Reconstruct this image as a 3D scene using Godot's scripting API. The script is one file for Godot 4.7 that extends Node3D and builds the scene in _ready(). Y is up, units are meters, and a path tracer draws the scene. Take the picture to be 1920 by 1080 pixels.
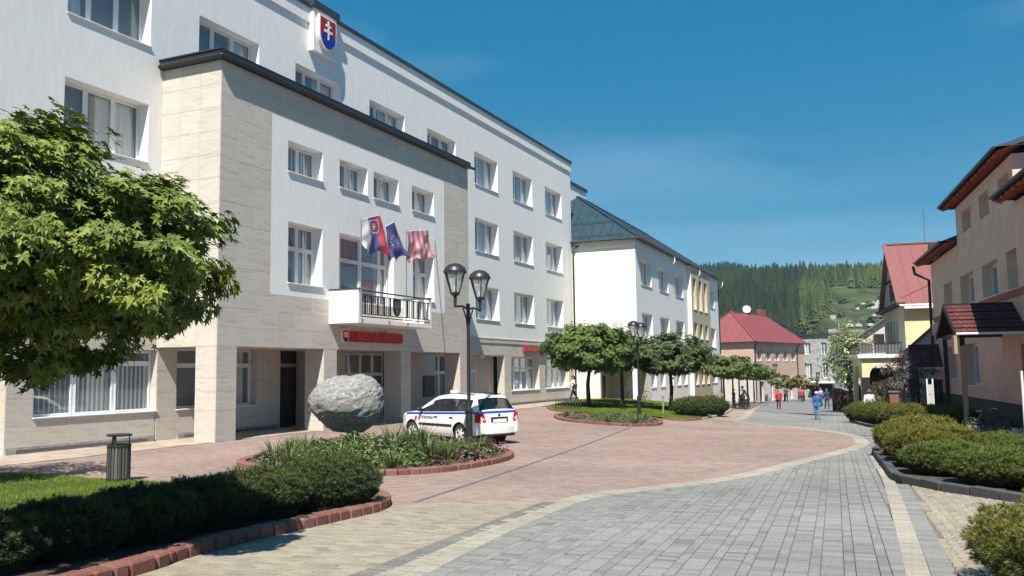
extends Node3D
# A town square: the town hall, the cream block beyond it, the street to the hills. x across the street, -z along it, metres.

var rng := RandomNumberGenerator.new()
var org := Vector3.ZERO      # the builders take world points and store them from here
var names := {}
var M := {}
var T := {}
var cache := {}
var uvo := Vector2.ZERO
const UP := Vector3.UP
const AX := Vector3(-0.0723, 0, -0.9974)   # the street's own direction
const AR := Vector3(0.9974, 0, -0.0723)

# ---------------------------------------------------------------- the lie of the land
func sst(a: float, b: float, x: float) -> float:
	var t := clampf((x - a) / (b - a), 0.0, 1.0)
	return t * t * (3.0 - 2.0 * t)

func yr(z: float) -> float:
	var a := -z
	if a < 60.0: return -0.0265 * a
	if a < 200.0: return -1.59 - 0.019 * (a - 60.0)
	return -4.25

func G(x: float, z: float) -> float:
	var w := clampf((x + 18.0) / 12.0, 0.0, 1.0)
	var r := yr(z)
	var l := -0.45 + (r + 0.45) * sst(56.0, 79.0, -z)
	return l * (1.0 - w) + r * w

func gp(x: float, z: float, up := 0.0) -> Vector3:
	return Vector3(x, G(x, z) + up, z)

# ---------------------------------------------------------------- naming
func numbered(n: String) -> String:
	if not names.has(n):
		names[n] = 0
		return n
	names[n] += 1
	return "%s_%03d" % [n, names[n]]

func tag(o: Node3D, label := "", category := "", group := "", kind := "") -> Node3D:
	if label: o.set_meta("label", label)
	if category: o.set_meta("category", category)
	if group: o.set_meta("group", group)
	if kind: o.set_meta("kind", kind)
	return o

func thing(called: String, label: String, category: String, at := Vector3.ZERO, turn := 0.0, group := "") -> Node3D:
	var o := Node3D.new()
	o.name = numbered(called)
	add_child(o)
	o.position = at
	o.rotation.y = turn
	tag(o, label, category, group)
	return o

func mi(parent: Node3D, called: String, mesh: Mesh, m: Material, xf := Transform3D()) -> MeshInstance3D:
	var o := MeshInstance3D.new()
	o.name = called if parent != self else numbered(called)
	o.mesh = mesh
	o.material_override = null
	if mesh is ArrayMesh and m != null:
		if mesh.get_surface_count() > 0 and mesh.surface_get_material(0) == null:
			mesh.surface_set_material(0, m)
		elif mesh.get_surface_count() > 0 and mesh.surface_get_material(0) != m:
			o.material_override = m
	elif m != null:
		o.material_override = m
	o.transform = xf
	parent.add_child(o, true)
	return o

func obj(parent: Node3D, called: String, st: SurfaceTool, m: Material, xf := Transform3D()) -> MeshInstance3D:
	return mi(parent, called, st.commit(), m, xf)

func struct(called: String, st: SurfaceTool, m: Material, label := "") -> MeshInstance3D:
	var o := obj(self, called, st, m)
	o.set_meta("kind", "structure")
	if label: o.set_meta("label", label)
	return o

func dup(root: Node3D, at: Vector3, turn: float, label: String, scale_by := 1.0) -> Node3D:
	var r: Node3D = root.duplicate()
	r.name = numbered(String(root.name).rstrip("0123456789").trim_suffix("_"))
	add_child(r)
	r.position = at
	r.rotation.y = turn
	r.scale = Vector3.ONE * scale_by
	r.set_meta("label", label)
	return r

# ---------------------------------------------------------------- shapes
func sb() -> SurfaceTool:
	var st := SurfaceTool.new()
	st.begin(Mesh.PRIMITIVE_TRIANGLES)
	return st

func quad(st: SurfaceTool, a: Vector3, b: Vector3, c: Vector3, d: Vector3) -> void:   # counter-clockwise from outside
	var n := (b - a).cross(d - a)
	if n.length_squared() < 1e-14: n = (c - b).cross(d - b)
	n = n.normalized()
	var w := a.distance_to(b)
	var h := a.distance_to(d)
	var ps := [a, c, b, a, d, c]
	var us := [Vector2(0, h), Vector2(w, 0), Vector2(w, h), Vector2(0, h), Vector2(0, 0), Vector2(w, 0)]
	for i in 6:
		st.set_normal(n)
		st.set_uv(us[i] + uvo)
		st.add_vertex(ps[i] - org)

func tri(st: SurfaceTool, a: Vector3, b: Vector3, c: Vector3) -> void:
	var n := (b - a).cross(c - a).normalized()
	for p in [a, c, b]:
		st.set_normal(n)
		st.set_uv(Vector2(p.x + p.z, -p.y))
		st.add_vertex(p - org)

func tri_out(st: SurfaceTool, a: Vector3, b: Vector3, c: Vector3, o: Vector3) -> void:
	if (b - a).cross(c - a).dot(o) >= 0.0: tri(st, a, b, c)
	else: tri(st, a, c, b)

func quad_out(st: SurfaceTool, a: Vector3, b: Vector3, c: Vector3, d: Vector3, o: Vector3) -> void:
	if (b - a).cross(d - a).dot(o) >= 0.0: quad(st, a, b, c, d)
	else: quad(st, a, d, c, b)

func box(st: SurfaceTool, c: Vector3, s: Vector3, B := Basis(), ch := 0.0) -> void:
	var h := s * 0.5
	var ax := [B.x, B.y, B.z]
	if ch <= 0.0:
		for a in 3:
			for sg in [-1.0, 1.0]:
				var u: Vector3 = ax[(a + 1) % 3] * h[(a + 1) % 3]
				var v: Vector3 = ax[(a + 2) % 3] * h[(a + 2) % 3] * sg
				var o: Vector3 = c + ax[a] * h[a] * sg
				quad(st, o - u - v, o + u - v, o + u + v, o - u + v)
		return
	var P := func(sx: float, sy: float, sz: float, f: int) -> Vector3:
		var q := Vector3(h.x - ch, h.y - ch, h.z - ch)
		q[f] = h[f]
		return c + B.x * q.x * sx + B.y * q.y * sy + B.z * q.z * sz
	for a in 3:
		var u := (a + 1) % 3
		var v := (a + 2) % 3
		for sg in [-1.0, 1.0]:
			var k := []
			for e in [[-1, -1], [1, -1], [1, 1], [-1, 1]]:
				var s3 := Vector3.ZERO
				s3[a] = sg; s3[u] = e[0]; s3[v] = e[1]
				k.append(P.call(s3.x, s3.y, s3.z, a))
			quad_out(st, k[0], k[1], k[2], k[3], ax[a] * sg)
			for e in [-1.0, 1.0]:                       # the bevel between faces a and u
				var p := Vector3.ZERO
				p[a] = sg; p[u] = e; p[v] = -1
				var q := p
				q[v] = 1
				quad_out(st, P.call(p.x, p.y, p.z, a), P.call(q.x, q.y, q.z, a), P.call(q.x, q.y, q.z, u), P.call(p.x, p.y, p.z, u), ax[a] * sg + ax[u] * e)
	for sx in [-1.0, 1.0]:
		for sy in [-1.0, 1.0]:
			for sz in [-1.0, 1.0]:
				tri_out(st, P.call(sx, sy, sz, 0), P.call(sx, sy, sz, 1), P.call(sx, sy, sz, 2), B.x * sx + B.y * sy + B.z * sz)

func bx(st: SurfaceTool, x0: float, x1: float, y0: float, y1: float, z0: float, z1: float, ch := 0.0) -> void:
	box(st, Vector3((x0 + x1) / 2, (y0 + y1) / 2, (z0 + z1) / 2), Vector3(absf(x1 - x0), absf(y1 - y0), absf(z1 - z0)), Basis(), ch)

func bar(st: SurfaceTool, a: Vector3, b: Vector3, w: float, h: float, up := Vector3.UP) -> void:
	var d := b - a
	var z := d.normalized()
	if absf(z.dot(up)) > 0.99: up = Vector3.RIGHT
	var x := up.cross(z).normalized()
	var y := z.cross(x)
	box(st, (a + b) / 2, Vector3(w, h, d.length()), Basis(x, y, z))

func vtx(st: SurfaceTool, p: Vector3, n: Vector3, uv := Vector2.ZERO) -> void:
	st.set_normal(n)
	st.set_uv(uv)
	st.add_vertex(p - org)

func tube(st: SurfaceTool, pts: Array, rad: Array, sides := 8, caps := true) -> void:
	var rings := []
	var x := Vector3.ZERO
	for i in pts.size():
		var d: Vector3 = (pts[mini(i + 1, pts.size() - 1)] - pts[maxi(i - 1, 0)]).normalized()
		if i == 0:
			x = d.cross(UP if absf(d.y) < 0.9 else Vector3.RIGHT).normalized()
		else:
			x = (x - d * x.dot(d)).normalized()
		var y := d.cross(x)
		var ring := []
		for k in sides:
			var a := TAU * k / sides
			ring.append(x * cos(a) + y * sin(a))
		rings.append([pts[i], rad[mini(i, rad.size() - 1)], ring, d])
	for i in rings.size() - 1:
		for k in sides:
			var k2 := (k + 1) % sides
			var A = rings[i]
			var C = rings[i + 1]
			var q := [[A, k], [A, k2], [C, k2], [C, k]]
			for j in [0, 2, 1, 0, 3, 2]:
				var r = q[j][0]
				var n: Vector3 = r[2][q[j][1]]
				vtx(st, r[0] + n * r[1], n, Vector2(q[j][1] / float(sides), (r[0] as Vector3).y))
	if caps:
		for e in [0, rings.size() - 1]:
			var r = rings[e]
			for k in range(1, sides - 1):
				tri_out(st, r[0] + r[2][0] * r[1], r[0] + r[2][k] * r[1], r[0] + r[2][k + 1] * r[1], -r[3] if e == 0 else r[3])

func lathe(st: SurfaceTool, prof: Array, sides := 16, at := Vector3.ZERO, B := Basis()) -> void:   # Vector2(radius, height) upwards
	for i in prof.size() - 1:
		var p: Vector2 = prof[i]
		var q: Vector2 = prof[i + 1]
		var d := q - p
		var n2 := Vector2(d.y, -d.x).normalized()
		for k in sides:
			var a := TAU * k / sides
			var b := TAU * (k + 1) / sides
			var va := Vector3(cos(a), 0, -sin(a))
			var vb := Vector3(cos(b), 0, -sin(b))
			var c4 := [[va, p], [vb, p], [vb, q], [va, q]]
			for j in [0, 2, 1, 0, 3, 2]:
				var v: Vector3 = c4[j][0]
				var r: Vector2 = c4[j][1]
				vtx(st, at + B * (v * r.x + UP * r.y), B * (v * n2.x + UP * n2.y).normalized(), Vector2(k / float(sides), r.y))

func prism(st: SurfaceTool, poly: PackedVector2Array, depth: float, xf: Transform3D) -> void:   # outline in local xy, from z = 0 to depth
	var pl := poly
	if Geometry2D.is_polygon_clockwise(pl): pl.reverse()
	var t := Geometry2D.triangulate_polygon(pl)
	for i in range(0, t.size(), 3):
		var k := []
		for j in 3: k.append(pl[t[i + j]])
		tri_out(st, xf * Vector3(k[0].x, k[0].y, depth), xf * Vector3(k[1].x, k[1].y, depth), xf * Vector3(k[2].x, k[2].y, depth), xf.basis.z)
		tri_out(st, xf * Vector3(k[0].x, k[0].y, 0), xf * Vector3(k[1].x, k[1].y, 0), xf * Vector3(k[2].x, k[2].y, 0), -xf.basis.z)
	for i in pl.size():
		var a := pl[i]
		var b := pl[(i + 1) % pl.size()]
		quad(st, xf * Vector3(a.x, a.y, 0), xf * Vector3(b.x, b.y, 0), xf * Vector3(b.x, b.y, depth), xf * Vector3(a.x, a.y, depth))

func wall(st: SurfaceTool, o: Vector3, U: Vector3, w: float, h: float, holes: Array, depth: float, reveals := true) -> void:
	# A wall face with openings (Rect2 in metres from o, along U and up) and their reveals.
	var N := U.cross(UP)
	var us := [0.0, w]
	var vs := [0.0, h]
	for r in holes:
		for e in [r.position.x, r.end.x]: if e > 0.0 and e < w: us.append(e)
		for e in [r.position.y, r.end.y]: if e > 0.0 and e < h: vs.append(e)
	us.sort()
	vs.sort()
	for i in us.size() - 1:
		if us[i + 1] - us[i] < 1e-4: continue
		for j in vs.size() - 1:
			if vs[j + 1] - vs[j] < 1e-4: continue
			var c := Vector2((us[i] + us[i + 1]) / 2, (vs[j] + vs[j + 1]) / 2)
			var inside := false
			for r in holes: if r.has_point(c): inside = true
			if inside: continue
			quad(st, o + U * us[i] + UP * vs[j], o + U * us[i + 1] + UP * vs[j], o + U * us[i + 1] + UP * vs[j + 1], o + U * us[i] + UP * vs[j + 1])
	if not reveals: return
	for r in holes:
		var a: Vector3 = o + U * r.position.x + UP * r.position.y
		var b: Vector3 = a + U * r.size.x
		var c: Vector3 = b + UP * r.size.y
		var d: Vector3 = a + UP * r.size.y
		var k := -N * depth
		quad(st, a, b, b + k, a + k) if false else quad_out(st, a, b, b + k, a + k, UP)
		quad_out(st, d, c, c + k, d + k, -UP)
		quad_out(st, a, d, d + k, a + k, U)
		quad_out(st, b, c, c + k, b + k, -U)

# ---------------------------------------------------------------- materials
func ntex(key: String, freq: float, lo: float, hi: float, size := 512, oct := 5, kind := FastNoiseLite.TYPE_SIMPLEX_SMOOTH, gain := 0.55) -> NoiseTexture2D:
	if T.has(key): return T[key]
	var t := NoiseTexture2D.new()
	t.width = size
	t.height = size
	t.seamless = true
	var n := FastNoiseLite.new()
	n.seed = key.hash() % 1000
	n.noise_type = kind
	n.frequency = freq
	n.fractal_octaves = oct
	n.fractal_gain = gain
	t.noise = n
	var g := Gradient.new()
	g.set_color(0, Color(lo, lo, lo))
	g.set_color(1, Color(hi, hi, hi))
	t.color_ramp = g
	T[key] = t
	return t

func nbump(key: String, freq: float, strength: float, size := 512, oct := 4, kind := FastNoiseLite.TYPE_SIMPLEX_SMOOTH) -> NoiseTexture2D:
	if T.has(key): return T[key]
	var t := NoiseTexture2D.new()
	t.width = size
	t.height = size
	t.seamless = true
	t.as_normal_map = true
	t.bump_strength = strength
	var n := FastNoiseLite.new()
	n.seed = key.hash() % 1000
	n.noise_type = kind
	n.frequency = freq
	n.fractal_octaves = oct
	t.noise = n
	T[key] = t
	return t

func mat(key: String, c := Color.WHITE, rough := 0.8, t: Texture2D = null, per := 1.0, nrm: Texture2D = null, nscale := 1.0) -> StandardMaterial3D:
	if M.has(key): return M[key]
	var m := StandardMaterial3D.new()
	m.resource_name = key
	m.albedo_color = c.linear_to_srgb()
	m.roughness = rough
	if t != null or nrm != null:
		m.uv1_triplanar = true
		m.uv1_world_triplanar = true
		m.uv1_scale = Vector3.ONE / per
		if t != null: m.albedo_texture = t
		if nrm != null:
			m.normal_enabled = true
			m.normal_texture = nrm
			m.normal_scale = nscale
	M[key] = m
	return m

func vmat(key: String, rough := 0.85, back := 0.0) -> StandardMaterial3D:
	var m := mat(key, Color.WHITE, rough)
	m.vertex_color_use_as_albedo = true
	if back > 0.0:
		m.backlight_enabled = true
		m.backlight = Color(back, back, back)
	return m

func flat_uv(key: String, c: Color, rough: float, t: Texture2D) -> StandardMaterial3D:
	var m := mat(key, c, rough)
	m.albedo_texture = t
	return m

func L(r: float, g: float, b: float) -> Color:
	return Color(r, g, b)

func many(parent: Node3D, called: String, mesh: Mesh, xs: Array, cs: Array, kind := "stuff") -> MultiMeshInstance3D:
	var mm := MultiMesh.new()
	mm.transform_format = MultiMesh.TRANSFORM_3D
	mm.use_colors = cs.size() > 0
	mm.mesh = mesh
	mm.instance_count = xs.size()
	for i in xs.size():
		mm.set_instance_transform(i, xs[i])
		if cs.size() > 0: mm.set_instance_color(i, cs[i])
	var o := MultiMeshInstance3D.new()
	o.multimesh = mm
	o.name = called if parent != self else numbered(called)
	if kind: o.set_meta("kind", kind)
	parent.add_child(o, true)
	return o

func in_poly(p: Vector2, poly: PackedVector2Array) -> bool:
	return Geometry2D.is_point_in_polygon(p, poly)

func drape(st: SurfaceTool, poly: PackedVector2Array, up: float, cell := 2.0) -> void:   # a polygon of the plan laid on the ground
	var lo := poly[0]
	var hi := poly[0]
	for p in poly:
		lo = lo.min(p)
		hi = hi.max(p)
	var x := floorf(lo.x / cell) * cell
	while x < hi.x:
		var z := floorf(lo.y / cell) * cell
		while z < hi.y:
			var sq := PackedVector2Array([Vector2(x, z), Vector2(x + cell, z), Vector2(x + cell, z + cell), Vector2(x, z + cell)])
			for part in Geometry2D.intersect_polygons(poly, sq):
				var t := Geometry2D.triangulate_polygon(part)
				for i in range(0, t.size(), 3):
					var k := []
					for j in 3: k.append(gp(part[t[i + j]].x, part[t[i + j]].y, up))
					tri_out(st, k[0], k[1], k[2], UP)
			z += cell
		x += cell

func _ready() -> void:
	rng.seed = 77
	# ------------------------------------------------ camera, sky, sun, exposure
	var cam := Camera3D.new()
	cam.name = "camera"
	add_child(cam)
	cam.fov = 36.24
	cam.position = Vector3(0, 1.6, 0)
	cam.rotation_order = EULER_ORDER_YXZ
	cam.rotation = Vector3(deg_to_rad(5.43), deg_to_rad(24.107), deg_to_rad(-0.792))
	cam.near = 0.1
	cam.far = 4000.0
	cam.current = true
	var we := WorldEnvironment.new()
	we.name = "environment"
	var env := Environment.new()
	env.background_mode = Environment.BG_SKY
	env.tonemap_mode = Environment.TONE_MAPPER_LINEAR
	env.tonemap_exposure = 1.66
	env.sdfgi_enabled = true
	env.ssao_enabled = true
	env.ssil_enabled = true
	env.fog_enabled = true
	env.fog_density = 0.00013
	env.fog_light_color = Color(0.62, 0.76, 0.9)
	var sm := ProceduralSkyMaterial.new()
	sm.sky_top_color = L(0.002, 0.112, 0.246).linear_to_srgb()
	sm.sky_horizon_color = L(0.108, 0.318, 0.44).linear_to_srgb()
	sm.sky_curve = 0.125
	sm.ground_bottom_color = L(0.2, 0.2, 0.18).linear_to_srgb()
	sm.ground_horizon_color = L(0.27, 0.35, 0.4).linear_to_srgb()
	sm.sun_angle_max = 8.0
	sm.sky_cover = cloud_cover()
	sm.sky_cover_modulate = Color(1, 1, 1)
	var sky := Sky.new()
	sky.sky_material = sm
	env.sky = sky
	we.environment = env
	add_child(we)
	var sun := DirectionalLight3D.new()
	sun.name = "sun"
	add_child(sun)
	sun.look_at_from_position(Vector3.ZERO, Vector3(-0.335, -1.408, -1.0))
	sun.light_energy = 1.55
	sun.light_color = Color(1.0, 0.975, 0.925)
	sun.light_angular_distance = 0.5
	sun.shadow_enabled = true
	materials()
	ground()
	town_hall()
	balcony()
	cream_building()
	far_buildings()
	house_and_row()
	plantings()
	kerbs()
	furniture()
	rock()
	car()
	people()
	hills()

func cloud_cover() -> ImageTexture:      # thin high cirrus and two old contrails, nothing else
	var w := 1024
	var h := 512
	var im := Image.create(w, h, false, Image.FORMAT_RGBA8)
	var n := FastNoiseLite.new()
	n.seed = 5
	n.frequency = 0.012
	n.fractal_octaves = 5
	for y in h / 2:
		var el := (0.5 - (y + 0.5) / h) * PI
		for x in w:
			var ph := TAU * x / w
			var cx := cos(ph) * 90.0
			var cz := sin(ph) * 90.0
			var a := n.get_noise_3d(cx + y * 0.7, y * 3.4, cz - y * 0.6)
			var b := n.get_noise_3d(cx * 0.5 + 400.0, y * 0.5, cz * 0.5)
			var v := clampf((a * 0.9 + b * 0.8 - 0.16) * 1.1, 0.0, 1.0) * sst(1.35, 0.5, el) * 0.11
			v += 0.10 * sst(0.28, 0.04, el) * clampf(0.55 + n.get_noise_3d(cx * 0.8, y * 9.0, cz * 0.8), 0.0, 1.0)
			im.set_pixel(x, y, Color(1, 1, 1, clampf(v, 0.0, 0.6)))
	for y in range(h / 2, h):
		for x in w: im.set_pixel(x, y, Color(1, 1, 1, 0))
	return ImageTexture.create_from_image(im)

func travertine() -> ImageTexture:
	var s := 512
	var im := Image.create(s, s, false, Image.FORMAT_RGB8)
	var n := FastNoiseLite.new()
	n.seed = 11
	n.frequency = 1.0
	n.fractal_octaves = 4
	for y in s:
		for x in s:
			var a := TAU * x / s
			var b := TAU * y / s
			var cx := cos(a) * 0.55
			var cz := sin(a) * 0.55
			var warp := n.get_noise_3d(cx * 0.8, cz * 0.8 + 9.0, cos(b) * 0.7) * 0.5
			var bb := b + warp * 0.5
			var streak := n.get_noise_3d(cx + 3.0, cos(bb) * 6.0 + cz, sin(bb) * 6.0)
			var fine := n.get_noise_3d(cx * 9.0 + cos(bb) * 20.0, cz * 9.0, sin(bb) * 20.0)
			var v := 0.93 + streak * 0.045 + fine * 0.045
			if streak < -0.28: v -= 0.07 * (-0.28 - streak) / 0.3
			im.set_pixel(x, y, Color(clampf(v, 0, 1), clampf(v * 0.985, 0, 1), clampf(v * 0.96, 0, 1)))
	return ImageTexture.create_from_image(im)

func materials() -> void:
	var mott := ntex("mottle", 0.012, 0.72, 1.0, 512, 6)
	var plas := ntex("plaster", 0.006, 0.90, 1.0, 512, 6)
	var strk := ntex("streak", 0.02, 0.955, 1.0, 512, 5)
	var fine := nbump("fine_bump", 0.12, 3.0, 256, 3)
	var wavy := nbump("wavy_bump", 0.02, 4.0, 512, 3)
	T["travertine"] = travertine()
	mat("white_plaster", L(0.83, 0.82, 0.805), 0.9, strk, 5.0).uv1_scale = Vector3(0.35, 0.07, 0.35)
	mat("cream_plaster", L(0.82, 0.785, 0.69), 0.9, strk, 5.0).uv1_scale = Vector3(0.35, 0.08, 0.35)
	mat("grey_white", L(0.80, 0.79, 0.77), 0.9, strk, 5.0).uv1_scale = Vector3(0.35, 0.08, 0.35)
	mat("tan_plaster", L(0.52, 0.445, 0.32), 0.9, plas, 5.0)
	mat("joint", L(0.40, 0.37, 0.33), 0.95, mott, 1.0)
	mat("concrete", L(0.42, 0.41, 0.39), 0.9, mott, 1.5, fine, 0.5)
	mat("navy", L(0.035, 0.042, 0.06), 0.45)
	mat("black_metal", L(0.022, 0.024, 0.027), 0.42)
	mat("grey_metal", L(0.28, 0.29, 0.30), 0.4).metallic = 0.7
	mat("frame_white", L(0.76, 0.77, 0.78), 0.45)
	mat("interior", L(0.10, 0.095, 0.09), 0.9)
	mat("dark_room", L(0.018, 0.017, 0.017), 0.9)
	mat("brown_wood", L(0.10, 0.048, 0.03), 0.6, ntex("woodg", 0.03, 0.6, 1.0, 256), 0.6)
	mat("dark_wood", L(0.02, 0.012, 0.010), 0.65, ntex("woodg", 0.03, 0.6, 1.0, 256), 0.6)
	for k in 3:
		var m := flat_uv("stone_%d" % k, [L(0.63, 0.605, 0.57), L(0.615, 0.59, 0.555), L(0.645, 0.62, 0.585)][k], 0.75, T["travertine"])
		m.uv1_scale = Vector3(0.42, 0.42, 0.42)
	var g := mat("glass", Color(0.55, 0.62, 0.66), 0.02)
	g.transparency = BaseMaterial3D.TRANSPARENCY_ALPHA
	g.albedo_color = Color(0.75, 0.82, 0.86, 0.14)
	g.metallic_specular = 1.0
	var c := mat("curtain", L(0.74, 0.74, 0.72), 0.95)
	c.backlight_enabled = true
	c.backlight = Color(0.4, 0.4, 0.4)
	c.cull_mode = BaseMaterial3D.CULL_DISABLED
	mat("red_sign", L(0.36, 0.012, 0.022), 0.5)
	mat("red_letters", L(0.55, 0.05, 0.06), 0.45)
	mat("pale_letters", L(0.80, 0.70, 0.66), 0.5)
	mat("red_roof", L(0.31, 0.088, 0.092), 0.5, mott, 2.5)
	mat("faded_red_roof", L(0.29, 0.105, 0.10), 0.55, mott, 1.2)
	mat("blue_roof", L(0.05, 0.095, 0.12), 0.38, mott, 3.0).metallic = 0.25
	mat("pink_plaster", L(0.58, 0.40, 0.315), 0.9, plas, 4.0)
	mat("pale_plaster", L(0.62, 0.57, 0.52), 0.9, plas, 4.0)
	mat("old_grey", L(0.46, 0.47, 0.46), 0.95, mott, 4.0)
	mat("olive_wall", L(0.22, 0.25, 0.15), 0.9, plas, 4.0)
	mat("yellow_plaster", L(0.70, 0.66, 0.40), 0.9, plas, 4.0)
	mat("gable_plaster", L(0.46, 0.45, 0.36), 0.9, plas, 4.0)
	mat("row_pink", L(0.76, 0.46, 0.36), 0.9, plas, 4.0)
	mat("row_plaster", L(0.78, 0.56, 0.43), 0.9, plas, 4.0)
	mat("row_band", L(0.34, 0.10, 0.05), 0.8)
	mat("soffit", L(0.40, 0.10, 0.045), 0.7)
	mat("dark_plinth", L(0.06, 0.055, 0.05), 0.9, mott, 1.0)
	mat("bark", L(0.10, 0.078, 0.06), 0.95, mott, 0.3, wavy, 1.0)
	mat("pale_bark", L(0.26, 0.20, 0.15), 0.95, ntex("spots", 0.03, 0.25, 1.0, 256), 0.6, wavy, 1.0)
	mat("soil", L(0.11, 0.065, 0.045), 0.98, mott, 0.5, wavy, 1.5)
	mat("turf", L(0.09, 0.14, 0.012), 0.95, ntex("turf", 0.02, 0.55, 1.0, 512), 1.3)
	mat("bed_sand", L(0.215, 0.20, 0.18), 0.98, mott, 0.7)
	mat("meadow", L(0.095, 0.14, 0.04), 0.98, ntex("meadow", 0.012, 0.35, 1.0, 512), 90.0)
	mat("path_dirt", L(0.45, 0.42, 0.36), 0.98, mott, 6.0)
	mat("white_paint", L(0.80, 0.80, 0.78), 0.25)
	mat("rubber", L(0.018, 0.018, 0.019), 0.85)
	mat("steel", L(0.5, 0.5, 0.5), 0.35).metallic = 0.9
	mat("deadgrey", L(0.16, 0.16, 0.165), 0.8, mott, 0.8)
	vmat("tinted", 0.88)
	vmat("paver_stone", 0.9)
	M["paver_stone"].normal_enabled = true
	M["paver_stone"].uv1_triplanar = true
	M["paver_stone"].uv1_world_triplanar = true
	M["paver_stone"].uv1_scale = Vector3.ONE / 0.35
	M["paver_stone"].normal_texture = fine
	M["paver_stone"].normal_scale = 0.8
	M["paver_stone"].albedo_texture = ntex("paverm", 0.03, 0.80, 1.0, 256, 5)
	vmat("leaf", 0.55, 0.45)
	M["leaf"].cull_mode = BaseMaterial3D.CULL_DISABLED
	vmat("needle", 0.7, 0.22)
	M["needle"].cull_mode = BaseMaterial3D.CULL_DISABLED
	vmat("cloth", 0.9)

# ---------------------------------------------------------------- ground and paving
func tone(c: Color, k: float) -> Color:
	return Color(c.r * k, c.g * k, c.b * k)

func paver_mesh(w: float, d: float, c: Color, h := 0.05) -> ArrayMesh:
	var key := "pv%.3f_%.3f_%s" % [w, d, c]
	if cache.has(key): return cache[key]
	var st := sb()
	st.set_color(c)
	var o := org
	org = Vector3.ZERO
	var e := 0.005
	var x := w / 2
	var z := d / 2
	quad(st, Vector3(-x + e, 0, z - e), Vector3(x - e, 0, z - e), Vector3(x - e, 0, -z + e), Vector3(-x + e, 0, -z + e))
	var q := [Vector3(-x, 0, z), Vector3(x, 0, z), Vector3(x, 0, -z), Vector3(-x, 0, -z)]
	for i in 4:
		var a: Vector3 = q[i]
		var b: Vector3 = q[(i + 1) % 4]
		var ai := Vector3(a.x - signf(a.x) * e, 0, a.z - signf(a.z) * e)
		var bi := Vector3(b.x - signf(b.x) * e, 0, b.z - signf(b.z) * e)
		var dn := Vector3(0, -0.004, 0)
		quad(st, a + dn, b + dn, bi, ai)
		quad(st, a + Vector3(0, -h, 0), b + Vector3(0, -h, 0), b + dn, a + dn)
	org = o
	cache[key] = st.commit()
	return cache[key]

func ground_basis(x: float, z: float, f: Vector3) -> Basis:
	var gx := (G(x + 0.2, z) - G(x - 0.2, z)) / 0.4
	var gz := (G(x, z + 0.2) - G(x, z - 0.2)) / 0.4
	var n := Vector3(-gx, 1, -gz).normalized()
	var b := f.normalized()
	b = (b - n * b.dot(n)).normalized()
	return Basis(n.cross(b), n, b)

func lay(called: String, label: String, items: Array, near: int) -> void:
	# items: [x, z, along, width, depth, colour, lift]; the nearest ones in front of the camera become parts, the rest one field
	var root := Node3D.new()
	root.name = called
	add_child(root)
	tag(root, label, "", "", "structure")
	var f := Vector2(-sin(deg_to_rad(24.107)), -cos(deg_to_rad(24.107)))
	var order := []
	for i in items.size():
		var v := Vector2(items[i][0], items[i][1])
		var d := v.length()
		if d > 6.9 and absf(f.angle_to(v)) < 0.535: order.append([d, i])
	order.sort_custom(func(a, b): return a[0] < b[0])
	var single := {}
	for k in mini(near, order.size()): single[order[k][1]] = true
	var xs := {}
	var cs := {}
	var wn := FastNoiseLite.new()
	wn.seed = 31
	wn.frequency = 0.16
	wn.fractal_octaves = 4
	for i in items.size():
		var t = items[i]
		var wear := 1.0 + 0.2 * wn.get_noise_2d(t[0], t[1]) - 0.22 * maxf(0.0, wn.get_noise_2d(t[0] * 2.3 + 50.0, t[1] * 0.7) - 0.28)
		var B := ground_basis(t[0], t[1], t[2])
		B = B.rotated(Vector3.UP, rng.randf_range(-0.008, 0.008))
		var xf := Transform3D(B, gp(t[0], t[1], 0.012 + t[6] + rng.randf_range(-0.0012, 0.0012)))
		if single.has(i):
			var k := snappedf(rng.randf_range(0.85, 1.12), 0.09)
			mi(root, "paver", paver_mesh(t[3], t[4], tone(t[5], snappedf(k * wear, 0.045))), M["paver_stone"], xf)
		else:
			var key := Vector2(t[3], t[4])
			if not xs.has(key):
				xs[key] = []
				cs[key] = []
			xs[key].append(xf)
			var k := rng.randf_range(0.84, 1.12)
			if rng.randf() < 0.09: k *= 0.80
			cs[key].append(tone(t[5], k * wear))
	for key in xs:
		var o := many(root, "paver_field", paver_mesh(key.x, key.y, Color.WHITE), xs[key], cs[key])
		o.material_override = M["paver_stone"]

func V(a: Array) -> PackedVector2Array:
	var p := PackedVector2Array()
	for i in range(0, a.size(), 2): p.append(Vector2(a[i], a[i + 1]))
	return p

var P_street: PackedVector2Array
var P_lawn_a: PackedVector2Array
var P_lawn_b: PackedVector2Array
var P_bed_a: PackedVector2Array
var P_bed_b: PackedVector2Array
var P_hedge_l: PackedVector2Array
var P_bed_r: PackedVector2Array
var P_bed_far: PackedVector2Array
var cream_line: PackedVector2Array

func smooth_line(p: PackedVector2Array, step: float, closed := false) -> PackedVector2Array:
	var c := Curve2D.new()
	var n := p.size()
	for i in n + (1 if closed else 0):
		var q := p[i % n]
		var a := p[(i - 1 + n) % n] if closed else p[maxi(i - 1, 0)]
		var b := p[(i + 1) % n] if closed else p[mini(i + 1, n - 1)]
		var t := (b - a) / 6.0
		var la := minf(t.length(), q.distance_to(a) / 2.6)
		var lb := minf(t.length(), q.distance_to(b) / 2.6)
		c.add_point(q, -t.normalized() * la, t.normalized() * lb)
	var out := PackedVector2Array()
	var len := c.get_baked_length()
	var k := maxi(1, roundi(len / step))
	for i in k + (0 if closed else 1): out.append(c.sample_baked(len * i / k, true))
	return out

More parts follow.
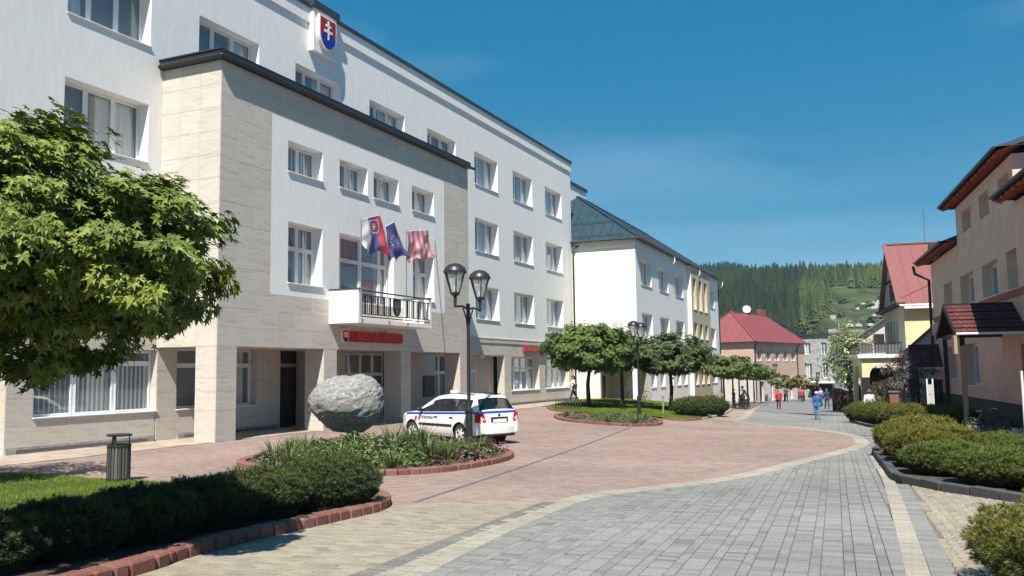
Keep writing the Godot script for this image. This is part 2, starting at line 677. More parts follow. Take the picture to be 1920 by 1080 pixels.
func course(items: Array, line: PackedVector2Array, offs: Array, w: float, d: float, col: Color, lift: float) -> void:
	for i in line.size() - 1:
		var a := line[i]
		var b := line[i + 1]
		var t := (b - a).normalized()
		var n := Vector2(-t.y, t.x)
		for o in offs:
			var m: Vector2 = (a + b) / 2 + n * o
			items.append([m.x, m.y, Vector3(t.x, 0, t.y), w, d, col, lift])

func ground() -> void:
	# one sheet to the horizon
	var xs := [-900.0, -500.0, -250.0, -120.0, -70.0, -45.0, -34.0]
	for i in range(-29, 16): xs.append(float(i))
	xs.append_array([18.0, 24.0, 34.0, 60.0, 120.0, 250.0, 600.0])
	var zs := [60.0, 25.0, 12.0]
	for i in range(6, -131, -1): zs.append(float(i))
	zs.append_array([-134.0, -140.0, -150.0, -170.0, -200.0, -260.0, -400.0, -800.0, -1800.0])
	var st := sb()
	for i in xs.size() - 1:
		for j in zs.size() - 1:
			quad(st, gp(xs[i], zs[j], -0.012), gp(xs[i + 1], zs[j], -0.012), gp(xs[i + 1], zs[j + 1], -0.012), gp(xs[i], zs[j + 1], -0.012))
	struct("ground", st, M["bed_sand"], "sandy ground under the paving and out to the hills")
	cream_line = smooth_line(V([-3.9, -1.0, -4.05, -4.0, -4.19, -6.86, -4.36, -8.21, -4.54, -9.97, -4.69, -12.23, -4.56, -13.46, -4.08, -14.6, -3.5, -15.9, -2.9, -18.15, -2.28, -22.34, -1.67, -26.2, -1.45, -29.8, -1.9, -34.4, -2.85, -37.9, -5.58, -43.1, -8.0, -45.7, -8.6, -51.2, -10.4, -65.0, -12.6, -80.0, -15.1, -103.0]), 0.1)
	P_street = cream_line.duplicate()
	P_street.append_array(V([-10.5, -128.0, -6.5, -90.0, -3.3, -62.0, 0.5, -62.0, 2.6, -40.0, 2.6, -24.0, -0.9, -25.2, -0.56, -18.0, -0.3, -12.7, -0.1, -8.6, 0.1, -4.0, 0.25, -1.0]))
	P_lawn_a = V([-8.6, -11.95, -12.4, -12.6, -18.2, -13.1, -19.0, -13.1, -19.0, -1.0, -7.8, -1.0, -7.7, -11.8])
	P_lawn_b = V([-18.6, -46.2, -17.4, -43.9, -15.6, -42.6, -11.6, -43.3, -10.1, -42.5, -9.8, -48.0, -10.2, -54.0, -11.0, -60.0, -16.4, -62.4, -20.5, -59.6, -20.5, -55.0])
	P_bed_a = smooth_line(V([-14.6, -17.2, -13.9, -15.9, -12.9, -15.2, -11.6, -14.66, -10.24, -14.76, -9.2, -15.3, -8.7, -16.6, -8.72, -18.5, -9.2, -20.3, -10.4, -21.7, -12.2, -22.0, -14.0, -21.4, -15.0, -20.2, -15.1, -18.6]), 0.24, true)
	P_bed_b = smooth_line(V([-15.7, -40.5, -15.28, -39.0, -14.0, -36.9, -12.2, -36.0, -10.8, -35.8, -10.1, -37.2, -10.3, -39.2, -11.4, -41.9, -14.0, -42.4]), 0.24, true)
	P_hedge_l = V([-6.2, -1.0, -6.3, -3.0, -6.45, -5.9, -6.65, -6.7, -6.77, -8.0, -6.76, -9.6, -6.8, -10.5, -7.15, -11.25, -7.7, -11.8, -9.2, -11.9, -9.2, -1.0])
	P_bed_r = V([-0.91, -25.76, -0.36, -17.9, -0.26, -17.5, 0.01, -16.85, 0.35, -16.1, 0.78, -15.55, 1.21, -15.0, 2.6, -13.3, 5.5, -10.5, 8.0, -10.5, 8.0, -28.0, 1.0, -29.0])
	P_bed_far = V([-3.4, -60.0, -2.53, -48.2, -1.52, -42.8, -0.63, -41.2, 1.6, -39.2, 5.0, -36.0, 6.0, -33.0, 3.2, -33.5, 1.1, -50.0, -0.6, -54.0, -2.0, -60.0])
	var grey := []
	var cg := L(0.282, 0.278, 0.270)
	var t := -8.0
	var wide := true
	var k := 0
	while t < 4.0:
		var w := 0.2 if wide else 0.1
		var dl := 0.1 if wide else 0.2
		var s := 2.0 + (0.05 if k % 2 else 0.0)
		while s < 64.0:
			var p := AR * (t + w / 2) + AX * s
			if in_poly(Vector2(p.x, p.z), P_street) and not in_poly(Vector2(p.x, p.z), P_bed_r):
				grey.append([p.x, p.z, AX, w - 0.0055, dl - 0.0035, cg, 0.0])
			s += dl
		t += w
		k += 1
		wide = not wide
	# a band of grey beside the cream one, and one by the bed of hedges
	var side := smooth_line(V([0.16, -3.0, -0.02, -8.7, -0.2, -12.7, -0.42, -17.2, -0.98, -25.2]), 0.1)
	lay("street_paving", "grey block paving of the street laid in lengthwise strips", grey, 300)
	var tan_col := L(0.385, 0.335, 0.26)
	var cream := []
	var cc := L(0.42, 0.385, 0.315)
	course(cream, cream_line, [-0.1, 0.1], 0.196, 0.097, cc, 0.004)
	course(cream, side, [0.0], 0.205, 0.097, cc, 0.004)
	lay("cream_paving_strip", "cream block strip curving along the edge of the grey street", cream, 160)
	var gb := []
	var gl := smooth_line(V([-4.35, -2.0, -4.47, -6.7, -4.65, -8.84, -4.9, -12.2]), 0.1)
	course(gb, gl, [0.0], 0.22, 0.098, L(0.22, 0.21, 0.195), 0.005)
	var gr := smooth_line(V([0.37, -3.0, 0.19, -8.7, 0.0, -12.7, -0.2, -16.9]), 0.1)
	course(gb, gr, [0.0], 0.206, 0.097, cg, 0.003)
	lay("grey_paving_band", "narrow grey band of blocks beside the cream strip", gb, 100)
	var tan := []
	var red := []
	var walk := []
	var pale := []
	var cr := L(0.345, 0.25, 0.215)
	var row := 0
	var s := 1.0
	while s < 62.0:
		var u := -19.6 + (0.1 if row % 2 else 0.0)
		while u < 2.5:
			var p := AR * u + AX * s
			var q := Vector2(p.x, p.z)
			u += 0.2
			if p.x < -19.45 or p.x > -1.2 or in_poly(q, P_street): continue
			if in_poly(q, P_bed_a) or in_poly(q, P_bed_b) or in_poly(q, P_lawn_a) or in_poly(q, P_lawn_b) or in_poly(q, P_hedge_l): continue
			if p.x > -3.0 and p.z > -15.0: continue
			var zb := -11.0 - (p.x + 7.0) * 0.75
			if p.x > -9.0 and p.z > zb: tan.append([p.x, p.z, AX, 0.195, 0.096, tan_col, 0.0])
			elif p.x > -9.0 and p.z > zb - 0.5 and rng.randf() < (p.z - zb + 0.5) * 1.6: tan.append([p.x, p.z, AX, 0.195, 0.096, tan_col, 0.0])
			elif p.z < -46.0 and p.x > -10.8: walk.append([p.x, p.z, AX, 0.195, 0.096, L(0.39, 0.30, 0.235), 0.0])
			else: red.append([p.x, p.z, AX, 0.195, 0.096, cr, 0.0])
		s += 0.1
		row += 1
	lay("tan_paving", "tan block paving between the brick hedge kerb and the cream strip", tan, 200)
	lay("red_paving", "faded red block paving of the square before the town hall", red, 300)
	lay("pink_walk_paving", "pinkish block paving of the tree lined walk", walk, 0)
	var rt := []
	for i in range(-8, 70):
		for j in range(0, 90):
			var p := AR * (0.1 + i * 0.1) + AX * (3.0 + j * 0.2 + (i % 2) * 0.1)
			var q := Vector2(p.x, p.z)
			if p.x < 0.31 - (p.z + 8.79) * -0.045 or in_poly(q, P_bed_r) or in_poly(q, P_street): continue
			rt.append([p.x, p.z, AX + AR * 0.12, 0.09, 0.192, L(0.375, 0.325, 0.25), 0.0])
	lay("tan_corner_paving", "tan block paving in the corner before the kerbed hedge bed", rt, 150)
	var z := -7.0
	while z > -60.0:
		var x := -21.9
		while x < -19.5:
			if not (x < -20.4 and z < -55.5):
				pale.append([x, z, Vector3.FORWARD, 0.292, 0.292, L(0.50, 0.40, 0.335), 0.002])
			x += 0.3
		z -= 0.3
	lay("pale_paving", "pale pinkish slab walk along the foot of the town hall", pale, 100)
	# beyond the blocks: sheets
	st = sb()
	drape(st, V([-8.6, -64.0, -2.0, -64.0, -2.0, -62.0, -3.4, -62.0, -6.5, -90.0, -10.0, -128.0, -18.0, -135.0, -18.5, -128.0, -15.1, -103.0, -12.6, -80.0, -10.3, -63.9]), 0.012, 4.0)
	struct("far_street", st, mat("far_grey", L(0.25, 0.25, 0.252), 0.9, T["mottle"], 1.0), "grey paving of the street going on downhill")
	st = sb()
	drape(st, V([-10.5, -62.1, -10.6, -64.0, -12.9, -80.0, -15.5, -103.0, -18.9, -128.0, -24.0, -128.0, -20.0, -75.0, -16.9, -62.1]), 0.010, 4.0)
	struct("far_walk", st, mat("far_pink", L(0.38, 0.30, 0.245), 0.9, T["mottle"], 1.0), "pinkish tree walk going on downhill")
	# the slot drain across the square and two small gratings
	var dr := thing("slot_drain", "long dark slot drain running across the red paving", "drain", gp(-6.75, -11.44))
	org = dr.position
	var a := Vector2(-6.75, -11.44)
	var b := Vector2(-10.55, -35.4)
	for i in 48:
		var p := a.lerp(b, i / 48.0)
		var q := a.lerp(b, (i + 0.985) / 48.0)
		st = sb()
		bar(st, gp(p.x, p.y, 0.0), gp(q.x, q.y, 0.0), 0.075, 0.036)
		obj(dr, "drain_cover", st, M["deadgrey"])
	for i in 2:
		var g := thing("drain_grating", ["dark slot grating in grey paving nearer to the far hedge", "dark slot grating in grey paving, the one nearer to the big hedge"][i], "drain", gp([-1.9, -1.5][i], [-37.2, -35.0][i]), 0.04, "slot gratings in the street")
		org = Vector3.ZERO
		st = sb()
		for e in [-0.06, 0.06]: bx(st, -0.42, 0.42, -0.01, 0.018, e - 0.01, e + 0.01)
		obj(g, "rim", st, M["black_metal"])
		for n in 12:
			st = sb()
			bx(st, -0.40 + n * 0.07, -0.37 + n * 0.07, -0.01, 0.014, -0.05, 0.05)
			obj(g, "bar", st, M["black_metal"])
	org = Vector3.ZERO

# ---------------------------------------------------------------- windows and cladding
func frame_mesh(w: float, h: float, cols: Array, tr: float, fw := 0.06) -> ArrayMesh:
	var key := "fr%.2f_%.2f_%s_%.2f" % [w, h, cols, tr]
	if cache.has(key): return cache[key]
	var o := org
	org = Vector3.ZERO
	var st := sb()
	bx(st, 0, fw, 0, h, -0.04, 0.04)
	bx(st, w - fw, w, 0, h, -0.04, 0.04)
	bx(st, fw, w - fw, 0, fw, -0.038, 0.038)
	bx(st, fw, w - fw, h - fw, h, -0.038, 0.038)
	var x := 0.0
	for i in cols.size():
		var x1: float = x + cols[i] * w
		if i < cols.size() - 1: bx(st, x1 - fw * 0.8, x1 + fw * 0.8, fw, h - fw, -0.036, 0.046)
		x = x1
	if tr > 0.0: bx(st, fw, w - fw, tr - fw * 0.7, tr + fw * 0.7, -0.034, 0.042)
	org = o
	cache[key] = st.commit()
	return cache[key]

func rect_mesh(w: float, h: float) -> ArrayMesh:
	var key := "rc%.3f_%.3f" % [w, h]
	if cache.has(key): return cache[key]
	var o := org
	org = Vector3.ZERO
	var st := sb()
	quad(st, Vector3.ZERO, Vector3(w, 0, 0), Vector3(w, h, 0), Vector3(0, h, 0))
	org = o
	cache[key] = st.commit()
	return cache[key]

func pane_mesh(w: float, h: float) -> ArrayMesh:      # double glazing: two sheets
	var key := "pn%.3f_%.3f" % [w, h]
	if cache.has(key): return cache[key]
	var o := org
	org = Vector3.ZERO
	var st := sb()
	for z in [0.008, -0.008]: quad(st, Vector3(0, 0, z), Vector3(w, 0, z), Vector3(w, h, z), Vector3(0, h, z))
	org = o
	cache[key] = st.commit()
	return cache[key]

func drape_mesh(w: float, h: float, n: int, amp: float) -> ArrayMesh:
	var key := "cu%.2f_%.2f_%d" % [w, h, n]
	if cache.has(key): return cache[key]
	var o := org
	org = Vector3.ZERO
	var st := sb()
	var k := n * 6
	for i in k:
		var a := w * i / k
		var b := w * (i + 1) / k
		var za := sin(TAU * i / 6.0) * amp + sin(i * 0.37) * amp * 0.5
		var zb := sin(TAU * (i + 1) / 6.0) * amp + sin((i + 1) * 0.37) * amp * 0.5
		quad(st, Vector3(a, 0, za), Vector3(b, 0, zb), Vector3(b, h, zb), Vector3(a, h, za))
	org = o
	cache[key] = st.commit()
	return cache[key]

func win(parent: Node3D, o: Vector3, U: Vector3, w: float, h: float, depth: float, s: Dictionary) -> Node3D:
	# o: lower corner of the opening on the wall face; s: cols, tr, curtain (from, to), frame, sill, dark
	var N := U.cross(UP)
	var xf := Transform3D(Basis(U, UP, N), o - N * depth - org)
	var cols: Array = s.get("cols", [0.5, 0.5])
	var tr: float = s.get("tr", 0.0)
	var f := mi(parent, s.get("name", "window"), frame_mesh(w, h, cols, tr), M[s.get("frame", "frame_white")], xf)
	var x := 0.0
	var ys := [[0.05, h - 0.05]] if tr <= 0.0 else [[0.05, tr - 0.03], [tr + 0.03, h - 0.05]]
	for i in cols.size():
		var x1: float = x + cols[i] * w
		for y in ys:
			var l := x + (0.055 if i == 0 else 0.045)
			var r := x1 - (0.055 if i == cols.size() - 1 else 0.045)
			mi(f, "pane", pane_mesh(r - l, y[1] - y[0]), M["glass"], Transform3D(Basis(), Vector3(l, y[0], 0)))
			if s.get("sash", true) and w > 1.2:
				var key := "sash%.2f_%.2f" % [r - l, y[1] - y[0]]
				if not cache.has(key):
					var so := org
					org = Vector3.ZERO
					var st := sb()
					var a: float = r - l
					var b: float = y[1] - y[0]
					bx(st, 0, 0.045, 0, b, 0.01, 0.055)
					bx(st, a - 0.045, a, 0, b, 0.01, 0.055)
					bx(st, 0.045, a - 0.045, 0, 0.045, 0.011, 0.054)
					bx(st, 0.045, a - 0.045, b - 0.045, b, 0.011, 0.054)
					org = so
					cache[key] = st.commit()
				mi(f, "sash", cache[key], M[s.get("frame", "frame_white")], Transform3D(Basis(), Vector3(l, y[0], 0)))
		x = x1
	if s.has("curtain"):
		var c = s["curtain"]
		mi(f, "curtain", drape_mesh(w * (c[1] - c[0]), h - 0.06, maxi(4, int(w * (c[1] - c[0]) * 6)), 0.025), M["curtain"], Transform3D(Basis(), Vector3(w * c[0], 0.03, -0.16)))
	if s.get("sill", true):
		var key := "sill%.2f_%.2f" % [w, depth]
		if not cache.has(key):
			var so := org
			org = Vector3.ZERO
			var st := sb()
			bx(st, -0.02, w + 0.02, -0.012, 0.022, 0.03, depth + 0.055, 0.006)
			org = so
			cache[key] = st.commit()
		mi(f, "sill", cache[key], M[s.get("sillmat", "frame_white")])
	return f

var TH: Node3D
var slab_count := {}
func slabs(parent: Node3D, o: Vector3, U: Vector3, w: float, h: float, nw: float, nh: float, t := 0.03) -> void:
	# cladding slabs before the plane o, U: each its own part until there are 300 on the thing, then one joined part
	var N := U.cross(UP)
	var ni := maxi(1, roundi(w / nw))
	var nj := maxi(1, roundi(h / nh))
	var sw := w / ni
	var sh := h / nj
	var root := parent
	while root.get_parent() != self: root = root.get_parent()
	var rest: SurfaceTool = null
	for j in nj:
		for i in ni:
			var at := o + U * (i * sw) + UP * (j * sh)
			if slab_count.get(root, 0) < 300:
				slab_count[root] = slab_count.get(root, 0) + 1
				var v := rng.randi() % 5
				var key := "slab%.2f_%.2f_%d" % [sw, sh, v]
				if not cache.has(key):
					var so := org
					org = Vector3.ZERO
					uvo = Vector2(v * 0.77, v * 1.31)
					var st := sb()
					box(st, Vector3(sw / 2, sh / 2, t / 2), Vector3(sw - 0.005, sh - 0.005, t), Basis(), 0.003)
					uvo = Vector2.ZERO
					org = so
					cache[key] = st.commit()
				var m := mi(parent, "stone_slab", cache[key], null, Transform3D(Basis(U, UP, N), at - org + N * rng.randf_range(-0.002, 0.001)))
				m.material_override = M["stone_%d" % (rng.randi() % 3)]
			else:
				if rest == null: rest = sb()
				uvo = Vector2(rng.randf() * 3.0, rng.randf() * 3.0)
				box(rest, at + U * sw / 2 + UP * sh / 2 + N * t / 2, Vector3(sw - 0.005, sh - 0.005, t), Basis(U, UP, N))
				uvo = Vector2.ZERO
	if rest != null:
		obj(parent, "stone_cladding", rest, M["stone_0"]).set_meta("kind", "stuff")

# ---------------------------------------------------------------- the town hall
func town_hall() -> void:
	var base := -0.45
	var t := thing("town_hall", "long white four storey town hall with stone clad porch and flat roof", "town hall", Vector3(-22, base, -38))
	TH = t
	org = t.position
	var U := Vector3.FORWARD
	var X := -22.0
	var Z0 := -6.0
	var Z1 := -59.9
	var cols := [-17.48, -22.73, -28.03, -33.4, -38.75, -44.15, -49.5, -54.86]
	var rows := [[4.57, 6.5], [8.44, 10.36], [12.28, 14.17]]
	# upper wall
	var holes := []
	for z in cols:
		for r in rows:
			if r[0] < 11.5 and z < -20.0 and z > -43.0: continue
			holes.append(Rect2(Z0 - z, r[0] - 3.5, 3.12, r[1] - r[0]))
	var st := sb()
	wall(st, Vector3(X, 3.5, Z0), U, Z0 - Z1, 12.63, holes, 0.45)
	quad(st, Vector3(-36, base - 1.2, Z1), Vector3(-36, 16.9, Z1), Vector3(X, 16.9, Z1), Vector3(X, base - 1.2, Z1))
	quad(st, Vector3(-36, base, Z0), Vector3(X, base, Z0), Vector3(X, 16.9, Z0), Vector3(-36, 16.9, Z0))
	quad(st, Vector3(-36, 16.6, Z0), Vector3(X, 16.6, Z0), Vector3(X, 16.6, Z1), Vector3(-36, 16.6, Z1))
	quad(st, Vector3(-36, base, Z1), Vector3(-36, base, Z0), Vector3(-36, 16.6, Z0), Vector3(-36, 16.6, Z1))
	obj(t, "wall", st, M["white_plaster"])
	st = sb()
	bx(st, X - 0.3, X + 0.08, 16.13, 16.76, Z1 - 0.003, Z0)
	obj(t, "parapet", st, M["white_plaster"])
	st = sb()
	bx(st, X - 0.4, X + 0.15, 16.76, 16.93, Z1 - 0.06, Z0, 0.01)
	obj(t, "parapet_cap", st, M["navy"])
	st = sb()
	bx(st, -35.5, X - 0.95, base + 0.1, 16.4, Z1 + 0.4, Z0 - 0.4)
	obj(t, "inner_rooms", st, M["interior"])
	# windows of the white wall
	var n := 0
	for z in cols:
		for r in rows:
			if r[0] < 11.5 and z < -20.0 and z > -43.0: continue
			n += 1
			var s := {"cols": [0.335, 0.33, 0.335], "curtain": [[0.66, 1.0], [0.60, 1.0], [0.5, 0.97], [0.0, 0.3]][n % 4]}
			if z < -43.0:
				s = {"cols": [0.36, 0.34, 0.30], "curtain": [rng.randf_range(0.25, 0.62), 1.0] if r[0] > 5.0 else [0.0, 1.0] if n % 2 else [0.34, 1.0]}
			win(t, Vector3(X, r[0], z), U, 3.12, r[1] - r[0], 0.45, s)
	# stone ground floor
	holes = []
	var gf := [[-11.6, -16.02, base, 2.5], [-16.85, -21.2, 0.5, 2.44], [-22.05, -25.97, 0.5, 2.55], [-27.3, -28.87, base, 2.56], [-31.6, -35.6, base, 2.54], [-39.5, -41.6, base, 2.55], [-43.5, -47.9, base, 2.5], [-48.89, -53.36, 0.43, 2.51], [-54.4, -58.9, 0.43, 2.46]]
	for g in gf: holes.append(Rect2(Z0 - g[0], g[2] - base, g[0] - g[1], g[3] - g[2]))
	st = sb()
	wall(st, Vector3(X - 0.03, base, Z0), U, Z0 - Z1, 3.5 - base, holes, 0.45)
	var mj := mat("stone_reveal", L(0.615, 0.59, 0.555), 0.8, T["travertine"], 2.4)
	obj(t, "stone_wall", st, mj)
	st = sb()
	bx(st, X - 0.03, X + 0.05, 3.5, 3.56, Z1, Z0)
	bx(st, X - 0.03, X + 0.035, 3.27, 3.5, Z1, Z0)
	obj(t, "stone_band", st, M["stone_1"])
	# plinth strip with its ventilation slots
	var pz := [[-16.05, -21.1], [-48.0, -59.9], [-22.1, -27.2]]
	for p in pz:
		st = sb()
		bx(st, X - 0.01, X + 0.045, base - 0.1, base + 0.2, p[1], p[0])
		obj(t, "plinth", st, M["concrete"])
		st = sb()
		bx(st, X + 0.045, X + 0.05, base + 0.05, base + 0.13, p[1] + 0.25, p[0] - 0.3)
		obj(t, "vent_strip", st, M["deadgrey"])
	# the porch: front at x = -19.5
	var F := -19.5
	var Pa := -21.15
	var Pb := -38.38
	st = sb()
	var jf := F - 0.03
	for q in [[Pa, Pb, 10.6, 11.7], [Pa, -23.6, 4.34, 10.6], [-35.88, Pb, 4.34, 10.6], [Pa, Pb, 2.52, 4.34]]:
		quad(st, Vector3(jf, q[2], q[0]), Vector3(jf, q[2], q[1]), Vector3(jf, q[3], q[1]), Vector3(jf, q[3], q[0]))
	quad(st, Vector3(X, 2.52, Pa - 0.03), Vector3(jf, 2.52, Pa - 0.03), Vector3(jf, 11.7, Pa - 0.03), Vector3(X, 11.7, Pa - 0.03))
	quad(st, Vector3(jf, 2.52, Pb), Vector3(X, 2.52, Pb), Vector3(X, 11.7, Pb), Vector3(jf, 11.7, Pb))
	quad(st, Vector3(X, 11.72, Pa), Vector3(jf, 11.72, Pa), Vector3(jf, 11.72, Pb), Vector3(X, 11.72, Pb))
	obj(t, "porch_body", st, mj)
	st = sb()
	quad(st, Vector3(X, 2.52, Pa), Vector3(X, 2.52, Pb), Vector3(F, 2.52, Pb), Vector3(F, 2.52, Pa))
	obj(t, "porch_ceiling", st, M["stone_1"])
	st = sb()
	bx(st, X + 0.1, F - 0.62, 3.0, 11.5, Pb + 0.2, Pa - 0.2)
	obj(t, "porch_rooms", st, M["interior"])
	# the white panel with its windows
	st = sb()
	var w3 := [[-24.5, -26.52], [-27.58, -29.5], [-29.94, -31.88], [-32.98, -34.95]]
	var ph := []
	for w in w3: ph.append(Rect2(-23.6 - w[0], 8.7 - 4.34, w[0] - w[1], 1.12))
	ph.append(Rect2(-23.6 + 24.55, 4.77 - 4.34, 1.97, 2.17))
	ph.append(Rect2(-23.6 + 27.58, 4.36 - 4.34, 3.9, 2.6))
	ph.append(Rect2(-23.6 + 33.05, 4.77 - 4.34, 1.88, 2.07))
	wall(st, Vector3(F - 0.008, 4.34, -23.6), U, 12.28, 6.26, ph, 0.46)
	obj(t, "plaster_panel", st, M["white_plaster"])
	for i in 4:
		var s := {"cols": [0.5, 0.5], "curtain": [0.45 + 0.06 * i, 1.0]}
		var wn := win(t, Vector3(F, 8.7, w3[i][0]), U, w3[i][0] - w3[i][1], 1.12, 0.46, s)
		if i == 1 or i == 2:
			st = sb()
			var so := org
			org = Vector3.ZERO
			for e in [[0, 0.05, 0.06, 1.05], [0.88, 0.93, 0.06, 1.05], [0.05, 0.88, 0.06, 0.11], [0.05, 0.88, 1.0, 1.05]]: bx(st, e[0], e[1], e[2], e[3], 0.0, 0.045)
			org = so
			obj(wn, "tilted_sash", st, M["frame_white"], Transform3D(Basis(Vector3.RIGHT, 0.16), Vector3(0.05, 0.0, 0.03)))
	win(t, Vector3(F, 4.77, -24.55), U, 1.97, 2.17, 0.46, {"cols": [0.5, 0.5], "tr": 1.32, "curtain": [0.5, 1.0]})
	win(t, Vector3(F, 4.36, -27.58), U, 3.9, 2.6, 0.46, {"cols": [0.14, 0.36, 0.36, 0.14], "tr": 1.66, "curtain": [0.84, 1.0], "sill": false, "name": "balcony_door"})
	win(t, Vector3(F, 4.77, -33.05), U, 1.88, 2.07, 0.46, {"cols": [0.5, 0.5], "tr": 1.25, "curtain": [0.45, 1.0]})
	# slabs on the porch
	slabs(t, Vector3(jf, 10.6, Pa), U, Pa - Pb, 1.05, 0.95, 0.55)
	slabs(t, Vector3(jf, 4.34, Pa), U, Pa + 23.6, 6.26, 0.9, 0.7)
	slabs(t, Vector3(jf, 2.52, Pa), U, Pa - Pb, 1.82, 0.95, 0.62)
	slabs(t, Vector3(jf, 4.34, -35.88), U, -35.88 - Pb, 6.26, 0.9, 0.7)
	slabs(t, Vector3(X + 0.002, 2.52, Pa - 0.03), Vector3.RIGHT, F - X - 0.032, 9.13, 0.85, 0.76)
	var pil := [[-21.15, -22.05], [-26.65, -27.45], [-32.03, -32.83], [-37.4, -38.38]]
	for p in pil:
		st = sb()
		bx(st, F - 0.85, jf, base - 0.05, 2.52, p[1], p[0] - 0.03)
		var po := obj(t, "pillar", st, mj)
		slabs(po, Vector3(jf, base, p[0]), U, p[0] - p[1], 2.52 - base, 1.2, 0.99)
		slabs(po, Vector3(F - 0.85, base, p[0] - 0.03), Vector3.RIGHT, 0.82, 2.52 - base, 1.2, 0.99)
	# cladding of the ground floor wall, between the openings
	for q in [[-16.02, -16.85, base, 3.27], [-16.85, -21.15, base, 0.5], [-16.85, -21.2, 2.44, 3.27], [-11.6, -16.02, 2.5, 3.27], [-47.9, -48.89, base, 3.27], [-48.89, -58.9, base, 0.43], [-48.89, -58.9, 2.51, 3.27], [-38.4, -47.9, 2.56, 3.27], [-53.36, -54.4, 0.43, 2.51], [-41.6, -43.5, base, 2.56], [-22.05, -25.97, base, 0.5], [-25.97, -27.3, base, 2.52], [-21.2, -22.05, base, 2.52], [-28.87, -31.6, base, 2.52], [-35.6, -39.5, base, 2.52], [-58.9, -59.9, base, 3.27]]:
		slabs(t, Vector3(X - 0.03, q[2], q[0]), U, q[0] - q[1], q[3] - q[2], 1.1, 0.75)
	# ground floor windows and doors
	var gw := win(t, Vector3(X, 0.5, -16.85), U, 4.35, 1.94, 0.3, {"cols": [0.335, 0.33, 0.335], "tr": 1.52})
	for c in 3:
		st = sb()
		var so := org
		org = Vector3.ZERO
		for k in 8: box(st, Vector3(0.14 + c * 1.45 + k * 0.17, 0.78, -0.12), Vector3(0.125, 1.42, 0.004), Basis(UP, 0.7 if c == 0 else 0.4))
		org = so
		obj(gw, "vertical_blind", st, M["curtain"])
	win(t, Vector3(X, 0.5, -22.05), U, 3.92, 2.05, 0.35, {"cols": [0.5, 0.5], "tr": 1.46, "curtain": [0.4, 0.95]})
	for q in [[-48.89, 4.47, 2.08], [-54.4, 4.5, 2.03]]:
		win(t, Vector3(X, 0.43, q[0]), U, q[1], q[2], 0.45, {"cols": [0.28, 0.25, 0.22, 0.25], "tr": 1.38, "curtain": [0.0, 1.0]})
	# entrance doors
	var dn := win(t, Vector3(X, base, -31.6), U, 4.0, 2.99, 0.7, {"cols": [0.28, 0.24, 0.24, 0.24], "tr": 2.02, "sill": false, "name": "door"})
	st = sb()
	so_door(dn)
	win(t, Vector3(X, base, -39.5), U, 2.1, 3.0, 0.4, {"cols": [0.45, 0.55], "tr": 2.05, "sill": false, "name": "door"})
	var rd := win(t, Vector3(X - 0.65, base, -44.0), U, 1.5, 2.95, 0.1, {"cols": [1.0], "tr": 2.1, "sill": false, "name": "door", "frame": "frame_white"})
	st = sb()
	tube(st, [org + Vector3(0.25, 0.8, 0.05), org + Vector3(0.25, 0.85, 0.14), org + Vector3(0.25, 1.35, 0.14), org + Vector3(0.25, 1.4, 0.05)], [0.015], 6)
	obj(rd, "handle", st, M["steel"])
	st = sb()
	quad(st, Vector3(X - 0.72, base, -43.5), Vector3(X - 0.72, base, -47.9), Vector3(X - 0.72, 2.5, -47.9), Vector3(X - 0.72, 2.5, -43.5))
	quad(st, Vector3(X - 0.45, base, -16.02), Vector3(X - 0.45, base, -16.03), Vector3(X - 0.45, 2.5, -16.03), Vector3(X - 0.45, 2.5, -16.02))
	quad(st, Vector3(X - 0.6, base, -11.6), Vector3(X - 0.6, base, -16.02), Vector3(X - 0.6, 2.5, -16.02), Vector3(X - 0.6, 2.5, -11.6))
	obj(t, "recess_wall", st, mj)
	st = sb()
	bx(st, X - 0.9, X - 0.55, base, 2.56, -28.87, -27.3)
	obj(t, "dark_doorway", st, M["dark_room"])
	st = sb()
	bx(st, X - 0.5, X - 0.42, 1.9, 2.05, -28.86, -27.31)
	bx(st, X - 0.5, X - 0.42, base, 1.9, -27.78, -27.72)
	bx(st, X - 0.5, X - 0.42, base, 1.9, -27.36, -27.31)
	obj(t, "door_frame", st, M["grey_metal"])
	# notice board and small fittings under the porch
	st = sb()
	bx(st, X + 0.0, X + 0.07, 0.42, 1.44, -39.3, -38.2, 0.01)
	var nb := obj(t, "notice_board", st, M["black_metal"])
	st = sb()
	quad(st, Vector3(X + 0.074, 0.48, -38.25), Vector3(X + 0.074, 0.48, -39.25), Vector3(X + 0.074, 1.38, -39.25), Vector3(X + 0.074, 1.38, -38.25))
	obj(nb, "board_face", st, M["deadgrey"])
	st = sb()
	lathe(st, [Vector2(0.0, -0.1), Vector2(0.14, -0.08), Vector2(0.17, 0.0), Vector2(0.1, 0.05)], 12, Vector3(X + 0.12, 2.48, -44.6))
	obj(t, "porch_light", st, M["frame_white"])
	# eaves of the porch: fascia and half round gutter
	st = sb()
	bx(st, X, F + 0.1, 11.66, 11.94, Pa - 0.002, Pa + 0.16)
	bx(st, F, F + 0.12, 11.66, 11.96, Pb - 0.12, Pa + 0.14)
	obj(t, "fascia", st, M["black_metal"])
	st = sb()
	tube(st, [Vector3(X + 0.05, 11.72, Pa + 0.2), Vector3(F + 0.17, 11.72, Pa + 0.2), Vector3(F + 0.19, 11.72, Pa + 0.17), Vector3(F + 0.19, 11.7, Pb - 0.4)], [0.075], 8)
	obj(t, "gutter", st, M["black_metal"])
	st = sb()
	bx(st, X, F + 0.12, 11.94, 11.98, Pb - 0.1, Pa + 0.2)
	obj(t, "porch_roof", st, M["navy"])
	# the pier that carries the arms
	st = sb()
	bx(st, X, X + 0.27, 14.95, 16.76, -30.45, -28.85)
	var pr := obj(t, "shield_pier", st, M["white_plaster"])
	st = sb()
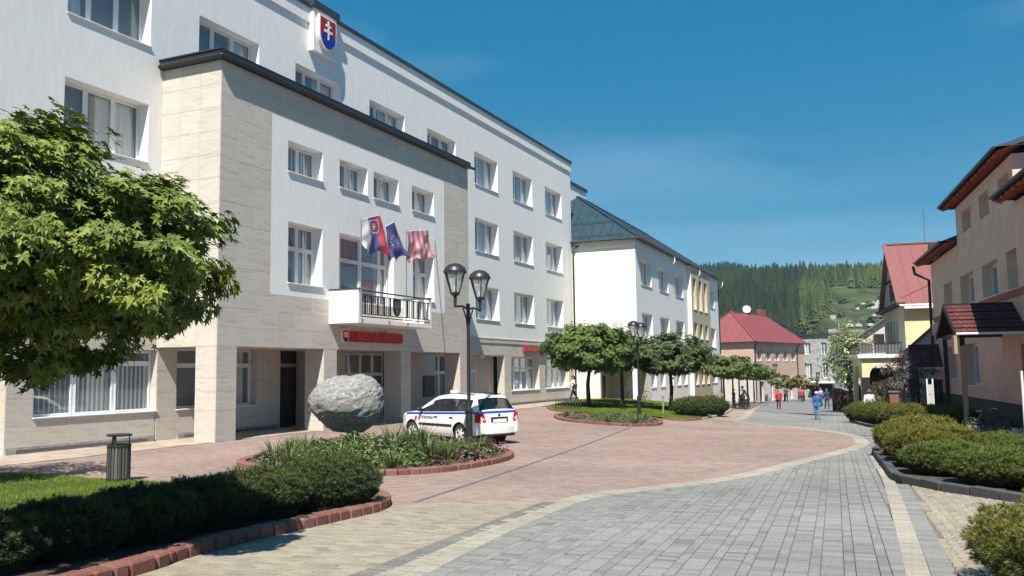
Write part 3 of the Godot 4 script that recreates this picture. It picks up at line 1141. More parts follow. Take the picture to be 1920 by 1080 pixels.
	bx(st, X - 0.3, X + 0.37, 16.762, 17.06, -30.55, -28.73)
	obj(pr, "pier_cap", st, M["navy"])
	# stepped back rear part
	st = sb()
	bx(st, -36, -24.5, base, 16.8, -70.6, Z1 - 0.01)
	obj(t, "rear_wing", st, M["white_plaster"])
	st = sb()
	bx(st, -36, -24.4, 16.8, 17.05, -70.7, Z1 - 0.02)
	bx(st, -25.6, -24.95, 17.0, 17.0, -66.0, -65.4)
	obj(t, "rear_cap", st, M["navy"])
	org = Vector3.ZERO
	coat_of_arms()
	var sg := thing("name_sign", "red signboard with raised letters and a shield under the balcony", "sign", Vector3(-19.5, 3.03, -29.85))
	org = sg.position
	st = sb()
	var pl := PackedVector2Array()
	for c in [[2.05, 0.09], [-2.05, 0.09], [-2.05, -0.09], [2.05, -0.09]]: pass
	for i in 12: pl.append(Vector2(2.05, 0) + Vector2(cos(-PI / 2 + PI * i / 11), sin(-PI / 2 + PI * i / 11)) * 0.2)
	for i in 12: pl.append(Vector2(-2.0, 0) + Vector2(cos(PI / 2 + PI * i / 11), sin(PI / 2 + PI * i / 11)) * 0.2)
	prism(st, pl, 0.06, Transform3D(Basis(Vector3.FORWARD, UP, Vector3.RIGHT), sg.position + Vector3(0.003, 0, 0)))
	obj(sg, "board", st, M["red_sign"])
	st = sb()
	prism(st, shield_outline(0.44, 0.54), 0.1, Transform3D(Basis(Vector3.FORWARD, UP, Vector3.RIGHT), sg.position + Vector3(0.004, 0.0, 1.98)))
	var cs := obj(sg, "crest", st, M["pale_letters"])
	st = sb()
	prism(st, shield_outline(0.37, 0.46), 0.02, Transform3D(Basis(Vector3.FORWARD, UP, Vector3.RIGHT), sg.position + Vector3(0.09, 0.0, 1.98)))
	obj(cs, "crest_field", st, M["red_sign"])
	st = sb()
	for e in [-0.09, 0.0, 0.09]: bx(st, -19.5 + 0.11, -19.5 + 0.118, 3.03, 3.03 + 0.16, -29.85 + 1.98 + e - 0.025, -29.85 + 1.98 + e + 0.025)
	bx(st, -19.5 + 0.11, -19.5 + 0.117, 2.99, 3.035, -27.99, -27.75)
	for e in [[-0.07, 2.93], [0.07, 2.93], [0.0, 2.86]]: lathe(st, [Vector2(0.0, 0.0), Vector2(0.035, 0.0), Vector2(0.0, 0.012)], 8, Vector3(-19.39, e[1], -27.87 + e[0]), Basis(Vector3.FORWARD, -PI / 2))
	obj(cs, "crest_charges", st, M["pale_letters"])
	letters(sg, "MESTSKÝ ÚRAD", 0.30, Vector3(0.075, 0.03, -0.32), "red_letters", 0.03)
	var s2 := thing("shop_sign", "narrow red sign over the ground floor windows of the plain wing", "sign", Vector3(-22, 3.0, -52.6))
	org = s2.position
	st = sb()
	bx(st, -21.995, -21.80, 2.84, 3.16, -54.5, -50.68, 0.01)
	obj(s2, "board", st, M["red_sign"])
	st = sb()
	for k in 15:
		if k == 4 or k == 8: continue
		bx(st, -21.798, -21.785, 2.93, 3.07 + (0.02 if k % 3 == 0 else 0.0), -50.98 - k * 0.23, -50.86 - k * 0.23)
	obj(s2, "raised_marks", st, M["red_letters"])
	org = Vector3.ZERO

func so_door(dn: Node3D) -> void:
	var so := org
	org = Vector3.ZERO
	var st := sb()
	bx(st, 0.06, 1.08, 0.05, 2.0, -0.03, 0.02)
	obj(dn, "door_leaf", st, M["brown_wood"])
	st = sb()
	bx(st, 2.55, 2.9, 0.95, 1.35, 0.05, 0.06)
	obj(dn, "paper_notice", st, M["frame_white"])
	org = so

func letters(parent: Node3D, text: String, size: float, at: Vector3, m: String, depth: float, B := Basis(Vector3.FORWARD, Vector3.UP, Vector3.RIGHT)) -> void:
	var tm := TextMesh.new()
	var f := SystemFont.new()
	f.font_names = PackedStringArray(["Droid Sans"])
	f.font_weight = 700
	tm.font = f
	tm.text = text
	tm.font_size = 64
	tm.pixel_size = size / 46.0
	tm.depth = depth
	tm.horizontal_alignment = HORIZONTAL_ALIGNMENT_CENTER
	tm.vertical_alignment = VERTICAL_ALIGNMENT_CENTER
	var o := MeshInstance3D.new()
	o.name = "lettering"
	o.mesh = tm
	o.material_override = M[m]
	o.transform = Transform3D(B, at)
	parent.add_child(o, true)

func shield_outline(w: float, h: float) -> PackedVector2Array:
	var p := PackedVector2Array([Vector2(-w / 2, h / 2), Vector2(-w / 2, 0.0)])
	for i in range(1, 8): p.append(Vector2(-w / 2 * cos(PI / 2 * i / 8.0), -h / 2 * sin(PI / 2 * i / 8.0)))
	p.append(Vector2(0, -h / 2))
	for i in range(7, 0, -1): p.append(Vector2(w / 2 * cos(PI / 2 * i / 8.0), -h / 2 * sin(PI / 2 * i / 8.0)))
	p.append(Vector2(w / 2, 0))
	p.append(Vector2(w / 2, h / 2))
	return p

func double_cross(st: SurfaceTool, xf: Transform3D, k: float, d: float) -> void:
	for q in [[-0.05, 0.05, -0.42, 0.46], [-0.2, 0.2, 0.17, 0.28], [-0.29, 0.29, -0.1, 0.02]]:
		var poly := PackedVector2Array([Vector2(q[0], q[2]) * k, Vector2(q[1], q[2]) * k, Vector2(q[1], q[3]) * k, Vector2(q[0], q[3]) * k])
		prism(st, poly, d + (0.003 if q[0] > -0.1 else 0.0), xf)

func coat_of_arms() -> void:
	var c := Vector3(-21.73, 15.83, -29.62)
	var t := thing("coat_of_arms", "red shield with white double cross over blue hills on the roof pier", "coat of arms", c)
	org = c
	var B := Basis(Vector3.FORWARD, UP, Vector3.RIGHT)
	var st := sb()
	prism(st, shield_outline(1.18, 1.42), 0.16, Transform3D(B, c + Vector3(0.0, 0, 0)))
	obj(t, "border", st, mat("arms_white", L(0.80, 0.72, 0.72), 0.5))
	st = sb()
	prism(st, shield_outline(1.04, 1.27), 0.02, Transform3D(B, c + Vector3(0.15, 0, 0)))
	obj(t, "red_field", st, mat("arms_red", L(0.33, 0.012, 0.03), 0.5))
	st = sb()
	var p := PackedVector2Array([Vector2(-0.50, -0.10)])
	for i in range(1, 9):
		var e := i / 9.0
		p.append(Vector2(-0.5 + e, -0.10 + 0.10 * absf(sin(e * PI * 1.5))))
	p.append(Vector2(0.50, -0.10))
	for i in range(1, 8): p.append(Vector2(0.5 * cos(PI / 2 * (i / 8.0) * 0.98 + 0.03), -0.1 - 0.5 * sin(PI / 2 * i / 8.0)))
	p.append(Vector2(0, -0.615))
	for i in range(7, 0, -1): p.append(Vector2(-0.5 * cos(PI / 2 * (i / 8.0) * 0.98 + 0.03), -0.1 - 0.5 * sin(PI / 2 * i / 8.0)))
	prism(st, p, 0.012, Transform3D(B, c + Vector3(0.172, 0, 0)))
	obj(t, "blue_hills", st, mat("arms_blue", L(0.014, 0.022, 0.30), 0.5))
	st = sb()
	double_cross(st, Transform3D(B, c + Vector3(0.174, 0.13, 0)), 0.92, 0.02)
	obj(t, "double_cross", st, M["frame_white"])
	org = Vector3.ZERO

# ---------------------------------------------------------------- balcony and flags
func balcony() -> void:
	org = TH.position
	var x0 := -19.5
	var x1 := -18.2
	var za := -26.93
	var zb := -32.34
	var st := sb()
	bx(st, x0, x1, 3.46, 3.62, zb, za)
	var b := obj(TH, "balcony", st, M["white_plaster"])
	st = sb()
	bx(st, x0, x1 + 0.002, 3.62, 4.70, za - 0.14, za)
	bx(st, x1 - 0.14, x1 + 0.002, 3.62, 4.70, za - 0.24, za - 0.14)
	bx(st, x0, x1 + 0.002, 3.62, 4.70, zb, zb + 0.14)
	obj(b, "side_wall", st, M["white_plaster"])
	st = sb()
	bx(st, x0, x1 + 0.03, 4.70, 4.735, za - 0.17, za + 0.03)
	bx(st, x0, x1 + 0.03, 4.70, 4.735, zb - 0.03, zb + 0.17)
	obj(b, "side_coping", st, M["navy"])
	var rx := x1 - 0.02
	for r in [[4.66, 0.05], [4.50, 0.03], [3.80, 0.03], [3.70, 0.035]]:
		st = sb()
		bar(st, Vector3(rx, r[0], za - 0.24), Vector3(rx, r[0], zb + 0.14), 0.05, r[1])
		obj(b, "rail", st, M["black_metal"])
	var z := za - 0.32
	var i := 0
	while z > zb + 0.2:
		var wide := i % 3 == 1
		var w := 0.11 if wide else 0.026
		if absf(z - (-29.62)) > 0.42:
			st = sb()
			bx(st, rx - 0.012, rx + 0.012, 3.815, 4.485, z - w / 2, z + w / 2)
			obj(b, "rail_bar", st, M["black_metal"])
		z -= 0.145
		i += 1
	st = sb()
	prism(st, shield_outline(0.56, 0.66), 0.03, Transform3D(Basis(Vector3.FORWARD, UP, Vector3.RIGHT), Vector3(rx - 0.01, 4.15, -29.62)))
	var sh := obj(b, "rail_shield", st, M["black_metal"])
	st = sb()
	for e in [-0.13, 0.0, 0.13]: bx(st, rx + 0.02, rx + 0.028, 4.2, 4.38, -29.62 + e - 0.035, -29.62 + e + 0.035)
	bx(st, rx + 0.02, rx + 0.027, 4.13, 4.2, -29.82, -29.42)
	prism(st, shield_outline(0.16, 0.2), 0.008, Transform3D(Basis(Vector3.FORWARD, UP, Vector3.RIGHT), Vector3(rx + 0.02, 4.0, -29.62)))
	obj(sh, "shield_charges", st, M["deadgrey"])
	org = Vector3.ZERO
	var fx := -18.12
	var fl := [
		["slovak", "white, blue and red striped flag with a shield hanging over the balcony", [-26.95, 7.25], [-28.21, 7.61], [-28.93, 6.17], [-27.03, 6.07], -26.97],
		["stars", "dark blue flag with a ring of stars hanging over the balcony", [-28.62, 7.22], [-29.24, 7.50], [-30.2, 6.21], [-28.9, 5.95], -28.81],
		["stripes", "red and white striped flag hanging over the balcony's far end", [-30.2, 7.27], [-31.9, 7.56], [-32.35, 6.40], [-30.32, 6.08], -30.19]]
	for f in fl:
		var t := thing("flag", f[1], "flag", Vector3(fx, 3.6, f[6]), 0.0, "flags on the balcony")
		org = t.position
		st = sb()
		tube(st, [Vector3(fx, 3.66, f[6]), Vector3(fx, f[2][1] + 0.05, f[6])], [0.02], 8)
		obj(t, "pole", st, M["steel"])
		st = sb()
		tube(st, [Vector3(fx, f[2][1], f[2][0]), Vector3(fx, f[3][1], f[3][0])], [0.012], 6)
		if f[0] == "stripes": tube(st, [Vector3(fx, 7.2, -32.0), Vector3(-19.5, 7.62, -35.0)], [0.018], 6)
		obj(t, "crossbar", st, M["frame_white"])
		st = sb()
		var n := 26
		var P := func(u: float, v: float) -> Vector3:
			var a := Vector2(f[2][0], f[2][1]).lerp(Vector2(f[3][0], f[3][1]), u)
			var c := Vector2(f[5][0], f[5][1]).lerp(Vector2(f[4][0], f[4][1]), u)
			var q := a.lerp(c, v)
			var w := sin(u * 9.0 + v * 3.0 + f[6]) * 0.09 * v + sin(v * 7.0 - u * 5.0) * 0.06 * v + sin((u + v) * 14.0) * 0.025 * v
			q.y -= 0.10 * v * sin(u * 11.0 + f[6]) * v
			return Vector3(fx + 0.02 + w, q.y, q.x)
		for a in n:
			for c in n:
				var uv := [Vector2(a, c), Vector2(a, c + 1), Vector2(a + 1, c + 1), Vector2(a + 1, c)]
				var pp := []
				for e in uv: pp.append(P.call(e.x / n, e.y / n))
				for j in [0, 2, 1, 0, 3, 2]:
					var e: Vector2 = uv[j] / n
					var du: Vector3 = P.call(e.x + 0.01, e.y) - P.call(e.x - 0.01, e.y)
					var dv: Vector3 = P.call(e.x, e.y + 0.01) - P.call(e.x, e.y - 0.01)
					vtx(st, pp[j], dv.cross(du).normalized(), e)
		var m := flat_uv("flag_" + f[0], Color.WHITE, 0.85, flag_print(f[0]))
		m.cull_mode = BaseMaterial3D.CULL_DISABLED
		m.backlight_enabled = true
		m.backlight = Color(0.5, 0.5, 0.5)
		obj(t, "cloth", st, m)
	org = Vector3.ZERO

func flag_print(kind: String) -> ImageTexture:
	var w := 128
	var h := 192
	var im := Image.create(w, h, false, Image.FORMAT_RGB8)
	var red := L(0.52, 0.02, 0.05).linear_to_srgb()
	var blue := L(0.035, 0.035, 0.20).linear_to_srgb()
	var white := L(0.72, 0.70, 0.69).linear_to_srgb()
	for y in h:
		for x in w:
			var u := x / float(w)
			var c := white
			if kind == "slovak":
				c = white if u < 0.34 else (L(0.06, 0.06, 0.25).linear_to_srgb() if u < 0.66 else red)
				var p := Vector2(u - 0.60, (y / float(h) - 0.27) * 1.5)
				var inside := Geometry2D.is_point_in_polygon(Vector2(p.x, -p.y), shield_outline(0.46, 0.56))
				if inside:
					c = white
					if Geometry2D.is_point_in_polygon(Vector2(p.x, -p.y), shield_outline(0.40, 0.49)):
						c = L(0.40, 0.02, 0.05).linear_to_srgb()
						var k := Vector2(p.x, -p.y - 0.03)
						if (absf(k.x) < 0.022 and absf(k.y) < 0.15) or (absf(k.x) < 0.07 and absf(k.y - 0.075) < 0.02) or (absf(k.x) < 0.10 and absf(k.y + 0.02) < 0.02): c = white
						elif -p.y < -0.12: c = blue
			elif kind == "stars":
				c = blue
				for i in 12:
					var a := TAU * i / 12.0
					var q := Vector2(u - 0.5 - cos(a) * 0.27, (y / float(h) - 0.5) * 1.5 - sin(a) * 0.27)
					var r := 0.022 + 0.022 * maxf(0.0, cos(fposmod(q.angle() + PI / 2, TAU / 5.0) * 5.0))
					if q.length() < r: c = L(0.75, 0.60, 0.08).linear_to_srgb()
			else:
				c = red if int(u * 9.0) % 2 == 0 else white
				c = c.lerp(Color(0.82, 0.58, 0.60), 0.5)
			im.set_pixel(x, y, c.lerp(Color(0.8, 0.76, 0.78), 0.22))
	return ImageTexture.create_from_image(im)

# ---------------------------------------------------------------- the cream block
func cream_building() -> void:
	var B0 := Vector3(-17.32, 0, -60.2)
	var U := Vector3(-0.0213, 0, -0.9998).normalized()
	var N := U.cross(UP)
	var yb := -3.2
	var ye := 10.93
	var len := 33.4
	var dep := 11.0
	var t := thing("cream_building", "long cream three storey block with dark blue hipped metal roof", "building", Vector3(B0.x, -0.7, B0.z))
	org = t.position
	var holes := []
	var wins := []
	for u in [1.42, 7.02, 12.72]:
		for r in [[7.76, 9.62], [3.77, 5.72]]:
			holes.append(Rect2(u, r[0] - yb, 3.2, r[1] - r[0]))
			wins.append([u, r[0], 3.2, r[1] - r[0], [0.34, 0.33, 0.33]])
	for u in [3.62, 6.54, 9.4, 12.4, 14.95]:
		holes.append(Rect2(u, 0.28 - yb, 1.6, 1.28))
		wins.append([u, 0.28, 1.6, 1.28, [0.5, 0.5]])
	for r in [[7.76, 9.62], [3.72, 5.71], [0.2, 1.5]]:
		holes.append(Rect2(28.2, r[0] - yb, 3.1, r[1] - r[0]))
		wins.append([28.2, r[0], 3.1, r[1] - r[0], [0.34, 0.33, 0.33]])
	holes.append(Rect2(0.0, 0.0, 2.54, 1.6 - yb))
	var st := sb()
	wall(st, B0 + UP * yb, U, len, ye - yb, holes, 0.42, true)
	obj(t, "wall", st, M["grey_white"])
	st = sb()
	var s0 := B0 - N * dep
	wall(st, s0 + UP * yb, N, dep, ye - yb, [Rect2(dep - 2.8, 0.0, 2.8, 1.6 - yb)], 0.1, false)
	var E := B0 + U * len
	quad(st, E + UP * yb, E - N * dep + UP * yb, E - N * dep + UP * ye, E + UP * ye)
	quad(st, E - N * dep + UP * yb, s0 + UP * yb, s0 + UP * ye, E - N * dep + UP * ye)
	obj(t, "end_wall", st, M["cream_plaster"])
	st = sb()
	var I0 := B0 - N * 2.8
	quad(st, I0 + UP * yb, I0 + U * 2.54 + UP * yb, I0 + U * 2.54 + UP * 1.6, I0 + UP * 1.6)
	quad(st, I0 + U * 2.54 + UP * yb, B0 + U * 2.54 + UP * yb, B0 + U * 2.54 + UP * 1.6, I0 + U * 2.54 + UP * 1.6)
	quad(st, I0 + UP * 1.6, I0 + U * 2.54 + UP * 1.6, B0 + U * 2.54 + UP * 1.6, B0 + UP * 1.6)
	obj(t, "corner_porch", st, mat("porch_tan", L(0.72, 0.65, 0.48), 0.9, T["plaster"], 4.0))
	st = sb()
	var ap := PackedVector2Array([Vector2(-0.45, -2.2), Vector2(0.45, -2.2)])
	for i in 13: ap.append(Vector2(0.45 * cos(PI * i / 12.0), 0.75 + 0.45 * sin(PI * i / 12.0)))
	prism(st, ap, 0.03, Transform3D(Basis(N, UP, -U), I0 + U * 2.54 + N * 1.7))
	obj(t, "arched_door", st, M["frame_white"])
	st = sb()
	bar(st, I0 + N * 0.03 + U * 0.05 - UP * 0.75, I0 + N * 0.03 + U * 1.0 - UP * 0.75, 2.2, 0.05)
	st = sb()
	box(st, I0 + U * 0.7 + N * 0.03 + UP * 0.15, Vector3(0.05, 2.1, 0.9), Basis(N, UP, -U))
	obj(t, "side_door", st, M["brown_wood"])
	for i in wins.size():
		var w = wins[i]
		win(t, B0 + U * w[0] + UP * w[1], U, w[2], w[3], 0.42, {"cols": w[4], "curtain": [[0.3, 1.0], [0.0, 0.9], [0.5, 1.0]][i % 3]})
	st = sb()
	bar(st, B0 - N * 5.4 + U * 2.8 + UP * 4.0, B0 - N * 5.4 + U * (len - 0.5) + UP * 4.0, 8.9, 13.0)
	obj(t, "inner_rooms", st, M["interior"])
	# the tan bay with its slots
	var T0 := B0 + U * 17.75 + N * 0.35
	holes = []
	var slots := []
	for r in [[6.95, 9.8], [4.35, 5.75], [0.2, 1.55]]:
		for u in [0.8, 3.45, 6.05]:
			holes.append(Rect2(u, r[0] - yb, 1.45, r[1] - r[0]))
			slots.append([u, r[0], 1.45, r[1] - r[0]])
	st = sb()
	wall(st, T0 + UP * yb, U, 8.9, ye - 0.06 - yb, holes, 0.5)
	var bay := obj(t, "tan_bay", st, M["tan_plaster"])
	st = sb()
	quad(st, T0 - N * 0.35 - U * 0.01 + UP * yb, T0 - U * 0.01 + UP * yb, T0 - U * 0.01 + UP * (ye - 0.06), T0 - N * 0.35 - U * 0.01 + UP * (ye - 0.06))
	quad(st, T0 + U * 8.9 + UP * yb, T0 + U * 8.9 - N * 0.35 + UP * yb, T0 + U * 8.9 - N * 0.35 + UP * (ye - 0.06), T0 + U * 8.9 + UP * (ye - 0.06))
	obj(bay, "bay_side", st, M["cream_plaster"])
	for s in slots:
		win(t, T0 + U * s[0] + UP * s[1], U, s[2], s[3], 0.5, {"cols": [1.0], "sash": false, "frame": "brown_wood"})
	# roof
	var o := 0.38
	var ey := 10.95
	var A := B0 + N * o - U * o + UP * ey
	var C := B0 + N * o + U * (len + o) + UP * ey
	var D := B0 - N * (dep + o) + U * (len + o) + UP * ey
	var F := B0 - N * (dep + o) - U * o + UP * ey
	var R1 := B0 - N * 5.5 + U * 3.9 + UP * 15.1
	var R2 := B0 - N * 5.5 + U * 25.5 + UP * 15.1
	st = sb()
	quad_out(st, A, C, R2, R1, N + UP)
	tri_out(st, F, A, R1, -U + UP)
	quad_out(st, D, F, R1, R2, -N + UP)
	tri_out(st, C, D, R2, U + UP)
	quad_out(st, A, C, D, F, -UP)
	var roof := obj(t, "roof", st, M["blue_roof"])
	# standing seams, one by one
	var nf := (A - F).cross(R1 - F).normalized()
	if nf.y < 0: nf = -nf
	var wd := A.distance_to(F)
	for i in range(1, 16):
		var e := A.lerp(F, i / 16.0)
		var up := (R1 - (A + F) / 2)
		var f: float = minf(i / 8.0, (16 - i) / 8.0) * 0.985
		st = sb()
		bar(st, e + nf * 0.02, e + up * f + nf * 0.02, 0.03, 0.06, nf)
		obj(roof, "roof_seam", st, M["blue_roof"])
	var ng := (C - A).cross(R1 - A).normalized()
	if ng.y < 0: ng = -ng
	for i in range(1, 50):
		var k := i / 50.0
		var e := A.lerp(C, k)
		var u := k * (len + 2 * o) - o
		var f: float = clampf(minf((u + o) / (3.9 + o), (len + o - u) / (len + o - 25.5)), 0.0, 1.0) * 0.985
		st = sb()
		var up := (R1 - A) - U * (3.9 + o)
		bar(st, e + ng * 0.02, e + up * f + ng * 0.02, 0.03, 0.06, ng)
		obj(roof, "roof_seam", st, M["blue_roof"])
	st = sb()
	bar(st, R1 + UP * 0.03, R2 + UP * 0.03, 0.3, 0.08)
	bar(st, A + UP * 0.05, R1 + UP * 0.05, 0.2, 0.06)
	bar(st, C + UP * 0.05, R2 + UP * 0.05, 0.2, 0.06)
	obj(roof, "ridge_cap", st, M["blue_roof"])
	st = sb()
	var upf := ((R1 - A) - U * (3.9 + o)).normalized()
	for r in [0.9]:
		for i in 110:
			var p: Vector3 = A.lerp(C, (i + 1.5) / 113.0) + upf * r
			box(st, p + ng * 0.09, Vector3(0.16, 0.14, 0.03), Basis(U, ng, upf))
		bar(st, A + U * 1.0 + upf * r + ng * 0.17, C - U * 1.0 + upf * r + ng * 0.17, 0.03, 0.03)
	var sg := obj(roof, "snow_guard", st, M["grey_metal"])
	var up2 := (R1 - (A + F) / 2).normalized()
	for r in [0.45, 2.1]:
		st = sb()
		bar(st, A.lerp(F, 0.1) + up2 * r + nf * 0.1, A.lerp(F, 0.9) + up2 * r + nf * 0.1, 0.03, 0.04)
		obj(roof, "snow_rail", st, M["blue_roof"])
	st = sb()
	tube(st, [F + UP * -0.05 - U * 0.06, A - U * 0.06 + UP * -0.05, A + N * 0.06 - UP * 0.05, C + N * 0.06 - UP * 0.05], [0.075], 8)
	obj(t, "gutter", st, M["navy"])
	for u in [[0.0, -0.9, 0.0], [10.7, 0.0, 1.0], [21.3, 0.0, 1.0], [33.6, 0.0, 1.0]]:
		st = sb()
		if u[2] > 0.0:
			var p: Vector3 = B0 + U * u[0] + UP * (ye - 0.1)
			tube(st, [p + N * 0.44, p + N * 0.5 - UP * 0.35, p + N * 0.36 - UP * 0.6, p + N * 0.12 - UP * 0.75], [0.05], 7)
			obj(t, "gutter_elbow", st, M["frame_white"])
	st = sb()
	var dp := Vector3(-21.82, 0, -59.72)
	tube(st, [Vector3(-21.3, ey - 0.1, -60.5), dp + UP * (ey - 0.5), dp + UP * (ey - 1.6), dp + UP * 6.0, dp + UP * -0.5], [0.065], 8)
	obj(t, "downpipe", st, M["black_metal"])
	st = sb()
	var dq := B0 + U * (len - 0.2) + N * 0.1
	tube(st, [dq + UP * (ey - 1.0), dq + UP * -2.0], [0.065], 8)
	obj(t, "downpipe", st, M["black_metal"])
	org = Vector3.ZERO

# ---------------------------------------------------------------- plain buildings further off
func block(t: Node3D, o: Vector3, U: Vector3, w: float, h: float, dep: float, m: String, rects: Array, depth := 0.25, frame := "frame_white", spec := {}) -> void:
	# four walls with windows (x, y, w, h, columns) in the face o, U
	var N := U.cross(UP)
	var holes := []
	for r in rects: holes.append(Rect2(r[0], r[1], r[2], r[3]))
	var st := sb()
	wall(st, o, U, w, h, holes, depth)
	var b := o + U * w
	quad(st, b, b - N * dep, b - N * dep + UP * h, b + UP * h)
	quad(st, o - N * dep, o, o + UP * h, o - N * dep + UP * h)
	quad(st, b - N * dep, o - N * dep, o - N * dep + UP * h, b - N * dep + UP * h)
	quad(st, o + UP * (h - 0.02), b + UP * (h - 0.02), b - N * dep + UP * (h - 0.02), o - N * dep + UP * (h - 0.02))
	obj(t, "wall", st, M[m])
	st = sb()
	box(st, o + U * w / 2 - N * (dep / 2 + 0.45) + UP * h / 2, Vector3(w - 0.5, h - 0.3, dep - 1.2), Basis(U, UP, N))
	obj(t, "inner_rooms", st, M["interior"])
	for i in rects.size():
		var r = rects[i]
		var s := {"cols": r[4] if r.size() > 4 else [0.5, 0.5], "frame": frame, "sash": false}
		s.merge(spec, true)
		if i % 2 == 0 and not s.has("curtain"): s["curtain"] = [0.0, 0.5]
		win(t, o + U * r[0] + UP * r[1], U, r[2], r[3], depth, s)

func far_buildings() -> void:
	# the pink house with the red roof
	var P := Vector3(-18.66, -3.4, -120.0)
	var a := deg_to_rad(14.0)
	var Ur := Vector3(sin(a), 0, -cos(a))
	var Ul := Vector3(cos(a), 0, sin(a))
	var t := thing("pink_house", "salmon pink house with big faded red hipped roof at the bend", "house", P)
	org = P
	var rects := []
	for u in [0.95, 4.1, 7.2, 10.3, 13.3]: rects.append([u, 5.95, 1.7, 1.5, [0.5, 0.5]])
	for u in [1.6, 5.0, 9.0, 12.2]: rects.append([u, 0.6, 1.5, 2.6, [0.5, 0.5]])
	block(t, P, Ur, 18.7, 8.55, 9.0, "pink_plaster", rects, 0.3)
	var st := sb()
	quad(st, P - Ur.cross(UP) * 9.0 - Ur * 0.02, P - Ur * 0.02, P + UP * 8.55 - Ur * 0.02, P - Ur.cross(UP) * 9.0 + UP * 8.55 - Ur * 0.02)
	obj(t, "end_wall", st, M["pink_plaster"])
	var N := Ur.cross(UP)
	st = sb()
	for q in [[P + N * 0.03, Ur, 18.7], [P - N * 9.0 - Ur * 0.04, N, 9.03]]:
		var o: Vector3 = q[0]
		quad(st, o, o + q[1] * q[2], o + q[1] * q[2] + UP * 3.9, o + UP * 3.9) if q[2] < 10.0 else wall(st, o, q[1], q[2], 3.9, [Rect2(1.6, 0.6, 1.5, 2.6), Rect2(5.0, 0.6, 1.5, 2.6), Rect2(9.0, 0.6, 1.5, 2.6), Rect2(12.2, 0.6, 1.5, 2.6)], 0.05, false)
	obj(t, "pale_base", st, M["pale_plaster"])
	var e := 0.55
	var A := P + N * e - Ur * e + UP * 8.55
	var B := P + N * e + Ur * (18.7 + e) + UP * 8.55
	var C := P - N * (9.0 + e) + Ur * (18.7 + e) + UP * 8.55
	var D := P - N * (9.0 + e) - Ur * e + UP * 8.55
	var R1 := P - N * 4.5 + Ur * 3.2 + UP * 12.9
	var R2 := P - N * 4.5 + Ur * 15.0 + UP * 12.9
	st = sb()
	quad_out(st, A, B, R2, R1, N + UP)
	tri_out(st, D, A, R1, -Ur + UP)
	quad_out(st, C, D, R1, R2, -N + UP)
	tri_out(st, B, C, R2, Ur + UP)
	quad_out(st, A, B, C, D, -UP)
	var roof := obj(t, "roof", st, M["red_roof"])
	var ng := (B - A).cross(R1 - A).normalized()
	if ng.y < 0: ng = -ng
	for i in range(1, 26):
		var k := i / 26.0
		var p := A.lerp(B, k)
		var u := k * 19.8
		var f: float = clampf(minf(u / 3.75, (19.8 - u) / 4.25), 0.0, 1.0)
		st = sb()
		bar(st, p + ng * 0.02, p + ((R1 - A) - Ur * (3.2 + e)) * f * 0.98 + ng * 0.02, 0.05, 0.07, ng)
		obj(roof, "roof_seam", st, M["red_roof"])
	st = sb()
	bar(st, A + UP * 0.05, R1 + UP * 0.06, 0.22, 0.08)
	bar(st, D + UP * 0.05, R1 + UP * 0.06, 0.22, 0.08)
	bar(st, R1 + UP * 0.06, R2 + UP * 0.06, 0.22, 0.08)
	obj(roof, "ridge_cap", st, M["red_roof"])
	st = sb()
	box(st, R2 + Ur * -1.6 + UP * 0.1, Vector3(0.9, 1.4, 0.7), Basis(Ur, UP, N), 0.03)
	box(st, R2 + Ur * -0.4 + UP * 0.0, Vector3(0.7, 1.5, 0.7), Basis(Ur, UP, N), 0.03)
	obj(roof, "chimney", st, mat("chimney_red", L(0.26, 0.09, 0.07), 0.9, T["mottle"], 0.5))
	st = sb()
	tube(st, [A + UP * -0.05, B + UP * -0.05], [0.07], 6)
	for u in [0.2, 15.6]:
		var q: Vector3 = P + N * 0.1 + Ur * u
		tube(st, [q + N * 0.45 + UP * 8.45, q + UP * 7.9, q + UP * 0.2], [0.07], 6)
	tube(st, [D + UP * -0.05, A + UP * -0.05], [0.07], 6)
	obj(t, "gutter", st, M["black_metal"])
	org = Vector3.ZERO
	var dc := R1 + Ur * 5.5 + UP * 0.55
	t = thing("satellite_dish", "round white dish on the ridge of the red roof", "satellite dish", R1 + Ur * 5.5)
	org = t.position
	st = sb()
	lathe(st, [Vector2(0.0, 0.0), Vector2(0.28, 0.03), Vector2(0.48, 0.11), Vector2(0.57, 0.19), Vector2(0.55, 0.2), Vector2(0.45, 0.12), Vector2(0.0, 0.03)], 20, dc, Basis(Vector3.RIGHT, 1.25).rotated(UP, 0.25))
	obj(t, "dish", st, M["frame_white"])
	st = sb()
	tube(st, [t.position - UP * 0.2, dc - UP * 0.1], [0.05], 6)
	obj(t, "mast", st, M["grey_metal"])
	org = Vector3.ZERO
	# the plain grey house behind it
	var Ug := Vector3(0.985, 0, 0.17).normalized()
	var O := Vector3(-19.5, -4.2, -141.5)
	t = thing("grey_house", "plain grey rendered two storey house with flat roof", "house", O)
	org = O
	block(t, O, Ug, 9.3, 10.7, 9.0, "old_grey", [[5.3, 7.75, 0.85, 1.75], [7.7, 7.75, 0.85, 1.75], [5.4, 4.2, 0.85, 2.2], [7.75, 4.2, 0.85, 2.2], [2.6, 7.75, 0.85, 1.75]], 0.2)
	st = sb()
	box(st, O + Ug * 4.65 - Ug.cross(UP) * 4.4 + UP * 10.8, Vector3(9.8, 0.25, 9.6), Basis(Ug, UP, Ug.cross(UP)))
	obj(t, "roof_edge", st, M["navy"])
	st = sb()
	box(st, O + Ug * 8.0 + Ug.cross(UP) * 0.7 + UP * 3.6, Vector3(3.6, 0.15, 1.5), Basis(Ug, UP, Ug.cross(UP)).rotated(Ug, 0.1))
	obj(t, "shop_awning", st, M["frame_white"])
	st = sb()
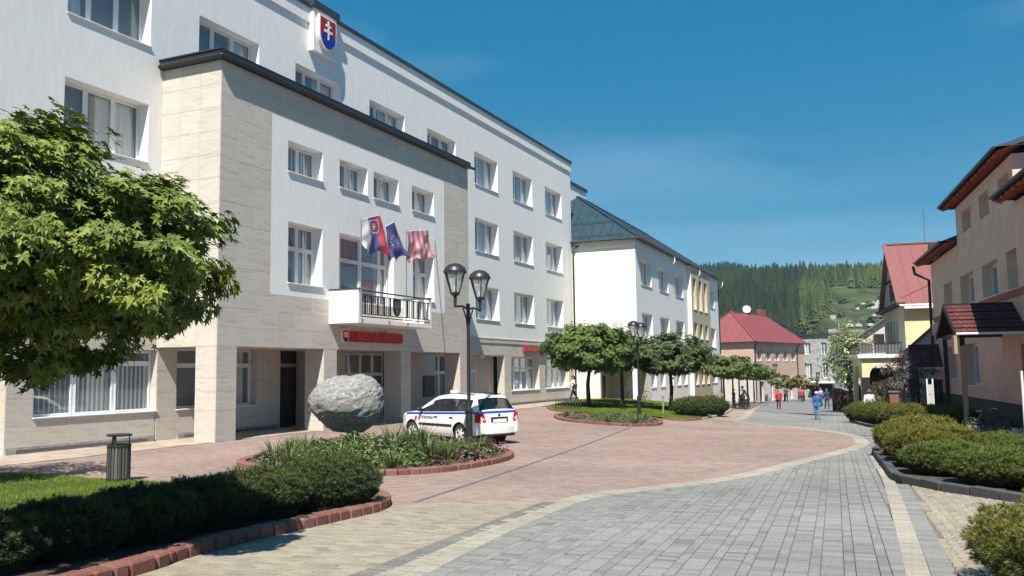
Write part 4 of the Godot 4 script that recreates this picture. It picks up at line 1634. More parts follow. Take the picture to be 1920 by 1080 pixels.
	box(st, O + Ug * 7.6 + Ug.cross(UP) * 0.05 + UP * 1.9, Vector3(3.0, 2.8, 0.12), Basis(Ug, UP, Ug.cross(UP)))
	obj(t, "shop_front", st, M["dark_room"])
	# the flats behind
	O = Vector3(-15.9, -5.0, -210.0)
	t = thing("apartment_block", "pale and olive block of flats far behind the grey house", "building", O)
	org = O
	var rr := []
	for r in [4.5, 7.6, 10.7, 13.0]:
		for u in [0.55, 2.75, 5.0]: rr.append([u, r, 0.95, 1.1])
	block(t, O, Vector3.RIGHT, 7.4, 14.9, 12.0, "olive_wall", rr, 0.1)
	st = sb()
	bx(st, -16.0, -15.5, -5.0, 10.1, -209.9, -209.0)
	obj(t, "stair_tower", st, M["old_grey"])
	st = sb()
	for y in [3.0, 6.1, 9.2, 12.3]: bx(st, -15.4, -14.3, y, y + 0.9, -209.9, -208.8)
	obj(t, "balcony", st, M["old_grey"])
	# the white gable beyond the bush
	O = Vector3(-6.2, -2.6, -106.0)
	t = thing("white_gable_house", "low white house with a long sloping gable beyond the flowering bush", "house", O)
	org = O
	st = sb()
	prism(st, V([0.0, 0.0, 7.4, 0.0, 7.4, 8.2, 4.6, 9.7, 0.0, 6.6]), 9.0, Transform3D(Basis(), O - Vector3(0, 0, 9.0)))
	obj(t, "wall", st, M["pale_plaster"])
	st = sb()
	bar(st, O + Vector3(-0.3, 6.55, -4.3), O + Vector3(4.6, 9.85, -4.3), 9.8, 0.15, Vector3.UP)
	bar(st, O + Vector3(4.6, 9.85, -4.3), O + Vector3(7.6, 8.25, -4.3), 9.8, 0.15, Vector3.UP)
	obj(t, "roof", st, M["deadgrey"])
	st = sb()
	bx(st, -3.4, -2.3, 3.6, 5.2, -105.98, -105.93)
	obj(t, "window", st, M["dark_room"])
	org = Vector3.ZERO
	t = thing("utility_pole", "tall pale concrete pole with crossarm before the flats", "utility pole", Vector3(-9.9, -4.2, -150.0))
	org = t.position
	st = sb()
	tube(st, [t.position, t.position + UP * 13.2], [0.22, 0.14], 8)
	obj(t, "shaft", st, M["concrete"])
	st = sb()
	bar(st, t.position + Vector3(-0.9, 12.0, 0), t.position + Vector3(0.9, 12.0, 0), 0.1, 0.1)
	obj(t, "crossarm", st, M["grey_metal"])
	t = thing("overhead_wires", "two thin dark wires strung across before the grey house", "wire", Vector3(-18.0, 3.5, -119.0))
	org = t.position
	st = sb()
	for y in [0.0, -1.7]:
		var pts := []
		for i in 13:
			var k := i / 12.0
			pts.append(Vector3(-18.0, 4.6 + y, -119.0).lerp(Vector3(-8.0, 6.2 + y * 0.6, -132.0), k) - UP * 0.5 * 4.0 * k * (1.0 - k))
		tube(st, pts, [0.018], 4)
	obj(t, "wire", st, M["black_metal"])
	org = Vector3.ZERO

# ---------------------------------------------------------------- the yellow house and the shaded row
func house_and_row() -> void:
	var C := Vector3(-0.1, -2.0, -66.0)
	var Ug := Vector3(0.148, 0, 0.989).normalized()
	var Us := Vector3(0.989, 0, -0.148).normalized()
	var Ng := Ug.cross(UP)
	var Ns := Us.cross(UP)
	var t := thing("yellow_house", "pale yellow house with steep faded red roof and gable to the street", "house", C)
	org = C
	var gw := 10.1
	var o := C - Ug * gw
	var hh := 7.9
	var rects := []
	for k in 4: rects.append([1.5 + k * 1.5, 5.25, 1.05, 1.7, [1.0]])
	block(t, o, Ug, gw, hh, 9.5, "gable_plaster", rects, 0.2, "brown_wood")
	var st := sb()
	quad(st, C + Ns * 0.01, C + Us * 9.5 + Ns * 0.01, C + Us * 9.5 + UP * hh + Ns * 0.01, C + UP * hh + Ns * 0.01)
	obj(t, "side_wall", st, M["yellow_plaster"])
	st = sb()
	var A := o + UP * hh
	var Bq := C + UP * hh
	var ap := (A + Bq) / 2 + UP * 4.6
	tri_out(st, A, Bq, ap, Ng)
	obj(t, "gable", st, M["gable_plaster"])
	for k in 3:
		win(t, A + Ug * (gw / 2 - 1.05 + k * 0.75) + UP * 0.5 + Ng * 0.04, Ug, 0.55, 1.3, 0.04, {"cols": [1.0], "sash": false, "frame": "brown_wood", "sill": false})
	st = sb()
	bar(st, A + Ug * 1.8 + UP * 2.0 + Ng * 0.1, A + Ug * 5.2 + UP * 2.0 + Ng * 0.1, 0.2, 0.1)
	bar(st, A - Ug * 0.5 + Ng * 0.25 + UP * -0.05, Bq + Ug * 0.5 + Ng * 0.25 - UP * 0.05, 0.6, 0.18)
	obj(t, "gable_eave", st, M["dark_wood"])
	st = sb()
	var e := 0.5
	var rl := 10.2
	var s0 := C + UP * (hh - 0.15) + Ug * e - Us * 0.35
	var s1 := o + UP * (hh - 0.15) - Ug * e - Us * 0.35
	var rp := ap + UP * 0.12 - Us * 0.35
	for q in [[s0, rp], [s1, rp]]:
		var n: Vector3 = (q[1] - q[0]).cross(Us).normalized()
		if n.y < 0: n = -n
		quad_out(st, q[0], q[0] + Us * rl, q[1] + Us * rl, q[1], n)
		quad_out(st, q[0] - n * 0.12, q[0] + Us * rl - n * 0.12, q[1] + Us * rl - n * 0.12, q[1] - n * 0.12, -n)
		quad_out(st, q[0], q[1], q[1] - n * 0.12, q[0] - n * 0.12, -Us)
		quad_out(st, q[0], q[0] + Us * rl, q[0] + Us * rl - n * 0.12, q[0] - n * 0.12, -UP)
	var roof := obj(t, "roof", st, M["faded_red_roof"])
	var n0 := (rp - s0).cross(Us).normalized()
	if n0.y < 0: n0 = -n0
	for k in range(1, 12):
		st = sb()
		bar(st, s0 + Us * k * 0.85 + n0 * 0.015, rp + Us * k * 0.85 + n0 * 0.015, 0.04, 0.05, n0)
		obj(roof, "roof_seam", st, M["faded_red_roof"])
	st = sb()
	bar(st, s0 + Us * 0.1 + (rp - s0) * 0.1 + n0 * 0.02, s0 + Us * 5.6 + (rp - s0) * 0.62 + n0 * 0.02, 0.09, 0.07, n0)
	bar(st, rp + UP * 0.04, rp + Us * rl + UP * 0.04, 0.25, 0.1)
	bar(st, s0 + UP * 0.03 - Us * 0.02, rp + UP * 0.05 - Us * 0.02, 0.28, 0.1)
	obj(roof, "ridge_cap", st, M["faded_red_roof"])
	st = sb()
	box(st, s0 + Us * 3.4 + (rp - s0) * 0.88 + n0 * 0.12, Vector3(1.0, 0.16, 0.9), Basis(Us, n0, Us.cross(n0)))
	obj(roof, "skylight", st, M["dark_room"])
	st = sb()
	tube(st, [rp + Us * 2.8, rp + Us * 2.8 + UP * 2.6], [0.03], 5)
	obj(roof, "lightning_rod", st, M["grey_metal"])
	st = sb()
	tube(st, [s0 + Ug * 0.08 - UP * 0.02, s0 + Ug * 0.08 + Us * 10.0 - UP * 0.02], [0.08], 6)
	bar(st, s0 + Us * 0.3 - UP * 0.17, s0 + Us * 10.0 - UP * 0.17, 0.25, 0.16)
	obj(t, "gutter", st, M["frame_white"])
	# the arched porch with a balcony on it
	var p0 := Vector3(-2.85, -2.0, -63.2)
	var ad := 2.35
	st = sb()
	var poly := V([0.0, 2.9, 0.0, 4.1, ad, 4.1, ad, 2.9])
	var fr := PackedVector2Array([Vector2(0, 0), Vector2(0, 4.15), Vector2(ad, 4.15), Vector2(ad, 0), Vector2(ad - 0.25, 0)])
	for i in 13: fr.append(Vector2(0.45 + 0.83 + 0.83 * cos(PI * i / 12.0), 2.95 + 0.83 * sin(PI * i / 12.0)))
	fr.append(Vector2(0.45, 0))
	prism(st, fr, 0.35, Transform3D(Basis(Us, UP, Ns), p0 - Ns * 0.35))
	var sd := PackedVector2Array([Vector2(0, 0), Vector2(0, 4.149), Vector2(6.0, 4.149), Vector2(6.0, 0), Vector2(5.5, 0)])
	for i in 13: sd.append(Vector2(3.0 + 2.4 * cos(PI * i / 12.0), 1.4 + 2.3 * sin(PI * i / 12.0)))
	sd.append(Vector2(0.5, 0))
	prism(st, sd, 0.3, Transform3D(Basis(-Ns, UP, Us), p0 - Ns * 0.352))
	var porch := obj(t, "arched_porch", st, M["yellow_plaster"])
	st = sb()
	box(st, p0 + Us * 0.22 + UP * 1.45 - Ns * 0.17, Vector3(0.5, 2.9, 0.42), Basis(Us, UP, Ns))
	obj(porch, "brown_base", st, M["dark_wood"])
	st = sb()
	box(st, p0 + Us * (ad / 2) + UP * 4.28 - Ns * 3.0, Vector3(ad + 0.5, 0.26, 6.5), Basis(Us, UP, Ns), 0.03)
	obj(porch, "balcony_floor", st, M["frame_white"])
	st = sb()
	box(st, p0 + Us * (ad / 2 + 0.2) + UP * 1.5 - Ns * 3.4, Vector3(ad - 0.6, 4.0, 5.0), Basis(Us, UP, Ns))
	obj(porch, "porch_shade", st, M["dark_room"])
	st = sb()
	var rb := p0 - Us * 0.1 + UP * 4.42
	bar(st, rb + UP * 0.75, rb + Us * 2.6 + UP * 0.75, 0.06, 0.06)
	bar(st, rb + UP * 0.75, rb - Ns * 5.5 + UP * 0.75, 0.06, 0.06)
	for i in 14: bar(st, rb + Us * i * 0.2, rb + Us * i * 0.2 + UP * 0.75, 0.025, 0.025)
	for i in 12: bar(st, rb - Ns * i * 0.45, rb - Ns * i * 0.45 + UP * 0.75, 0.03, 0.03)
	obj(porch, "balcony_railing", st, M["black_metal"])
	for k in 3:
		st = sb()
		box(st, rb + Us * (0.45 + k * 0.85) + UP * 0.38 - Ns * 0.04, Vector3(0.78, 0.6, 0.02), Basis(Us, UP, Ns))
		obj(porch, "railing_panel", st, M["deadgrey"])
	# lean-to roof at the near side
	st = sb()
	var l := [Vector3(-0.55, 2.25, -61.6), Vector3(-0.55, 2.25, -66.2), Vector3(2.9, 5.35, -66.2), Vector3(2.9, 5.35, -61.6)]
	quad_out(st, l[0], l[1], l[2], l[3], UP)
	quad_out(st, l[0] - UP * 0.15, l[1] - UP * 0.15, l[2] - UP * 0.15, l[3] - UP * 0.15, -UP)
	quad_out(st, l[0], l[3], l[3] - UP * 0.15, l[0] - UP * 0.15, Vector3.BACK)
	quad_out(st, l[0], l[1], l[1] - UP * 0.15, l[0] - UP * 0.15, Vector3.LEFT)
	var lr := obj(t, "lean_to_roof", st, M["faded_red_roof"])
	for k in 7:
		st = sb()
		var z := -61.8 - k * 0.66
		bar(st, Vector3(-0.55, 2.28, z), Vector3(2.9, 5.38, z), 0.04, 0.05)
		obj(lr, "roof_seam", st, M["faded_red_roof"])
	st = sb()
	prism(st, V([-0.3, -2.0, 2.8, -2.0, 2.8, 5.1, -0.3, 2.3]), 3.8, Transform3D(Basis(), Vector3(0, 0, -65.6)))
	obj(t, "lean_to_wall", st, M["pale_plaster"])
	org = Vector3.ZERO

	# the shaded row: three storeys nearer, two beyond
	var R := Vector3(1.3, -1.6, -50.0)
	var U := Vector3(0.115, 0, 0.993).normalized()
	var N := U.cross(UP)
	t = thing("row_building", "tan and terracotta three storey building in shade with red boarded eaves", "building", R)
	org = R
	var yb := -1.6
	var rc := []
	for q in [[3.55, 4.12, 2.3, 1.3], [7.85, 4.12, 2.85, 1.26], [12.33, 4.08, 2.7, 1.26], [16.4, 4.05, 1.4, 1.32], [20.0, 4.05, 2.6, 1.3], [3.6, 0.98, 2.4, 1.5], [7.95, 0.75, 2.7, 1.73]]:
		rc.append([q[0], q[1] - yb, q[2], q[3], [0.4, 0.6] if q[2] > 2.0 else [1.0]])
	var st2 := sb()
	var hlo := []
	var hhi := []
	for r in rc:
		if r[1] + yb < 3.5: hlo.append(Rect2(r[0], r[1], r[2], r[3]))
		else: hhi.append(Rect2(r[0], r[1] - (3.92 - yb), r[2], r[3]))
	wall(st2, R, U, 32.0, 3.92 - yb, hlo, 0.38)
	obj(t, "lower_wall", st2, M["row_pink"])
	st2 = sb()
	wall(st2, R + UP * (3.92 - yb), U, 32.0, 6.8 - 3.92, hhi, 0.38)
	var w3 := []
	for q in [[9.03, 7.02, 1.93, 0.95], [12.6, 7.02, 1.7, 0.95], [15.9, 6.98, 1.6, 0.97]]: w3.append(q)
	var h3 := []
	for q in w3: h3.append(Rect2(q[0] - 7.7, q[1] - 6.8, q[2], q[3]))
	wall(st2, R + U * 7.7 + UP * (6.8 - yb), U, 10.3, 1.6, h3, 0.38)
	var Q := R + U * 7.7 + UP * (6.8 - yb)
	quad_out(st2, Q - N * 10.0, Q, Q + UP * 1.6, Q - N * 10.0 + UP * 1.6, -U)
	var Qe := Q + U * 10.3
	quad_out(st2, Qe - N * 10.0, Qe, Qe + UP * 1.6, Qe - N * 10.0 + UP * 1.6, U)
	quad_out(st2, R - N * 10.0, R, R + UP * (6.8 - yb), R - N * 10.0 + UP * (6.8 - yb), -U)
	quad_out(st2, R + U * 32.0 - N * 10.0, R + U * 32.0, R + U * 32.0 + UP * 8.4, R + U * 32.0 - N * 10.0 + UP * 8.4, U)
	quad_out(st2, R - N * 10.0, R - N * 10.0 + U * 32.0, R - N * 10.0 + U * 32.0 + UP * 8.4, R - N * 10.0 + UP * 8.4, -N)
	obj(t, "wall", st2, M["row_plaster"])
	st2 = sb()
	box(st2, R + U * 16.0 - N * 5.4 + UP * 4.1, Vector3(8.8, 8.0, 31.0), Basis(-N, UP, U))
	box(st2, R + U * 12.85 - N * 5.4 + UP * 9.0, Vector3(8.8, 1.75, 9.6), Basis(-N, UP, U))
	obj(t, "inner_rooms", st2, M["interior"])
	for r in rc: win(t, R + U * r[0] + UP * r[1], U, r[2], r[3], 0.38, {"cols": r[4], "curtain": [0.4, 1.0]})
	for q in w3: win(t, R + U * q[0] + UP * (q[1] - yb), U, q[2], q[3], 0.38, {"cols": [0.5, 0.5]})
	st2 = sb()
	box(st2, R + U * 16.0 + N * 0.0 + UP * (3.92 - yb), Vector3(0.07, 0.24, 32.0), Basis(-N, UP, U))
	obj(t, "terracotta_band", st2, M["row_band"])
	st2 = sb()
	box(st2, R + U * 16.0 + N * 0.02 + UP * (0.3 - yb) / 2, Vector3(0.07, 0.3 - yb, 32.0), Basis(-N, UP, U))
	obj(t, "plinth", st2, M["dark_plinth"])
	for k in 6:
		st2 = sb()
		box(st2, R + U * (0.95 + k * 1.2) + N * 0.1 + UP * (3.42 - yb), Vector3(0.14, 0.6, 1.185), Basis(-N, UP, U), 0.01)
		obj(t, "fascia_panel", st2, mat("fascia_grey", L(0.42, 0.34, 0.34), 0.5, T["mottle"], 1.0))
	# eaves
	for q in [[-0.8, 7.69, 6.85, 0.6], [7.15, 18.5, 8.42, 0.5], [18.02, 32.6, 6.85, 0.6]]:
		var a: Vector3 = R + U * q[0] + UP * (q[2] - yb)
		var ln: float = q[1] - q[0]
		st2 = sb()
		quad_out(st2, a + N * q[3], a + N * q[3] + U * ln, a - N * 0.3 + U * ln + UP * 0.25, a - N * 0.3 + UP * 0.25, -UP)
		quad_out(st2, a + N * q[3] + UP * 0.12, a + N * q[3], a - N * 0.3 + UP * 0.25, a - N * 0.3 + UP * 0.5, -U)
		var ev := obj(t, "soffit", st2, M["soffit"])
		for k in int(ln / 0.75):
			st2 = sb()
			bar(st2, a + U * (0.2 + k * 0.75) + N * (q[3] - 0.02) - UP * 0.03, a + U * (0.2 + k * 0.75) + UP * 0.16, 0.1, 0.12)
			obj(ev, "rafter_end", st2, M["soffit"])
		st2 = sb()
		var top: Vector3 = a + UP * 0.14 + N * (q[3] + 0.05)
		var pk: Vector3 = a - N * 5.0 + UP * 2.4
		quad_out(st2, top, top + U * ln, pk + U * (ln - 3.0), pk + U * 3.0, N + UP)
		tri_out(st2, top, pk + U * 3.0, a - N * 10.5 + UP * 0.14, -U + UP)
		quad_out(st2, a - N * 10.5 + UP * 0.14, a - N * 10.5 + U * ln + UP * 0.14, pk + U * (ln - 3.0), pk + U * 3.0, -N + UP)
		quad_out(st2, top - UP * 0.10, top + U * ln - UP * 0.10, top + U * ln + UP * 0.01, top + UP * 0.01, N)
		tri_out(st2, top + U * ln, pk + U * (ln - 3.0), a - N * 10.5 + U * ln + UP * 0.14, U + UP)
		quad_out(st2, top - UP * 0.12, top + UP * 0.02, a - N * 10.5 + UP * 0.14, a - N * 10.5, -U)
		obj(t, "roof", st2, M["navy"])
		st2 = sb()
		tube(st2, [top + N * 0.05 - UP * 0.02, top + N * 0.05 + U * ln - UP * 0.02], [0.05], 7)
		obj(t, "gutter", st2, M["black_metal"])
	st2 = sb()
	tube(st2, [R - U * 0.7 + N * 0.75 + UP * (6.8 - yb), R - U * 0.55 + N * 0.7 + UP * (6.4 - yb), R - U * 0.05 + N * 0.12 + UP * (6.0 - yb), R - U * 0.05 + N * 0.12 + UP * 0.2], [0.075], 7)
	obj(t, "downpipe", st2, M["black_metal"])
	st2 = sb()
	box(st2, R + U * 19.4 + N * 0.03 + UP * 2.0, Vector3(0.05, 3.7, 3.2), Basis(-N, UP, U))
	var en := obj(t, "entrance_surround", st2, mat("orange_red", L(0.30, 0.065, 0.03), 0.8))
	st2 = sb()
	box(st2, R + U * 20.0 + N * 0.06 + UP * 1.7, Vector3(0.05, 3.0, 1.3), Basis(-N, UP, U))
	obj(en, "door", st2, M["dark_wood"])
	org = Vector3.ZERO
	t.position = Vector3(1.586, -2.304, -61.0)
	t.scale = Vector3.ONE * 1.22
	R = Vector3(1.586, -1.9, -61.0)
	canopy(R + U * 20.5, U, N, 2.3, 2.5, 4.06, 2.84, "shingled entrance canopy on dark posts with hanging box sign", true)
	canopy(R + U * 1.25, U, N, 1.22, 1.65, 2.84, 1.5, "small shingled canopy over the garden gate by the corner", false)
	street_side()

func canopy(w0: Vector3, U: Vector3, N: Vector3, half: float, out: float, yr_: float, ye: float, label: String, big: bool) -> void:
	var g := Vector3(w0.x, G(w0.x, w0.z), w0.z) + N * out * 0.5
	var t := thing("entrance_canopy", label, "canopy", g, 0.0, "shingled canopies on the row")
	org = g
	var b := Vector3(w0.x, 0, w0.z)
	var r0 := b + UP * yr_
	var r1 := r0 + N * out
	for s in [1.0, -1.0]:
		var e0: Vector3 = b + U * half * s + UP * ye
		var e1 := e0 + N * out
		var nn := (r1 - e1).cross(N).normalized()
		if nn.y < 0: nn = -nn
		var st := sb()
		quad_out(st, e0, e1, r1, r0, nn)
		quad_out(st, e0 - nn * 0.05, e1 - nn * 0.05, r1 - nn * 0.05, r0 - nn * 0.05, -nn)
		var slope := obj(t, "roof_slope", st, M["dark_wood"])
		# courses of shingles, each shingle a piece
		var run := (r0 - e0)
		var sl := run.length()
		var dirn := run / sl
		var rowsn := 7 if big else 6
		var colsn := int(out / 0.2)
		for i in rowsn:
			for j in colsn + 1:
				var off := 0.5 if i % 2 else 0.0
				var x0 := clampf((j - off) / colsn, 0.0, 1.0) * out
				var x1 := clampf((j + 1 - off) / colsn, 0.0, 1.0) * out
				if x1 - x0 < 0.03: continue
				var ln := sl / rowsn
				var key := "sh%.2f_%.2f" % [x1 - x0, ln]
				if not cache.has(key):
					var so := org
					org = Vector3.ZERO
					var s3 := sb()
					var w := x1 - x0 - 0.006
					var pl := PackedVector2Array([Vector2(0, ln + 0.02), Vector2(0, 0.05), Vector2(w * 0.2, 0.0), Vector2(w * 0.8, 0.0), Vector2(w, 0.05), Vector2(w, ln + 0.02)])
					prism(s3, pl, 0.022, Transform3D())
					org = so
					cache[key] = s3.commit()
				var dl := (dirn - nn * 0.12).normalized()
				var B := Basis(N, dl, N.cross(dl))
				if B.z.dot(nn) < 0: B = Basis(-N, dl, (-N).cross(dl))
				var at := e0 + N * (x0 if B.x.dot(N) > 0 else x1 - 0.006) + dirn * (i * ln) + nn * 0.036
				B = B.rotated(N, (-1.0 if B.x.dot(N) > 0 else -1.0) * 0.05 * s * (1.0 if U.cross(UP).dot(N) > 0 else -1.0) * 0.0)
				mi(slope, "shingle", cache[key], mat("shingle_%d" % ((i * 3 + j * 5) % 3), [L(0.14, 0.036, 0.034), L(0.115, 0.03, 0.03), L(0.165, 0.045, 0.042)][(i * 3 + j * 5) % 3], 0.85, T["mottle"], 0.4), Transform3D(B, at - org + nn * 0.012 * (i % 2)))
		var s4 := sb()
		tube(s4, [e0 + U * s * 0.05 - UP * 0.03, e1 + U * s * 0.05 - UP * 0.03], [0.05], 7)
		obj(t, "gutter", s4, M["frame_white"])
		s4 = sb()
		bar(s4, e1 + N * 0.03 - UP * 0.03, r1 + N * 0.03 - UP * 0.03, 0.05, 0.2)
		obj(t, "barge_board", s4, M["dark_wood"])
		s4 = sb()
		var pb: Vector3 = b + U * (half - 0.3) * s + N * (out - 0.25)
		bx(s4, pb.x - 0.09, pb.x + 0.09, G(pb.x, pb.z) - 0.1, ye + 0.05, pb.z - 0.09, pb.z + 0.09, 0.01)
		obj(t, "post", s4, M["dark_wood"])
	var s5 := sb()
	bar(s5, b + U * (half - 0.3) + N * (out - 0.25) + UP * (ye - 0.05), b - U * (half - 0.3) + N * (out - 0.25) + UP * (ye - 0.05), 0.14, 0.18)
	bar(s5, r0 + UP * 0.03, r1 + N * 0.06 + UP * 0.03, 0.16, 0.08)
	obj(t, "beam", s5, M["dark_wood"])
	org = Vector3.ZERO
	if big:
		var p := b + U * (half - 0.1) + N * (out + 0.05) + UP * (ye - 0.45)
		t = thing("box_sign", "pale square box sign hanging from the canopy corner", "sign", p)
		org = p
		s5 = sb()
		box(s5, p, Vector3(0.12, 0.72, 0.5), Basis(-N, UP, U), 0.015)
		obj(t, "box", s5, mat("sign_tan", L(0.35, 0.27, 0.16), 0.7))
		s5 = sb()
		tube(s5, [p + UP * 0.36, p + UP * 0.6], [0.012], 5)
		obj(t, "hanger", s5, M["black_metal"])
		org = Vector3.ZERO

func street_side() -> void:
	# fence with its brick pier
	var a := Vector2(-0.83, -54.0)
	var p := gp(a.x, a.y)
	var t := thing("brick_pier", "square brick gate pier with a stone cap beside the fence", "pier", p)
	org = p
	for i in 20:
		for q in [[0.0, 0.0]]:
			var st := sb()
			bx(st, p.x - 0.24, p.x + 0.24, p.y + i * 0.078, p.y + i * 0.078 + 0.07, p.z - 0.24, p.z + 0.24)
			obj(t, "brick_course", st, mat("brick_%d" % (i % 3), [L(0.30, 0.135, 0.085), L(0.26, 0.115, 0.075), L(0.33, 0.155, 0.10)][i % 3], 0.9, T["mottle"], 0.25))
	var st := sb()
	bx(st, p.x - 0.22, p.x + 0.22, p.y, p.y + 1.56, p.z - 0.22, p.z + 0.22)
	obj(t, "mortar", st, M["concrete"])
	st = sb()
	bx(st, p.x - 0.3, p.x + 0.3, p.y + 1.56, p.y + 1.66, p.z - 0.3, p.z + 0.3, 0.02)
	obj(t, "cap", st, M["deadgrey"])
	var b := Vector2(0.85, -59.4)
	p = gp(-0.1, -52.0)
	t = thing("iron_fence", "dark iron bar fence on a low wall between brick pier and canopy", "fence", p)
	org = p
	st = sb()
	bar(st, gp(a.x, a.y, 0.15), gp(b.x, b.y, 0.15), 0.2, 0.4)
	obj(t, "low_wall", st, M["concrete"])
	for y in [0.45, 1.35]:
		st = sb()
		bar(st, gp(a.x, a.y, y), gp(b.x, b.y, y), 0.04, 0.05)
		obj(t, "rail", st, M["black_metal"])
	for i in range(1, 30):
		var q := a.lerp(b, i / 30.0)
		st = sb()
		tube(st, [gp(q.x, q.y, 0.35), gp(q.x, q.y, 1.5)], [0.014], 5)
		obj(t, "fence_bar", st, M["black_metal"])
	p = gp(1.4, -59.2)
	t = thing("garden_gate", "solid brown boarded gate under the small canopy", "gate", p)
	org = p
	for i in 6:
		st = sb()
		bx(st, 0.86 + i * 0.17, 0.86 + i * 0.17 + 0.162, p.y + 0.06, p.y + 2.35, -59.22, -59.18, 0.006)
		obj(t, "board", st, M["brown_wood"])
	st = sb()
	bx(st, 0.86, 1.86, p.y + 2.4, p.y + 2.85, -59.2, -59.16)
	obj(t, "fretwork", st, M["frame_white"])
	p = gp(-4.4, -74.0)
	t = thing("board_fence", "dark red brown board fence behind the flowering bush", "fence", p)
	org = p
	for i in 26:
		st = sb()
		var x := -5.6 + i * 0.13
		bx(st, x, x + 0.124, p.y, p.y + 1.75 + 0.1 * sin(i * 0.5), -73.6 + i * 0.17, -73.57 + i * 0.17, 0.005)
		obj(t, "board", st, M["brown_wood"])
	# signs
	p = gp(3.3, -29.6)
	t = thing("purple_sign", "purple signboard in a white frame on two white legs", "sign", p, 0.25)
	org = Vector3.ZERO
	st = sb()
	bx(st, -0.3, 0.3, 0.72, 1.95, -0.02, 0.02, 0.01)
	var bd := obj(t, "board", st, mat("purple", L(0.13, 0.02, 0.10), 0.5))
	st = sb()
	for k in 9: bx(st, -0.2, -0.02 + 0.05 * (k % 3), 1.78 - k * 0.09, 1.81 - k * 0.09, 0.021, 0.024)
	obj(bd, "printed_lines", st, M["frame_white"])
	for x in [-0.33, 0.33]:
		st = sb()
		bx(st, x - 0.03, x + 0.03, 0, 2.2, -0.03, 0.03, 0.006)
		obj(t, "leg", st, M["frame_white"])
	p = gp(0.85, -45.2)
	t = thing("info_board", "white notice board on two thin posts before the gate", "notice board", p, 1.15)
	st = sb()
	bx(st, -0.26, 0.26, 1.0, 1.95, -0.02, 0.02, 0.008)
	bd = obj(t, "board", st, M["pale_plaster"])
	st = sb()
	for q in [[-0.2, -0.02, 1.55, 1.9], [0.03, 0.22, 1.5, 1.9], [-0.2, -0.02, 1.08, 1.45], [0.03, 0.22, 1.1, 1.42]]: bx(st, q[0], q[1], q[2], q[3], 0.021, 0.025)
	obj(bd, "paper", st, M["frame_white"])
	for x in [-0.3, 0.3]:
		st = sb()
		bx(st, x - 0.03, x + 0.03, 0, 2.2, -0.03, 0.03, 0.006)
		obj(t, "post", st, M["frame_white"])
	bicycle("bicycle", "black bicycle leaning at the canopy post beside white flower pots", gp(2.45, -36.0), 0.2)
	bicycle("bicycle", "small dark bicycle parked in the corner porch of the cream block", gp(-17.9, -62.3, 0.05), 0.3)
	for i in 3:
		p = gp([2.0, 2.3, 3.3][i], [-36.6, -37.2, -34.9][i])
		t = thing("flower_pot", ["white flower pot with a dark plant beside the bicycle wheel", "white flower pot with a dark plant close to the wall", "white flower pot with a dark plant near the purple sign"][i], "flower pot", p, 0.0, "flower pots by the entrance")
		st = sb()
		lathe(st, [Vector2(0.0, 0.0), Vector2(0.13, 0.0), Vector2(0.19, 0.36), Vector2(0.17, 0.36), Vector2(0.15, 0.3), Vector2(0.0, 0.3)], 14)
		obj(t, "pot", st, M["frame_white"])
		var xs := []
		var cs := []
		for k in 60:
			var d := Vector3(rng.randfn(), rng.randfn() * 0.7 + 0.6, rng.randfn()).normalized()
			xs.append(Transform3D(Basis(UP, rng.randf() * TAU).rotated(Vector3.RIGHT, rng.randfn() * 0.8).scaled(Vector3.ONE * 0.12), Vector3(0, 0.4, 0) + d * rng.randf_range(0.05, 0.25)))
			cs.append(L(0.03, 0.05, 0.02))
		many(t, "foliage", leaf_mesh("plain"), xs, cs).material_override = M["leaf"]
	org = Vector3.ZERO

func bicycle(called: String, label: String, at: Vector3, turn: float) -> void:
	var t := thing(called, label, "bicycle", at, turn)
	var o := org
	org = Vector3.ZERO
	var st := sb()
	for x in [-0.52, 0.52]:
		st = sb()
		var ring := []
		for i in 25: ring.append(Vector3(x + 0.33 * cos(TAU * i / 24.0), 0.35 + 0.33 * sin(TAU * i / 24.0), 0))
		tube(st, ring, [0.02], 6, false)
		var w := obj(t, "wheel", st, M["rubber"])
		st = sb()
		for i in 12: bar(st, Vector3(x, 0.35, 0), Vector3(x + 0.32 * cos(TAU * i / 12.0), 0.35 + 0.32 * sin(TAU * i / 12.0), 0), 0.004, 0.004, Vector3.BACK)
		lathe(st, [Vector2(0.03, -0.05), Vector2(0.03, 0.05)], 8, Vector3(x, 0.35, 0), Basis(Vector3.RIGHT, PI / 2))
		obj(w, "spokes", st, M["steel"])
	st = sb()
	for q in [[Vector3(-0.52, 0.35, 0), Vector3(-0.08, 0.33, 0)], [Vector3(-0.08, 0.33, 0), Vector3(-0.2, 0.85, 0)], [Vector3(-0.52, 0.35, 0), Vector3(-0.18, 0.78, 0)], [Vector3(-0.08, 0.33, 0), Vector3(0.36, 0.75, 0)], [Vector3(-0.18, 0.78, 0), Vector3(0.33, 0.82, 0)], [Vector3(0.52, 0.35, 0), Vector3(0.32, 0.95, 0)]]:
		tube(st, q, [0.018], 6)
	obj(t, "frame", st, M["black_metal"])
	st = sb()
	tube(st, [Vector3(0.25, 1.0, -0.28), Vector3(0.34, 1.0, -0.1), Vector3(0.34, 1.0, 0.1), Vector3(0.25, 1.0, 0.28)], [0.014], 6)
	obj(t, "handlebar", st, M["steel"])
	st = sb()
	box(st, Vector3(-0.22, 0.9, 0), Vector3(0.26, 0.06, 0.15), Basis(), 0.025)
	obj(t, "saddle", st, M["rubber"])
	org = o

